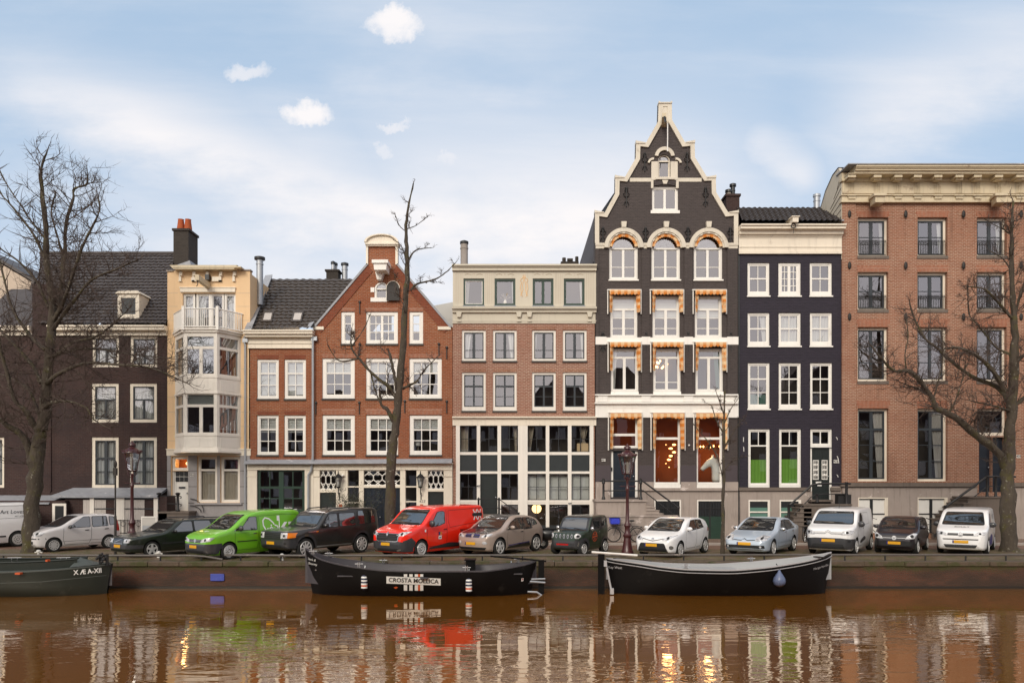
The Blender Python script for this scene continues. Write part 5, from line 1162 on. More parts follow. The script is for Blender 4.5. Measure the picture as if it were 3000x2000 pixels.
# ---- 7  violet-black house
h = House('violet black brick house with a broad white cornice and green cloths in its windows', 2162.5, 2465)
VX = ((2190, 2254.5), (2280.5, 2346), (2372.5, 2437.5)); WS = (4, 2, 'white', .06)
for i, (x0, x1) in enumerate(VX):
    if i == 1: win(h, x0, 769.5, x1, 866, 6, 'white', 'white', [(.25, 2), (.5, 2), (.75, 2)], [(.06, 5), (.255, 1.8), (.5, 8), (.745, 1.8), (.94, 5)], rec=.06, sill=WS, sb=3.5, bot=10)
    else: win(h, x0, 769.5, x1, 866, 5, 'white', 'white', [(.5, 4)], [(.5, 2)], rec=.06, sill=WS, bot=10)
    win(h, x0 + .5, 916, x1, 1013, 5, 'white', 'white', [(.5, 4)], [(.5, 2)], rec=.06, sill=WS, bot=10, cur=(('right', 'curtain', .4), ('full', 'curtain'), ('full', 'curtain'))[i])
    win(h, x0 + 1, 1062.5, x1 + .5, 1197, 5, 'white', 'white', [(.35, 4), (.68, 2)], [(.5, 2)], rec=.06, sill=WS, bot=10, gl='glass_low', cur=(('low', 'teal_cloth', .72) if i == 0 else None))
    if i < 2: win(h, x0 + 2, 1256, x1 + 1, 1428, 5, 'white', 'white', [(.28, 4)], [(.5, 2, 0, .28)], rec=.06, bot=10, gl='glass_shop', cur=('low', 'green_cloth', .53 if i else .54))
    for ya, yb in ((752, 768.5), (899, 915), (1046, 1061.5), (1240, 1255)): lintel(h, x0 + 1, x1 - 1, ya, yb, 5, 'brick_violet', -.003)
win(h, 2374, 1256, 2437.5, 1310, 5, 'white', 'white', [], [(.5, 3)], rec=.06, gl='glass_low', bot=8)
do = door(h, 2380, 1311, 2432, 1463, 'door_dark', .10, 1, 2, (6, 'white'))
dg_ = MB()
for x0 in (2383.5, 2409.5):
    dg_.frame([(fx(x0), fz(1404)), (fx(x0 + 17), fz(1404)), (fx(x0 + 17), fz(1347)), (fx(x0), fz(1347))], [(fx(x0 + 1.5), fz(1402)), (fx(x0 + 15.5), fz(1402)), (fx(x0 + 15.5), fz(1349)), (fx(x0 + 1.5), fz(1349))], YF + .085, YF + .10)
    for k in range(3):
        x = x0 + 4.2 + k * 4.3; dg_.fbox(x - .5, 1348, x + .5, 1403, .088, .098)
        for y in (1361, 1376, 1391): dg_.lathe([(.012, -.07), (.04, 0), (.012, .07)], 6, (fx(x), YF + .088, fz(y)))
dg_.build('door_grille', M['white'], do); MB().fbox(2385, 1349, 2399, 1402, .104, .106).fbox(2411, 1349, 2425, 1402, .104, .106).build('door_pane', M['sash_black'], do); MB().fbox(2392, 1410, 2408, 1415, .08, .10).fbox(2397, 1420, 2409, 1423, .08, .10).build('newspaper', M['curtain'], do)
h.wall([(2162.9, 1584), (2464.6, 1584), (2464.6, 665), (2162.9, 665)], 'brick_violet'); h.room(668, 1440); h.room(1441, 1584)
cornice(h, 2164, 2464, [(655, 659, .58), (659, 669, .50), (669, 674, .34), (674, 685, .26), (685, 692, .14), (692, 697, .09), (697, 721, .06), (721, 724, .10), (724, 736, .07), (736, 743, .12)], 'cream')
zr = at(2300, 609, YF + 2.9).z
r = MB(); tile_roof(r, (fx(2168), YF - .35, fz(656)), (fx(2458), YF - .35, fz(656)), (at(2442, 609, YF + 2.9).x, YF + 2.9, zr), (at(2158, 609, YF + 2.9).x, YF + 2.9, zr), .27, .33, .05); ro = h.part('roof', r, 'tile_dark')
zq = MB(); zq.add([(fx(2168), YF + 6, fz(656)), (fx(2458), YF + 6, fz(656)), (at(2442, 609, YF + 2.9).x, YF + 2.91, zr), (at(2158, 609, YF + 2.9).x, YF + 2.91, zr)], [(0, 1, 2, 3)]); zq.build('back_slope', M['tile_dark'], ro)
fl_ = MB()
fl_.add([(fx(2452), YF - .3, fz(655)), (fx(2466), YF - .3, fz(652)), (at(2452, 600, YF + 2.9).x, YF + 2.9, zr + .2), (at(2438, 606, YF + 2.9).x, YF + 2.9, zr + .1)], [(0, 1, 2, 3)]); fl_.build('flashing', M['lead'], ro)
hb2 = MB(); a0 = at(2331, 644, YF - .75); hb2.box(a0.x - .14, a0.x + .14, YF - .75, YF + 1.4, a0.z - .10, a0.z + .14).box(a0.x - .20, a0.x + .20, YF - .80, YF + 1.2, a0.z + .141, a0.z + .18); ho = h.part('hoist_beam', hb2, 'cream')
MB().tube([Vector((a0.x - .05, YF - .6, a0.z - .1)) + Vector((.11 * math.sin(q), 0, -.14 + .11 * math.cos(q))) for q in [i * PI / 6 for i in range(13)]], .025, 5).tube([(a0.x - .05, YF - .6, a0.z - .35), (a0.x - .05, YF - .6, a0.z - .6)], .012, 4).build('hook', M['black_iron'], ho)
flue(h, 2393, 578, 610, YF + 3.6, .17, 'zinc', 'zinc', 1.2)
p = at(2142, 620, YF + 3); p1 = at(2142, 581, YF + 3); ck = h.part('chimney', MB().box(p.x - .34, p.x + .36, YF + 2.7, YF + 3.5, p.z - 1.5, p1.z).box(p.x - .40, p.x + .42, YF + 2.64, YF + 3.56, p1.z, p1.z + .12), 'brick_brown'); flue(h, 2135, 565, 582, YF + 3, .13, 'concrete', 'sash_black', 1.5); flue(h, 2147, 548, 582, YF + 3.1, .12, 'sash_black', 'sash_black', 1.5)
h.part('stone_base', MB().fbox(2163.2, 1428, 2192, 1584, -.05, -.001).fbox(2255, 1438, 2283, 1584, -.05, -.001).fbox(2192, 1438, 2255, 1463, -.049, -.001).fbox(2283, 1438, 2378, 1463, -.049, -.001).fbox(2346, 1463, 2378, 1584, -.05, -.001).fbox(2434, 1424, 2464, 1584, -.05, -.001), 'stone_base')
h.part('stone_ledge', MB().fbox(2166, 1427, 2376, 1437, -.14, -.0505).fbox(2434, 1427, 2464, 1437, -.14, -.0505), 'stone_dark')
for x0, x1 in ((2192, 2255.5), (2283, 2346)):
    w = MB().fbox(x0, 1463.2, x1, 1468, -.05, -.002).fbox(x0, 1468, x0 + 4, 1545, -.05, -.002).fbox(x1 - 7, 1468, x1, 1545, -.05, -.002).fbox(x0 + 4, 1497, x1 - 7, 1501, -.045, -.002).build('basement_window', M['offwhite'], h.root)
    MB().fbox(x0 + 4, 1468, x1 - 7, 1545, -.012, -.004).build('pane', M['sash_black'], w); MB().fbox(x0 + 4.2, 1486, x1 - 7.2, 1497, -.018, -.013).fbox(x0 + 4.2, 1503, x1 - 7.2, 1545, -.018, -.013).build('cloth', M['teal_cloth'], w)
stp = MB().fbox(2376, 1463.2, 2440, 1469, -.5, -.0515).fbox(2355, 1480, 2495, 1584, -1.2, -.052).fbox(2352, 1476, 2497, 1480, -1.25, -.0525)
for k in range(5): stp.fbox(2345 - k * 10, 1489 + k * 13, 2378, 1501 + k * 13 if k < 4 else 1584, -1.2, -.053).fbox(2343 - k * 10, 1486 + k * 13, 2378, 1489 + k * 13, -1.24, -.0535)
h.part('stoop', stp, 'stone_dark')
RY = YF - 1.1; rl = MB(); Yr = YF - 1.1
rl.tube([(gx(2311), Yr, gz(1481)), (gx(2379), Yr, gz(1420)), (gx(2400), Yr, gz(1416)), (gx(2492), Yr, gz(1416))], .05, 6).tube([(gx(2326), Yr, gz(1507)), (gx(2376), Yr, gz(1455)), (gx(2395, ), Yr, gz(1447)), (gx(2485), Yr, gz(1446))], .025, 5)
for px, yt, yb in ((2311, 1478, 1530), (2394, 1447, 1470), (2480, 1413, 1478)): rl.lathe([(.09, gz(yb)), (.07, gz(yb - 8)), (.065, gz(yt + 4)), (.09, gz(yt)), (.05, gz(yt - 2))], 9, (gx(px), Yr, 0))
rl.fbox(2456, 1448, 2494, 1476, -1.0, -.6); h.part('stoop_railing', rl, 'black_iron', smooth=40)
number_plate_sign(h, 2448, 1351, '433', -.03, 12, 9)
cs = MB()
for px, y0, y1, b in ((2449, 1280, 1288, 4), (2452, 1335, 1356, 5), (2451, 1390, 1397, 4), (2178, 1280, 1294, 0), (2178, 1308, 1322, 1)): cs.tube([(fx(px), YF - .02, fz(y0)), (fx(px + b * .7), YF - .02, fz((y0 + y1) / 2 - 1)), (fx(px + b), YF - .02, fz(y1))], .018, 4)
h.part('cable_end', cs, 'curtain'); downpipe(h, [(2164, 750), (2164, 1584)], 'sash_black', .035, -.05)
# ---- 8  big tan brick warehouse at the right edge
h = House('broad tan brick warehouse at the right edge with a peeling cream cornice', 2465, 3070, 'warehouse_house')
TX = ((2513, 2603), (2688, 2776), (2862, 2950)); SS = (9, 1, 'stone_dark', .03)
def juliet(x0, x1, y0, y1):
    mb = MB(); n = 16
    for k in range(n + 1): x = x0 + (x1 - x0) * k / n; mb.tube([(fx(x), YF + .05, fz(y0 + (3 if k % 2 else 0))), (fx(x), YF + .05, fz(y1))], .011, 4)
    for y in (y0, y0 + 4, y1): mb.tube([(fx(x0), YF + .05, fz(y)), (fx(x1), YF + .05, fz(y))], .018, 4)
    h.part('window_rail', mb, 'black_iron')
for i, (x0, x1) in enumerate(TX):
    c_ = (('right', 'curtain', .18), ('right', 'curtain', .2), ('right', 'curtain', .2))[i]
    win(h, x0, 637, x1, 749.5, 6.5, 'cream', 'sash_dark', [(.48, 2)], [(.5, 9)], rec=.20, sill=SS, sb=4, cur=c_); win(h, x0 - .5, 797, x1 - .5, 907, 6.5, 'cream', 'sash_dark', [(.48, 2)], [(.5, 9)], rec=.20, sill=SS, sb=4)
    win(h, x0 - .5, 958, x1 - .5, 1116, 6.5, 'cream', 'sash_dark', [(.33, 2), (.66, 2)], [(.5, 8)], rec=.20, sill=SS, sb=4)
    juliet(x0 + 5, x1 - 6, 704, 746); juliet(x0 + 5, x1 - 6, 865, 904)
    if i < 2: win(h, x0, 1196, x1 + .5, 1409, 6.5, 'cream', 'sash_dark', [(.27, 7), (.50, 2), (.74, 2)], [(.5, 9)], rec=.20, sb=4, gl='glass_shop', cur=('right', 'curtain_grey', .42 if i == 0 else .45))
    for ya, yb in ((618, 636), (778, 796), (936, 957), (1174, 1195)): lintel(h, x0 + 1, x1 - 1, ya, yb, 7)
win(h, 2862, 1196, 2950, 1276, 6.5, 'cream', 'sash_dark', rec=.20, gl='glass_low', sb=2, bot=10)
pg = MB(); ring(pg, 2906, 1232, 22, 24, 0, 2 * PI, .255, .27, 20, .85)
for a in range(6): q = a * PI / 3 + .3; pg.tube([(fx(2906 + 23 * math.cos(q)), YF + .26, fz(1232 - 19 * math.sin(q))), (fx(2906 + 40 * math.cos(q)), YF + .26, fz(1232 - 34 * math.sin(q)))], .022, 4)
h.part('transom_tracery', pg, 'sash_dark')
door(h, 2868, 1280, 2906.5, 1441, 'door_blue', .20, 3, 1); door(h, 2907.5, 1280, 2944, 1441, 'door_blue', .20, 3, 1)
h.wall([(2465.4, 1584), (3069.6, 1584), (3069.6, 500), (2465.4, 500)], 'brick_tan', top=600); h.room(600, 1440); h.room(1441, 1584)
h.part('pier', MB().fbox(2465.6, 592, 2505, 1413, -.07, -.001).fbox(2960, 592, 3069, 1413, -.07, -.001), 'brick_tan')
cornice(h, 2488, 3070, [(480, 488, .95), (488, 492, .90), (492, 499, .84), (499, 507, .74)], 'cream_worn', 'cornice'); h.part('gutter', MB().fbox(2486, 478, 3070, 481, -1.0, .5), 'lead')
fz_ = MB().fbox(2466, 507, 3070, 530, -.20, .1).fbox(2466, 530, 3070, 569, -.10, .1).fbox(2465, 569, 3070, 572, -.22, .1).fbox(2466, 572, 3070, 588, -.14, .1).fbox(2465, 588, 3070, 592, -.20, .1)
fz_.fbox(2486, 507, 3070, 509, -.72, -.2); h.part('frieze', fz_, 'cream_worn')
mo = MB(); tg = MB()
for px in (2497, 2572, 2633, 2690, 2750, 2812, 2866, 2928, 2990, 3050):
    mo.fbox(px - 12, 512, px + 11, 519, -.66, -.2).fbox(px - 10, 519, px + 9, 527, -.50, -.2)
    for k in range(-1, 3): tg.fbox(px - 4 + k * 5 - 1, 534, px - 4 + k * 5 + 1, 565, -.13, -.101)
    tg.fbox(px - 13, 570, px + 12, 573, -.26, -.15); tg.fbox(px - 11, 576, px + 10, 582, -.20, -.141)
h.part('modillion', mo, 'cream_worn'); h.part('triglyph', tg, 'cream_worn')
for px in (2570, 2925):
    Yp = YF - 1.35; a0 = at(px - 8 if px < 2700 else px - 8, 596, YF - .2); b0 = at(px + 8, 584, Yp); d_ = (b0 - a0); mb = MB(); s_ = Vector((.22, 0, 0)); u_ = Vector((0, 0, .17))
    mb.add([a0 - s_ - u_, a0 + s_ - u_, a0 + s_ + u_, a0 - s_ + u_, b0 - s_ - u_ * .8, b0 + s_ - u_ * .8, b0 + s_ + u_, b0 - s_ + u_], [(0, 1, 2, 3), (4, 5, 6, 7), (0, 1, 5, 4), (1, 2, 6, 5), (2, 3, 7, 6), (3, 0, 4, 7)])
    s2 = Vector((.30, 0, 0)); mb.add([a0 - s2 + u_, a0 + s2 + u_, a0 + s2 + u_ * 1.7, a0 - s2 + u_ * 1.7, b0 - s2 + u_ + d_ * .08, b0 + s2 + u_ + d_ * .08, b0 + s2 + u_ * 1.7 + d_ * .08, b0 - s2 + u_ * 1.7 + d_ * .08], [(0, 1, 2, 3), (4, 5, 6, 7), (0, 1, 5, 4), (1, 2, 6, 5), (2, 3, 7, 6), (3, 0, 4, 7)])
    h.part('hoist_beam', mb, 'cream_worn')
sx_ = fx(2466); prof = [(YF - .05, fz(592)), (YF - .05, fz(512)), (YF + .3, fz(486)), (YF + 1.0, fz(492)), (YF + 1.9, fz(520)), (YF + 2.7, fz(568)), (YF + 3.6, fz(640)), (YF + 3.6, fz(760)), (YF - .05, fz(760))]
sm = MB(); n = len(prof); sm.add([(sx_ - .03, y, z) for y, z in prof] + [(sx_ + .12, y, z) for y, z in prof], [list(range(n)), list(range(n, 2 * n))] + [(i, (i + 1) % n, (i + 1) % n + n, i + n) for i in range(n)]); so = h.part('side_boarding', sm, 'siding')
jl = MB()
for k in range(12):
    z = fz(740 - k * 21); jl.tube([(sx_ - .035, YF - .02, z), (sx_ - .035, YF + max(.3, 3.4 - max(0, k - 4) * .42), z - .6 + .0 * k)], .016, 4)
jl.build('board_joint', M['sill_dark'], so)
rp = MB(); q = prof[2:8]; m_ = len(q); rp.add([(sx_ - .06, y, z + .05) for y, z in q] + [(fx(3070), y, z + .05) for y, z in q], [(i, i + 1, i + 1 + m_, i + m_) for i in range(m_ - 1)]); h.part('roof', rp, 'lead')
for r_, y in enumerate((629, 779, 929)):
    for px in (2486.5, 2651, 2820, 2988):
        h.part('wall_anchor', MB().blob((fx(px), YF - .1, fz(y)), (.09, .05, .19), 10, 7), 'iron_brown', smooth=50)
sbm = MB().fbox(2466, 1426, 2512, 1584, -.08, -.001).fbox(2599.5, 1426, 2686, 1584, -.08, -.001).fbox(2774, 1426, 2860, 1584, -.08, -.001).fbox(2512, 1426, 2599.5, 1456, -.079, -.001).fbox(2686, 1426, 2774, 1456, -.079, -.001).fbox(2950, 1426, 3069, 1584, -.08, -.001); h.part('stone_base', sbm, 'stone_base')
h.part('stone_ledge', MB().fbox(2465, 1413, 2864, 1425, -.20, -.002).fbox(2948, 1413, 3069, 1425, -.20, -.002), 'stone_dark')
for x0, x1 in ((2512, 2599.5), (2686, 2774)):
    w = MB().fbox(x0, 1456.2, x1, 1460, -.07, -.002).fbox(x0, 1460, x0 + 3, 1560, -.07, -.002).fbox(x1 - 9, 1460, x1, 1560, -.07, -.002).build('basement_window', M['cream'], h.root)
    MB().fbox(x0 + 3, 1460, x1 - 9, 1463, -.05, -.002).fbox(x0 + 3, 1503, x1 - 9, 1506, -.051, -.002).fbox((x0 + x1) / 2 - 8, 1463, (x0 + x1) / 2, 1560, -.052, -.002).build('sash', M['sash_black'], w)
    MB().fbox(x0 + 3, 1463, x1 - 9, 1560, -.014, -.004).build('blind', M['blind'], w)
stp = MB().fbox(2846, 1458, 2970, 1584, -1.5, -.081).fbox(2840, 1454, 2975, 1458, -1.56, -.082)
for k in range(6): stp.fbox(2836 - k * 12, 1464 + k * 12, 2846, 1476 + k * 12 if k < 5 else 1584, -1.5, -.083).fbox(2834 - k * 12, 1461 + k * 12, 2846, 1464 + k * 12, -1.55, -.084)
h.part('stoop', stp, 'stone_dark'); RY = YF - 1.45; rl = MB(); Yr = YF - 1.45
rl.tube([(gx(2770), Yr, gz(1484)), (gx(2891), Yr, gz(1396)), (gx(2975), Yr, gz(1396))], .055, 6).tube([(gx(2785), Yr, gz(1508)), (gx(2893), Yr, gz(1424)), (gx(2930), Yr, gz(1424))], .025, 5)
for px, yt, yb in ((2770, 1480, 1520), (2892, 1393, 1456), (2917, 1393, 1456)): rl.lathe([(.09, gz(yb)), (.06, gz(yb - 8)), (.055, gz(yt + 6)), (.10, gz(yt + 2)), (.05, gz(yt - 1))], 9, (gx(px), Yr, 0))
h.part('stoop_railing', rl, 'black_iron', smooth=40); number_plate_sign(h, 2981, 1336, '435', -.09, 12, 9)
# ================================================================ bare trees: trunk (trunk and limbs) and crown (twigs)
def mat_bark():
    m, n, b = mk('bark'); v = n.coord(); x, y, z = n.sep(v)
    f = n.noise(n.comb(n.m('MULTIPLY', x, 9), n.m('MULTIPLY', y, 9), n.m('MULTIPLY', z, 3)), 1.0, 5, .7)
    c = n.mix(f, (.030, .023, .017), (.115, .090, .066))
    c = n.mix(n.ramp(n.noise(v, 1.8, 5, .7), .50, .66, 0, .75), c, (.085, .075, .020))
    c = n.mix(n.ramp(n.noise(v, 6, 4, .7), .60, .68, 0, .8), c, (.30, .28, .22))
    n.put(b.inputs['Base Color'], c); b.inputs['Roughness'].default_value = .9; n.put(b.inputs['Normal'], n.bump(f, 1.0, .08)); MATS['bark'] = m
mat_bark(); paint('twig', (.072, .050, .040), .9, .35, 3)
def tree(label, base, limbs, seed, density=1.0, reach=1.0, name='bare_tree'):
    """limbs: (list of (px, py, depth offset), radius at its foot, radius at its tip)"""
    R = random.Random(seed); Y = base.y; t = empty(name, base, label=label, cat='tree', group='bare trees along the quay', world=True)
    tm, cm = MB(), MB(); count = [0]
    def twig(p, d, L, r, lev):
        n = 4 if lev < 2 else 3; pts = [p]; q = p.copy(); dd = d.copy()
        for i in range(n):
            dd = (dd + Vector((R.gauss(0, .20), R.gauss(0, .20), R.gauss(.07, .16)))).normalized(); q = q + dd * (L / n); pts.append(q.copy())
        cm.tube(pts, [r * (1 - .75 * i / n) for i in range(n + 1)], 3 if r < .012 else 4, False); count[0] += 1
        if lev >= 3 or count[0] > 9500: return
        for i in range(1, n + 1):
            for k in range(2 if R.random() < (.75 if lev < 2 else .45) else 1):
                if R.random() < .88:
                    s_ = Vector((R.gauss(0, 1), R.gauss(0, .8), R.gauss(.15, .8))).normalized(); nd = (dd * .75 + s_ * .85).normalized()
                    twig(pts[i], nd, L * R.uniform(.42, .72), max(.0062, r * .58), lev + 1)
    for li, (pts, r0, r1) in enumerate(limbs):
        W_ = [at(px, py, Y + dy) for px, py, dy in pts]
        P = []; m = len(W_)
        for i in range(m - 1):                       # a smooth line with small kinks
            p0, p1, p2, p3 = W_[max(i - 1, 0)], W_[i], W_[i + 1], W_[min(i + 2, m - 1)]
            for k in range(4):
                s_ = k / 4; P.append(.5 * ((2 * p1) + (p2 - p0) * s_ + (2 * p0 - 5 * p1 + 4 * p2 - p3) * s_ ** 2 + (3 * p1 - p0 - 3 * p2 + p3) * s_ ** 3))
        P.append(W_[-1]); n = len(P); rad = [(r0 + (r1 - r0) * (i / (n - 1)) ** (1.15 if li == 0 else .8)) for i in range(n)]
        P = [p + Vector((R.gauss(0, .10), R.gauss(0, .10), 0)) * rad[i] * (0 if i == 0 else 1) for i, p in enumerate(P)]
        rad = [q * R.uniform(.88, 1.14) for q in rad]
        if li == 0: rad[0] *= 1.4; rad[1] *= 1.12
        tm.tube(P, rad, 10 if r0 > .12 else 6, True)
        Ls = sum((P[i + 1] - P[i]).length for i in range(n - 1))
        for i in range(2 if li else int(n * .55), n):
            d0 = (P[i] - P[i - 1]).normalized()
            k = density * (P[i] - P[i - 1]).length * 4.6 * (1 if li else .55)
            while R.random() < k:
                k -= 1; s_ = Vector((R.gauss(0, 1), R.gauss(0, .8), R.gauss(.35, .8))).normalized(); s_ = (s_ - d0 * s_.dot(d0)).normalized()
                twig(P[i].lerp(P[i - 1], R.random()), (d0 * .55 + s_).normalized(), reach * R.uniform(.5, 1.15) * min(1, .28 + rad[i] / .085), min(.022, rad[i] * .5 + .006), 1)
        twig(P[-1], (P[-1] - P[-2]).normalized(), reach * .4, max(.008, r1), 2)
    tm.v = [(a + R.gauss(0, .011), b_ + R.gauss(0, .011), c_) for a, b_, c_ in tm.v]
    tm.build('trunk', M['bark'], t, smooth=60); cm.build('crown', M['twig'], t); return t
b = Vector(((88 - 1500) * 32.6 / FP, 32.6, 0))
tree('large bare tree with wide spreading limbs at the far left, behind the silver hatchback', b, [
 ([(88, 1621, 0), (95, 1480, 0), (103, 1378, 0), (115, 1283, 0), (126, 1245, 0), (134, 1168, 0), (140, 1070, .1), (149, 976, .1), (151, 880, .2), (134, 745, .2), (134, 668, .2), (122, 553, .2), (122, 488, .2), (140, 440, .2)], .31, .022),
 ([(103, 1378, 0), (84, 1320, -.1), (73, 1287, -.2), (50, 1262, -.4), (19, 1244, -.6), (-40, 1190, -1)], .20, .07),
 ([(149, 965, .1), (168, 880, .4), (182, 821, .5), (188, 745, .6), (195, 649, .6), (214, 584, .6), (218, 553, .6), (253, 541, .6), (256, 511, .6)], .12, .02),
 ([(160, 935, 0), (178, 900, -.3), (199, 850, -.5), (232, 745, -.8), (264, 676, -1), (291, 618, -1.2), (287, 576, -1.2)], .11, .02),
 ([(155, 965, 0), (210, 890, -.4), (268, 821, -.7), (345, 787, -1.0), (406, 760, -1.2)], .09, .02),
 ([(140, 1045, 0), (180, 1030, -.3), (214, 1003, -.6), (276, 988, -.9), (322, 957, -1.1), (375, 908, -1.3)], .09, .02),
 ([(140, 1060, .1), (176, 1036, .3), (237, 1022, .6), (306, 1024, .9), (383, 1038, 1.2), (459, 1045, 1.4), (559, 1057, 1.6)], .09, .015),
 ([(134, 1130, 0), (165, 1099, -.4), (245, 1065, -.8), (345, 1068, -1.1), (433, 1076, -1.3), (498, 1099, -1.5), (555, 1126, -1.6)], .10, .015),
 ([(118, 1210, 0), (140, 1186, -.3), (165, 1176, -.5), (207, 1176, -.8), (253, 1195, -1.0), (276, 1229, -1.1), (312, 1250, -1.2)], .10, .015),
 ([(122, 1122, 0), (96, 1072, .2), (57, 1026, .4), (0, 965, .6), (-40, 930, .8)], .10, .03),
 ([(113, 1267, 0), (77, 1206, -.3), (42, 1168, -.5), (19, 1084, -.7), (0, 1015, -.9), (-10, 900, -1)], .13, .03),
 ([(132, 1025, 0), (92, 988, .3), (65, 950, .5), (34, 900, .8), (8, 800, 1), (-20, 700, 1.2)], .09, .03),
 ([(134, 700, .2), (92, 649, .2), (60, 600, .2), (20, 540, .3), (-10, 480, .4)], .05, .015), ([(134, 765, .2), (100, 690, .3), (40, 610, .5), (0, 560, .6), (-30, 450, .8)], .06, .02),
 ([(142, 900, .2), (110, 830, .4), (60, 770, .6), (10, 735, .8), (-30, 700, 1)], .06, .02), ([(188, 760, .6), (170, 700, .4), (150, 620, .3), (165, 560, .2)], .05, .015),
 ([(120, 1235, 0), (90, 1150, .6), (40, 1110, 1.0), (-20, 1090, 1.4)], .08, .02)], 11, 1.2, 1.45)
b = Vector(((1143 - 1500) * 32.8 / FP, 32.8, 0))
tree('tall crooked bare tree with cut limbs in front of the red gabled house', b, [
 ([(1143, 1610, 0), (1143, 1500, 0), (1145, 1400, 0), (1150, 1310, 0), (1160, 1253, 0), (1166, 1170, 0), (1179, 1042, 0), (1186, 915, 0), (1192, 819, 0), (1192, 723, 0), (1189, 672, 0), (1195, 615, 0), (1211, 538, 0)], .235, .025),
 ([(1165, 1170, 0), (1140, 1135, -.2), (1112, 1112, -.4), (1082, 1085, -.5), (1048, 1045, -.6), (1029, 1017, -.7), (1030, 970, -.7)], .09, .025),
 ([(1048, 1050, -.6), (1010, 1058, -.6), (985, 1050, -.7), (960, 1010, -.8)], .05, .012), ([(1029, 1017, -.7), (1065, 965, -.7), (1085, 920, -.7)], .03, .01),
 ([(1163, 1144, 0), (1156, 1100, .2), (1150, 1074, .3), (1141, 1036, .4)], .075, .06), ([(1156, 1240, 0), (1135, 1200, -.2), (1118, 1186, -.3), (1112, 1150, -.4)], .085, .05),
 ([(1112, 1176, -.3), (1095, 1130, -.3), (1085, 1090, -.3), (1060, 1060, -.2)], .035, .01),
 ([(1180, 1138, 0), (1205, 1125, -.2), (1221, 1117, -.3), (1246, 1080, -.5), (1284, 1042, -.7)], .07, .012),
 ([(1203, 851, 0), (1221, 832, -.1), (1272, 819, -.2), (1304, 800, -.3), (1336, 768, -.4)], .05, .012),
 ([(1194, 768, 0), (1214, 736, 0), (1240, 728, 0), (1264, 726, 0)], .035, .012), ([(1190, 672, 0), (1221, 659, 0), (1253, 634, 0)], .025, .01), ([(1190, 680, 0), (1170, 660, 0), (1157, 628, 0)], .02, .01), ([(1190, 760, 0), (1175, 720, 0), (1150, 700, 0)], .02, .008),
 ([(1186, 900, 0), (1165, 860, .2), (1155, 800, .3)], .025, .008)], 23, .55, .6)
b = Vector(((2957 - 1500) * 32.9 / FP, 32.9, 0))
tree('large bare tree with a mossy trunk at the right edge, beside the white van', b, [
 ([(2957, 1611, 0), (2954, 1540, 0), (2951, 1448, 0), (2953, 1370, 0), (2956, 1286, 0), (2961, 1223, 0), (2967, 1159, 0), (2971, 1063, 0), (2972, 967, 0), (2971, 920, 0), (2966, 851, 0), (2963, 733, 0), (2965, 645, 0), (2968, 590, 0)], .30, .03),
 ([(2948, 1370, 0), (2925, 1325, -.2), (2862, 1277, -.6), (2798, 1222, -.9), (2744, 1195, -1.1), (2733, 1170, -1.2), (2687, 1105, -1.4), (2655, 1085, -1.5), (2617, 1085, -1.6), (2578, 1044, -1.7), (2550, 1010, -1.7)], .19, .02),
 ([(2735, 1172, -1.2), (2703, 1143, -1.1), (2665, 1130, -1.0), (2639, 1120, -1.0)], .06, .02),
 ([(2962, 1185, 0), (2935, 1145, .2), (2910, 1127, .3), (2846, 1101, .6), (2783, 1054, .8), (2744, 1018, 1), (2709, 990, 1), (2680, 936, 1), (2665, 888, 1)], .13, .02),
 ([(2945, 1145, .1), (2916, 1095, -.3), (2878, 1054, -.5), (2830, 1025, -.7), (2795, 1018, -.8), (2767, 1022, -.8)], .11, .03),
 ([(2967, 1041, 0), (2930, 1025, .2), (2910, 1009, .3), (2862, 948, .5), (2840, 920, .6), (2835, 840, .6)], .06, .015),
 ([(2968, 935, 0), (2945, 910, -.2), (2926, 888, -.3), (2890, 850, -.4), (2860, 842, -.5), (2825, 838, -.5)], .07, .015),
 ([(2963, 689, 0), (2940, 672, 0), (2922, 663, 0), (2884, 642, 0)], .035, .01), ([(2975, 1060, 0), (3000, 1040, -.3), (3040, 1010, -.5), (3090, 930, -.6)], .09, .03), ([(2965, 1190, 0), (2995, 1170, .3), (3050, 1120, .5), (3100, 1060, .6)], .11, .03),
 ([(2958, 1205, 0), (2930, 1194, -.5), (2907, 1187, -.7), (2862, 1178, -.9), (2838, 1172, -1.0)], .07, .015), ([(2972, 930, 0), (2990, 860, 0), (3020, 780, 0), (3030, 700, 0)], .06, .015), ([(2735, 1165, -1.2), (2750, 1110, -1.2), (2762, 1050, -1.1), (2760, 960, -1)], .035, .01),
 ([(2655, 1085, -1.5), (2650, 1040, -1.5), (2660, 990, -1.4), (2655, 930, -1.4)], .03, .01), ([(2780, 1210, -1), (2800, 1170, -1), (2820, 1110, -.8), (2835, 1060, -.7)], .035, .01), ([(2966, 800, 0), (2940, 760, .2), (2900, 735, .3)], .04, .01)], 37, 1.2, 1.05)
b = on_ground(2117, 1622)
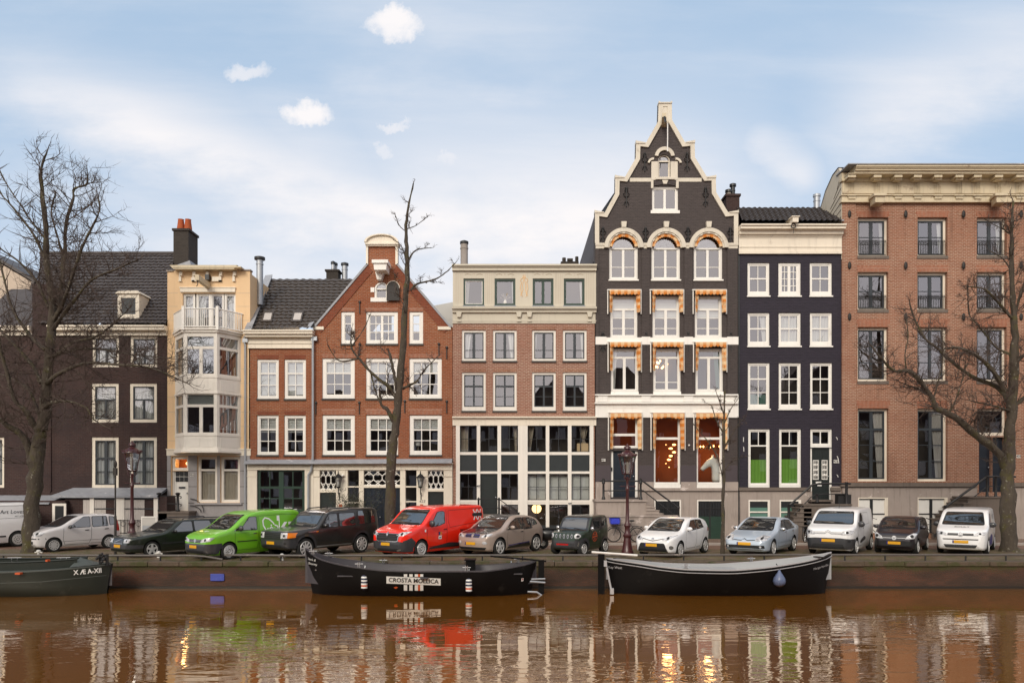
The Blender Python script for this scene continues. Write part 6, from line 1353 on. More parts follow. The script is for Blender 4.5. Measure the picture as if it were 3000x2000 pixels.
tree('thin young bare tree with a slim mossy trunk beside the silver blue car', b, [
 ([(2117, 1622, 0), (2118, 1500, 0), (2120, 1400, 0), (2121, 1300, 0), (2122, 1210, 0), (2124, 1140, 0)], .085, .015),
 ([(2118, 1400, 0), (2104, 1345, 0), (2080, 1300, 0), (2050, 1265, 0), (2030, 1240, 0)], .03, .008), ([(2120, 1390, 0), (2135, 1360, .1), (2160, 1345, .2), (2185, 1338, .2)], .02, .008), ([(2121, 1310, 0), (2140, 1280, 0), (2165, 1240, 0), (2180, 1225, 0)], .025, .008), ([(2121, 1270, 0), (2100, 1235, 0), (2085, 1190, 0), (2070, 1180, 0)], .025, .008),
 ([(2122, 1240, 0), (2140, 1200, 0), (2160, 1170, 0)], .02, .008), ([(2122, 1220, 0), (2105, 1170, 0), (2095, 1140, 0)], .02, .008)], 51, .7, .5)
# ================================================================ street furniture
paint('lamp_maroon', (.060, .014, .015), .38, .15, 6, coat=.2); paint('lamp_pane', (.55, .53, .50), .15, .05, 2)
def street_lamp(loc, H_, label):
    t = empty('street_lamp', loc, label=label, cat='street lamp', group='maroon cast iron street lamps'); s = H_ / 4.36; pm = MB()
    pm.lathe([(r * .80, z * s) for r, z in ((.30, 0), (.31, .12), (.27, .18), (.22, .42), (.17, .66), (.21, .70), (.22, .78), (.15, .84), (.125, 1.05), (.15, 1.10), (.18, 1.16), (.15, 1.22), (.10, 1.3), (.085, 1.9), (.075, 2.55), (.10, 2.58), (.10, 2.64), (.07, 2.68), (.06, 3.02), (.09, 3.05), (.05, 3.1))], 14)
    pm.tube([(-.30, 0, 2.72 * s), (.30, 0, 2.72 * s)], .018, 5).blob((.30, 0, 2.72 * s), (.04, .04, .04), 6, 4)
    for a in range(4): q = a * PI / 2 + PI / 4; pm.tube([(.05 * math.cos(q), .05 * math.sin(q), 2.95 * s), (.17 * math.cos(q), .17 * math.sin(q), 3.08 * s), (.13 * math.cos(q), .13 * math.sin(q), 3.22 * s)], .018, 5)
    pm.build('post', M['lamp_maroon'], t, smooth=40); z0, z1 = 3.22 * s, 3.92 * s; fr = MB()
    for a in range(6): q = a * PI / 3; fr.tube([(.20 * math.cos(q), .20 * math.sin(q), z0), (.34 * math.cos(q), .34 * math.sin(q), z1)], .016, 4)
    fr.lathe([(.17, z0 - .04), (.22, z0), (.18, z0 + .02)], 6).lathe([(.33, z1 - .02), (.38, z1), (.37, z1 + .05), (.30, z1 + .10), (.16, z1 + .20), (.10, z1 + .22), (.10, z1 + .27), (.15, z1 + .31), (.13, z1 + .39), (.05, z1 + .43), (.015, z1 + .52)], 12)
    for a in range(12): q = a * PI / 6; fr.blob((.37 * math.cos(q), .37 * math.sin(q), z1 + .07), (.035, .035, .05), 5, 4)
    ln = fr.build('lantern_frame', M['lamp_maroon'], t, smooth=30)
    MB().lathe([(.185, z0 + .005), (.325, z1 - .005)], 6, cap=False).build('lantern_glass', M['glass_low'], ln)
    MB().lathe([(.06, z0), (.06, z0 + .12), (.045, z0 + .14), (.06, z0 + .42), (.03, z0 + .48)], 8).build('mantle', M['lamp_pane'], ln)
street_lamp(Vector(((387 - 1500) * 32.6 / FP, 32.6, 0)), 4.62, 'maroon cast iron street lamp behind the dark green estate car'); street_lamp(on_ground(1838, 1623), 4.42, 'maroon cast iron street lamp standing between the tiny green car and the white hatchback')
t = empty('parking_pole', Vector(((338 - 1500) * 31.4 / FP, 31.4, 0)), label='thin grey metal pole in front of the rear of the silver hatchback', cat='pole')
MB().lathe([(.05, 0), (.05, 1.55), (.035, 1.58)], 10).build('sleeve', M['iron_brown'], t, smooth=40); MB().lathe([(.033, 1.58), (.033, 3.45)], 8).box(-.07, .07, -.07, .05, 3.2, 3.5).blob((0, 0, 3.65), (.07, .07, .16), 8, 6).build('pole', M['iron_brown'], t)
paint('white_stone', (.70, .68, .64), .5, .15, 6); k = 0
for px, py, lb in ((113, 1628, 'behind the dark green barge'), (465, 1632, 'under the nose of the dark green estate car'), (826, 1640, 'between green van and dark off-roader')):
    t = empty('mooring_bollard', on_ground(px, py, .01), label='white mooring post on the quay ' + lb, cat='mooring post', group='white mooring posts'); MB().lathe([(.07, 0), (.06, .03), (.045, .12), (.085, .16), (.08, .22), (.03, .25)], 10).build('post', M['white_stone'], t, smooth=40); MB().box(-.15, .15, -.02, .02, .13, .17).build('cross_bar', M['white_stone'], t)
paint('blue_plate', (.045, .07, .36), .4, .15, 6, dirt=(.2, .22, .35), dirt_at=(.6, .75))
t = empty('quay_sign', at(637, 1690, QUAY), label='small blank blue plate fixed to the brick quay wall', cat='sign'); MB().box(-.25, .21, -.03, .02, -.13, .13).build('plate', M['blue_plate'], t, bevel=.006); MB().box(.212, .25, -.028, .02, -.12, .12).build('edge_strip', M['blue_plate'], t)
t = empty('poster_board', Vector(((443 - 1500) * 36.2 / FP, 36.0, .12)), label='small poster board with a blue and orange picture on the pavement behind the estate car', cat='poster board')
MB().frame([(-.36, 0), (.36, 0), (.36, 1.22), (-.36, 1.22)], [(-.31, .05), (.31, .05), (.31, 1.17), (-.31, 1.17)], -.03, .03).build('board_frame', M['white'], t)
MB().box(-.31, .31, -.015, .0, .55, 1.17).build('poster', M['lamp_pane'], t); MB().box(-.31, .31, -.02, .0, .05, .42).build('poster_sand', M['stucco'], t); MB().box(-.31, .31, -.018, .0, .42, .8).build('poster_sea', M['zinc'], t)
# the shrub before the shop front
t = empty('potted_shrub', Vector((fx(1045), YF - .75, .12)), label='loose evergreen shrub in a dark pot before the white shop front', cat='shrub'); R = random.Random(5); sm, lm = MB(), MB()
paint('leaf_dark', (.050, .055, .030), .5, .4, 8)
MB().lathe([(.22, 0), (.30, .5), (.33, .52), (.27, .54)], 14).build('pot', M['iron_brown'], t, smooth=40)
for i in range(46):
    a = R.uniform(0, 6.28); p = Vector((0, 0, .5)); d = Vector((math.cos(a) * R.uniform(.1, .75), math.sin(a) * .4, 1)).normalized(); L = R.uniform(1.1, 2.5); pts = [p.copy()]
    for s_ in range(6): d = (d + Vector((R.gauss(0, .16), R.gauss(0, .14), R.gauss(0, .1)))).normalized(); p = p + d * L / 6; pts.append(p.copy())
    sm.tube(pts, [.012 * (1 - .12 * q) for q in range(7)], 3, False)
    for q in pts[3:]:
        for _ in range(10):
            c = q + Vector((R.gauss(0, .12), R.gauss(0, .12), R.gauss(0, .14))); u1 = Vector((R.gauss(0, 1), R.gauss(0, 1), R.gauss(0, 1))).normalized(); u2 = u1.orthogonal().normalized()
            lm.add([c - u1 * .045, c + u2 * .014, c + u1 * .045, c - u2 * .014], [(0, 1, 2, 3)])
sm.build('stem', M['twig'], t); lm.build('foliage', M['leaf_dark'], t)
# bicycles
paint('tyre', (.012, .012, .012), .85, .2, 20); paint('chrome', (.55, .55, .56), .2, .05, 4, metal=.9); paint('bike_black', (.014, .014, .016), .35, .2, 9, coat=.3); paint('crate_blue', (.035, .055, .55), .45, .15, 5)
def bicycle(loc, rz, label, crate=False):
    t = empty('bicycle', loc, rz, label, 'bicycle', 'bicycles parked by the houses'); r = .35
    for x in (-.54, .54):
        w = MB().lathe([(r - .03, -.018), (r, 0), (r - .03, .018), (r - .045, 0)], 28, (x, 0, r), 'y', False); w.add(w.v[:0], []); wo = w.build('wheel', M['tyre'], t); s = MB().lathe([(r - .05, -.012), (r - .04, 0), (r - .05, .012)], 28, (x, 0, r), 'y', False)
        for k_ in range(14): a = k_ * PI / 7; s.tube([(x, .02 * (-1) ** k_, r), (x + (r - .045) * math.cos(a), 0, r + (r - .045) * math.sin(a))], .0035, 3, False)
        s.blob((x, 0, r), (.03, .05, .03), 8, 5); s.build('rim', M['chrome'], wo)
    f = MB(); bb = (-.08, 0, .30); st = (-.25, 0, .84); hd = (.36, 0, .86); hb = (.39, 0, .74)
    for a, b, q in ((bb, st, .018), (st, (.34, 0, .80), .018), (bb, hb, .02), ((-.54, .04, .35), st, .01), ((-.54, -.04, .35), st, .01), ((-.54, 0, .35), bb, .012), (hd, hb, .02), (hb, (.45, .05, .62), .014), ((.45, .05, .62), (.54, .05, .35), .012), (hb, (.45, -.05, .62), .014), ((.45, -.05, .62), (.54, -.05, .35), .012), (hd, (.33, 0, 1.04), .014)): f.tube([a, b], q, 6)
    f.lathe([(.09, -.02), (.09, .02)], 16, bb, 'y').tube([(-.08, .06, .30), (-.02, .06, .15), (-.02, .16, .15)], .012, 5).tube([(-.08, -.06, .30), (-.14, -.06, .45), (-.14, -.16, .45)], .012, 5)
    f.tube([(-.54 + .40 * math.cos(a), 0, .35 + .40 * math.sin(a)) for a in [.3 + i * .28 for i in range(9)]], .016, 4).tube([(.54 + .40 * math.cos(a), 0, .35 + .40 * math.sin(a)) for a in [.6 + i * .28 for i in range(7)]], .016, 4)
    f.tube([(-.30, .05, .74), (-.85, .05, .72)], .01, 4).tube([(-.30, -.05, .74), (-.85, -.05, .72)], .01, 4).tube([(-.54, .06, .35), (-.75, .06, .72)], .01, 4); f.build('frame', M['bike_black'], t)
    MB().tube([(.16, -.30, 1.05), (.30, -.24, 1.10), (.34, 0, 1.06), (.30, .24, 1.10), (.16, .30, 1.05)], .014, 6).build('handlebar', M['bike_black'], t)
    MB().tube([st, (-.28, 0, .97)], .014, 6).blob((-.30, 0, 1.0), (.15, .085, .045), 10, 6).build('saddle', M['bike_black'], t)
    if crate:
        c = MB().frame([(.30, .86), (.70, .86), (.74, 1.14), (.26, 1.14)], [(.32, .88), (.68, .88), (.72, 1.14), (.28, 1.14)], -.24, .24).box(.31, .69, -.24, -.22, .87, 1.13).box(.31, .69, .22, .24, .87, 1.13); c.build('crate', M['crate_blue'], t)
    return t
g = on_ground(1836, 1577, .12); bicycle(Vector(((1832 - 1500) * 36.4 / FP, 36.4, .12)), PI, 'black bicycle with a blue crate leaning by the stone steps behind the lamp post', True)
bicycle(Vector(((2376 - 1500) * 36.6 / FP, 36.6, .12)), .75, 'dark bicycle half hidden between the silver blue car and the white van'); bicycle(Vector(((2570 - 1500) * 36.5 / FP, 36.5, .12)), PI - .9, 'black bicycle with a high saddle between the white van and the black hatchback'); bicycle(Vector(((2735 - 1500) * 36.7 / FP, 36.7, .12)), PI - .5, 'dark bicycle in front of the white basement window behind the black hatchback')
# scooter between the bronze car and the tiny green one
t = empty('scooter', Vector(((1632 - 1500) * 34.2 / FP, 34.2, 0)), 0.0, 'black motor scooter with a tall windscreen between the bronze and tiny green cars', 'scooter')
for x in (-.62, .62): wo = MB().lathe([(.12, -.05), (.22, -.06), (.25, 0), (.22, .06), (.12, .05)], 20, (x, 0, .25), 'y').build('wheel', M['tyre'], t, smooth=40); MB().lathe([(.02, -.065), (.12, -.06), (.12, .06), (.02, .065)], 14, (x, 0, .25), 'y').build('rim', M['chrome'], wo)
MB().blob((-.42, 0, .62), (.46, .19, .26), 14, 9).box(-.1, .35, -.15, .15, .28, .36).blob((.5, 0, .68), (.12, .2, .40), 10, 8).blob((.60, 0, .50), (.26, .09, .10), 10, 6).tube([(.46, 0, .9), (.42, 0, 1.1)], .05, 6).tube([(.30, -.32, 1.12), (.42, 0, 1.1), (.30, .32, 1.12)], .022, 6).build('body', M['bike_black'], t, smooth=50)
MB().blob((-.38, 0, .88), (.40, .14, .07), 12, 6).build('seat', M['tyre'], t, smooth=50); MB().add([(.50, -.28, 1.0), (.50, .28, 1.0), (.38, .26, 1.62), (.34, 0, 1.70), (.38, -.26, 1.62)], [(0, 1, 2, 3, 4)]).build('windscreen', M['glass_low'], t)
MB().blob((.56, 0, 1.02), (.07, .09, .08), 10, 6).build('headlight', M['chrome'], t, smooth=50); MB().tube([(.40, -.28, 1.12), (.40, -.36, 1.26)], .01, 4).blob((.40, -.38, 1.30), (.03, .08, .06), 8, 5).build('mirror', M['lamp_pane'], t)
# ================================================================ parked cars: a lofted body with cut wheel arches; glass, lamps and trim laid onto its surface
def carpaint(name, col, metal=0.0, rough=.3): paint(name, col, rough, .05, 1.5, metal=metal, coat=.7)
for nm, c, mt in (('p_silver', (.72, .69, .69), .1), ('p_volvo', (.018, .024, .017), .2), ('p_green', (.17, .48, .018), 0), ('p_disco', (.030, .029, .027), .2), ('p_red', (.92, .022, .006), 0), ('p_bronze', (.42, .33, .28), .2), ('p_black', (.012, .011, .013), 0),
                  ('p_micro', (.014, .030, .015), 0), ('p_white', (.88, .87, .87), 0), ('p_blue', (.50, .58, .68), .15), ('p_violet', (.014, .010, .015), .1), ('p_plastic', (.030, .030, .034), 0)): carpaint(nm, c, mt, .55 if nm == 'p_plastic' else .3)
m, n, b = mk('car_glass'); b.inputs['Base Color'].default_value = (.016, .018, .019, 1); b.inputs['Roughness'].default_value = .03; b.inputs['IOR'].default_value = 2.7
n.put(b.inputs['Normal'], n.bump(n.noise(n.coord(), 1.6, 2, .5), .12, .05)); MATS['car_glass'] = m
m, n, b = mk('lamp_glass'); n.put(b.inputs['Base Color'], n.mix(n.ramp(n.noise(n.coord(), 9, 1, .4), .35, .70), (.66, .66, .68), (.34, .34, .36))); b.inputs['Roughness'].default_value = .08; b.inputs['Coat Weight'].default_value = 1; MATS['lamp_glass'] = m
paint('red_lamp', (.42, .008, .008), .15, .1, 4, coat=.8); paint('amber', (.75, .20, .01), .2, .1, 4, coat=.5); paint('plate_yellow', (.72, .36, .012), .45, .06, 6); paint('rim_silver', (.62, .61, .60), .32, .08, 9, metal=.3); paint('seam', (.010, .010, .011), .7, .1, 4); paint('decal_white', (.85, .85, .82), .45, .03, 4); paint('decal_black', (.014, .013, .013), .5, .05, 4); paint('decal_blue', (.020, .018, .16), .4, .05, 4); paint('decal_orange', (.62, .10, .025), .5, .08, 5)
def pchip(P):
    xs = [p[0] for p in P]; ys = [p[1] for p in P]; n = len(P); h = [xs[i + 1] - xs[i] for i in range(n - 1)]; dl = [(ys[i + 1] - ys[i]) / h[i] for i in range(n - 1)]
    ms = [dl[0]] + [0 if dl[i - 1] * dl[i] <= 0 else 2 * dl[i - 1] * dl[i] / (dl[i - 1] + dl[i]) for i in range(1, n - 1)] + [dl[-1]]
    def f(x):
        x = min(max(x, xs[0]), xs[-1]); i = 0
        while i < n - 2 and x > xs[i + 1]: i += 1
        t = (x - xs[i]) / h[i]; return (2 * t ** 3 - 3 * t ** 2 + 1) * ys[i] + (t ** 3 - 2 * t ** 2 + t) * h[i] * ms[i] + (-2 * t ** 3 + 3 * t ** 2) * ys[i + 1] + (t ** 3 - t ** 2) * h[i] * ms[i + 1]
    return f
def rounded(P, r):
    out = []
    for i in range(len(P)):
        a, p, c = Vector(P[i - 1]), Vector(P[i]), Vector(P[(i + 1) % len(P)]); u1, u2 = a - p, c - p; k = min(r, u1.length * .45, u2.length * .45); s_, e = p + u1.normalized() * k, p + u2.normalized() * k
        for t in (0, .33, .67, 1): out.append(tuple(s_ * (1 - t) ** 2 + p * 2 * t * (1 - t) + e * t ** 2))
    return out
class Car:
    def __init__(s, label, cat, px, py, mat, L, W, wb, fo, r, top, belt, tum=.14, bot=None, plan=None, rc=.13, H=None, alpha=54, rear=False, rim='spokes', name='parked_car', spokes=5):
        s.L, s.W, s.wb, s.fo, s.r, s.mat = L, W, wb, fo, r, mat; a = math.radians(alpha); g = on_ground(px, py); lx, ly = fo + (wb if rear else 0), -W / 2 + .1
        loc = g - Vector((lx * math.cos(a) - ly * math.sin(a), lx * math.sin(a) + ly * math.cos(a), 0)); s.root = empty(name, loc, a, label, cat, 'cars parked along the quay')
        zt, ft = pchip(top), pchip(belt); s.H = H or max(z for x, z in top)
        zb = pchip(bot or [(0, .34), (.12, .22), (.5, .19), (L - .5, .21), (L - .1, .28), (L, .42)]); hwf = pchip(plan or [(0, .70), (.05, .80), (.18, .91), (.45, .98), (.9, 1), (L - .9, 1), (L - .3, .95), (L - .06, .86), (L, .76)])
        xs = sorted(set([round(L * (.5 - .5 * math.cos(PI * i / 52)), 4) for i in range(53)] + [p[0] for p in top])); rings = []
        for x in xs:
            t, bz_, w, be = zt(x), zb(x), hwf(x) * W / 2, ft(x)
            def hw(z): return w * (1 - .07 * max(0, (be - z) / (be - bz_)) ** 2.4) if z <= be else w * (1 - .015 * min(1, (z - be) / .05) - tum * ((z - be) / max(.2, s.H - be)) ** 1.1)
            rr = min(rc, (t - bz_) * .28); zz = t - rr; ht = hw(zz); R = [(0, bz_ - .015), (hw(bz_) * .6, bz_ - .015), (hw(bz_) * .95, bz_)]
            for i in range(1, 12): z = bz_ + (zz - bz_) * i / 11; R.append((hw(z), z))
            for i in range(1, 6): q = PI / 2 * i / 5; R.append((ht - rr * (1 - math.cos(q)), zz + rr * math.sin(q) * .86))
            cr = .14 * rr
            for i in range(1, 5): q = i / 4; R.append(((ht - rr) * (1 - q), zz + rr * .86 + cr * (1 - (1 - q) ** 2)))
            rings.append([(x, -y, z) for y, z in R] + [(x, y, z) for y, z in R[-2:0:-1]])
        n = len(rings[0]); mb = MB(); mb.add([v for q in rings for v in q], [(i * n + k, i * n + (k + 1) % n, (i + 1) * n + (k + 1) % n, (i + 1) * n + k) for i in range(len(rings) - 1) for k in range(n)] + [list(range(n))[::-1], [(len(rings) - 1) * n + k for k in range(n)]])
        s.bvh = BVHTree.FromPolygons([Vector(v) for v in mb.v], mb.f)
        o = mb.build('body', M[mat], s.root, smooth=38); cut = MB(); s.ra = r * 1.16
        for x in (fo, fo + wb):
            for sg in (-1, 1): cut.lathe([(s.ra, -.24), (s.ra, .24)], 28, (x, sg * (W / 2 - .08), r * 1.03), 'y')
        co = cut.build('cutter', M['seam'], s.root); md = o.modifiers.new('arches', 'BOOLEAN'); md.operation = 'DIFFERENCE'; md.object = co; md.solver = 'EXACT'; md.material_mode = 'TRANSFER'
        me = bpy.data.meshes.new_from_object(o.evaluated_get(bpy.context.evaluated_depsgraph_get())); o.modifiers.clear(); o.data = me; bpy.data.objects.remove(co)
        me.polygons.foreach_set('use_smooth', [True] * len(me.polygons)); me.set_sharp_from_angle(angle=math.radians(38)); s.body = o
        for x in (fo, fo + wb):
            for sg in (-1, 1):
                c = (x, sg * (W / 2 - .115), r); wo = MB().lathe([(r * .70, -.09), (r * .93, -.10), (r, -.06), (r, .06), (r * .93, .10), (r * .70, .09)], 28, c, 'y', False).build('wheel', M['tyre'], s.root, smooth=40); rm = MB(); yo = sg * (W / 2 - .022)
                rm.lathe([(r * .72, .0), (r * .70, sg * .012), (r * .64, sg * .010), (r * .62, -sg * .02)], 28, (x, yo, r), 'y', False)
                for k in range(spokes if rim == 'spokes' else 0):
                    a_ = 2 * PI * k / spokes + .3; u_ = Vector((math.cos(a_), 0, math.sin(a_))); v_ = Vector((-u_.z, 0, u_.x)); wd = r * (.15 if spokes < 7 else .085); C_ = Vector((x, yo, r)); P = []
                    for rr_, ww in ((.08, 1.1), (.66, .75)):
                        for sd in (-1, 1):
                            for dy in (-sg * .03, sg * .006): P.append(C_ + u_ * r * rr_ + v_ * wd * ww * sd + Vector((0, dy, 0)))
                    rm.add(P, [(0, 1, 3, 2), (4, 6, 7, 5), (0, 4, 5, 1), (2, 3, 7, 6), (1, 5, 7, 3), (0, 2, 6, 4)])
                if rim == 'disc':
                    rm.lathe([(r * .62, -sg * .02), (r * .60, -sg * .005), (r * .48, sg * .002)], 24, (x, yo, r), 'y', False).lathe([(r * .36, sg * .004), (r * .30, sg * .012), (r * .22, -sg * .01)], 20, (x, yo, r), 'y', False)
                    for k in range(12):
                        a_ = k * PI / 6; rm.add([(x + r * q * math.cos(a_ + w_), yo + sg * .003, r + r * q * math.sin(a_ + w_)) for q, w_ in ((.36, -.14), (.36, .14), (.485, .16), (.485, -.16))], [(0, 1, 2, 3)])
                rm.lathe([(r * .16, -sg * .02), (r * .15, sg * .014), (r * .04, sg * .018)], 12, (x, yo, r), 'y'); rm.build('rim', M['rim_silver'], wo, smooth=30)
                MB().lathe([(r * .71, -sg * .045), (r * .02, -sg * .045)], 20, (x, yo, r), 'y').build('brake_disc', M['seam'], wo)
    def proj(s, vs, fs, view, eps):
        keep = {}; nv = []
        for i, (p, q) in enumerate(vs):
            if view == 'F': o_, d_ = Vector((-3, p, q)), Vector((1, 0, 0))
            elif view == 'L': o_, d_ = Vector((p, -4, q)), Vector((0, 1, 0))
            elif view == 'R': o_, d_ = Vector((p, 4, q)), Vector((0, -1, 0))
            else: o_, d_ = Vector((p, q, 5)), Vector((0, 0, -1))
            h_ = s.bvh.ray_cast(o_, d_)
            if h_[0] is None: continue
            nn = h_[1] if h_[1].dot(d_) < 0 else -h_[1]; keep[i] = len(nv); nv.append(h_[0] + (nn * .8 - d_ * .2).normalized() * eps)
        return nv, [[keep[i] for i in f] for f in fs if all(i in keep for i in f)]
    def D(s, name, pts, view, mat, eps=.007, rd=0, mir=False, parent=None, step=.04):
        """lay a flat outline onto the body from the front (F: y, z), the side (L: x, z) or above (T: x, y)"""
        pts = rounded(pts, rd) if rd else pts; bm = bmesh.new(); bm.faces.new([bm.verts.new((p, q, 0)) for p, q in pts])
        for ax in (0, 1):
            lo, hi = min(p[ax] for p in pts), max(p[ax] for p in pts); k = int((hi - lo) / step)
            for i in range(1, k + 1):
                co = Vector((0, 0, 0)); co[ax] = lo + (hi - lo) * i / (k + 1); no = Vector((0, 0, 0)); no[ax] = 1; bmesh.ops.bisect_plane(bm, geom=bm.verts[:] + bm.edges[:] + bm.faces[:], plane_co=co, plane_no=no)
        bmesh.ops.triangulate(bm, faces=[f for f in bm.faces if len(f.verts) > 4]); bm.verts.index_update(); vs = [(v.co.x, v.co.y) for v in bm.verts]; fs = [[v.index for v in f.verts] for f in bm.faces]; bm.free(); out = None
        for sg in ((1, -1) if mir else (1,)):
            vw = view; vv = vs
            if sg < 0: vw, vv = ('R', vs) if view == 'L' else (view, [(-p, q) for p, q in vs] if view == 'F' else [(p, -q) for p, q in vs])
            nv, nf = s.proj(vv, fs, vw, eps)
            if nf: mb = MB(); mb.add(nv, nf); out = mb.build(name, M[mat], parent or s.root, smooth=60)
        return out
    def line(s, pts, view='L', w=.012, mat='seam', name='door_seam', eps=.004, mir=False):
        for sg in ((1, -1) if mir else (1,)):
            P = []
            for (a, b), (c, d) in zip(pts, pts[1:]):
                k = max(1, int(math.hypot(c - a, d - b) / .07)); P += [(a + (c - a) * i / k, b + (d - b) * i / k) for i in range(k)]
            P.append(pts[-1]); vs = []; fs = []
            for i, p in enumerate(P):
                q0, q1 = P[max(0, i - 1)], P[min(len(P) - 1, i + 1)]; t = Vector((q1[0] - q0[0], q1[1] - q0[1])).normalized(); vs += [(p[0] - t.y * w / 2, p[1] + t.x * w / 2), (p[0] + t.y * w / 2, p[1] - t.x * w / 2)]
            fs = [(2 * i, 2 * i + 1, 2 * i + 3, 2 * i + 2) for i in range(len(P) - 1)]
            if view == 'F' and sg < 0: vs = [(-p, q) for p, q in vs]
            nv, nf = s.proj(vs, fs, 'R' if (view == 'L' and sg < 0) else view, eps)
            if nf: mb = MB(); mb.add(nv, nf); mb.build(name, M[mat], s.root)
    def text(s, t, x, z, size, mat, view='L', name='lettering', eps=.009, **kw):
        vs, fs = text_mesh(t, size, **kw); k = -1 if view == 'F' else 1; nv, nf = s.proj([(x + k * a, z + b) for a, b in vs], fs, view, eps)
        if nf: mb = MB(); mb.add(nv, nf); return mb.build(name, M[mat], s.root)
    def glass(s, shield, sides, black=True):
        """shield = (half width low, z low, half width high, z high); sides = list of side window outlines"""
        a, z0, b, z1 = shield
        if black: s.D('window_surround', [(-a - .04, z0 - .04), (a + .04, z0 - .04), (b + .03, z1 + .025), (-b - .03, z1 + .025)], 'F', 'seam', .004, .08)
        ws = s.D('windscreen', [(-a, z0), (a, z0), (b, z1), (-b, z1)], 'F', 'car_glass', .008, .08)
        for q in (.15, -.45): s.line([(q, z0 - .01), (q + .42, z0 + .035)], 'F', .018, 'seam', 'wiper', .014)
        for q in sides:
            if black: s.D('window_surround', [(x + (.025 if x > sum(p[0] for p in q) / len(q) else -.025), z + (.02 if z > sum(p[1] for p in q) / len(q) else -.02)) for x, z in q], 'L', 'seam', .004, .05, True)
            s.D('side_window', q, 'L', 'car_glass', .008, .05, True)
    def mirrors(s, x, z, mat, sz=(.07, .12, .08)):
        for sg in (-1, 1): MB().blob((x, sg * (s.W / 2 + .08), z), sz, 12, 8).box(x - .02, x + .03, sg * s.W / 2 - .12 * (sg > 0), sg * s.W / 2 + .12 * (sg < 0) + 0.0, z - .06, z - .02).build('mirror', M[mat], s.root, smooth=50)
    def plate(s, z, y=0, w=.26):
        o = s.D('number_plate', [(y - w, z - .055), (y + w, z - .055), (y + w, z + .055), (y - w, z + .055)], 'F', 'plate_yellow', .02); s.D('plate_band', [(y + w - .05, z - .055), (y + w, z - .055), (y + w, z + .055), (y + w - .05, z + .055)], 'F', 'decal_blue', .022, parent=o)
    def lamp(s, pts, mat='lamp_glass', eps=.010, rd=.03):
        s.D('headlight', pts, 'F', mat, eps, rd, True); cx, cz = sum(p[0] for p in pts) / len(pts), sum(p[1] for p in pts) / len(pts); q = min(max(p[1] for p in pts) - min(p[1] for p in pts), max(p[0] for p in pts) - min(p[0] for p in pts)) * .24
        s.D('lens', [(cx + .03 + q * math.cos(i * PI / 8), cz + q * math.sin(i * PI / 8)) for i in range(16)], 'F', 'seam', eps + .004, 0, True)
    def handle(s, x, z, mat='seam', w=.18): s.D('door_handle', [(x, z), (x + w, z + .01), (x + w, z + .045), (x, z + .035)], 'L', mat, .022, .015)
    def arch_trim(s, mat='p_plastic', w=.06):
        for x in (s.fo, s.fo + s.wb):
            z = s.r * 1.03; s.line([(x + (s.ra + w / 2) * math.cos(q), z + (s.ra + w / 2) * math.sin(q)) for q in [PI * (-.12 + 1.24 * i / 20) for i in range(21)]], 'L', w, mat, 'wheel_arch_trim', .012, True)
# --- silver hatchback
c = Car('silver small hatchback with red tail lamps parked at the left behind the barge', 'car', 156, 1616, 'p_silver', 3.54, 1.58, 2.3, .68, .29, [(0, .62), (.05, .80), (.22, .90), (.72, 1.03), (.95, 1.08), (1.66, 1.44), (2.1, 1.535), (2.9, 1.53), (3.3, 1.48), (3.42, 1.15), (3.50, .8), (3.54, .5)], [(0, .70), (1.0, .97), (3.5, 1.0)], .12, rim='spokes', spokes=12)
c.glass((.62, 1.07, .50, 1.44), [[(1.22, 1.0), (2.14, 1.0), (2.14, 1.43), (1.86, 1.42)], [(2.26, 1.0), (2.92, 1.02), (2.86, 1.42), (2.26, 1.43)], [(3.02, 1.04), (3.24, 1.06), (3.20, 1.38), (3.0, 1.41)]]); c.mirrors(1.28, 1.03, 'p_plastic')
c.lamp([(.42, .66), (.72, .68), (.76, .84), (.60, .88), (.44, .84)]); c.D('grille', [(-.36, .70), (.36, .70), (.34, .80), (-.34, .80)], 'F', 'p_plastic', .009, .03); c.D('bumper_slot', [(-.42, .34), (.42, .34), (.46, .46), (-.46, .46)], 'F', 'seam', .008, .04); c.line([(-.76, .57), (.76, .57)], 'F', .05, 'p_plastic', 'bumper_strip'); c.plate(.50, .1)
for x in ([(1.06, .98), (1.04, .50), (1.12, .28), (2.1, .28), (2.2, .5), (2.2, 1.46)], [(2.2, .3), (2.75, .30)], [(1.0, .42), (2.75, .44)]): c.line(x)
c.handle(1.92, .84); c.handle(2.76, .86); c.D('tail_lamp', [(3.28, .78), (3.47, .76), (3.40, 1.32), (3.28, 1.40)], 'L', 'red_lamp', .012, .03, True)
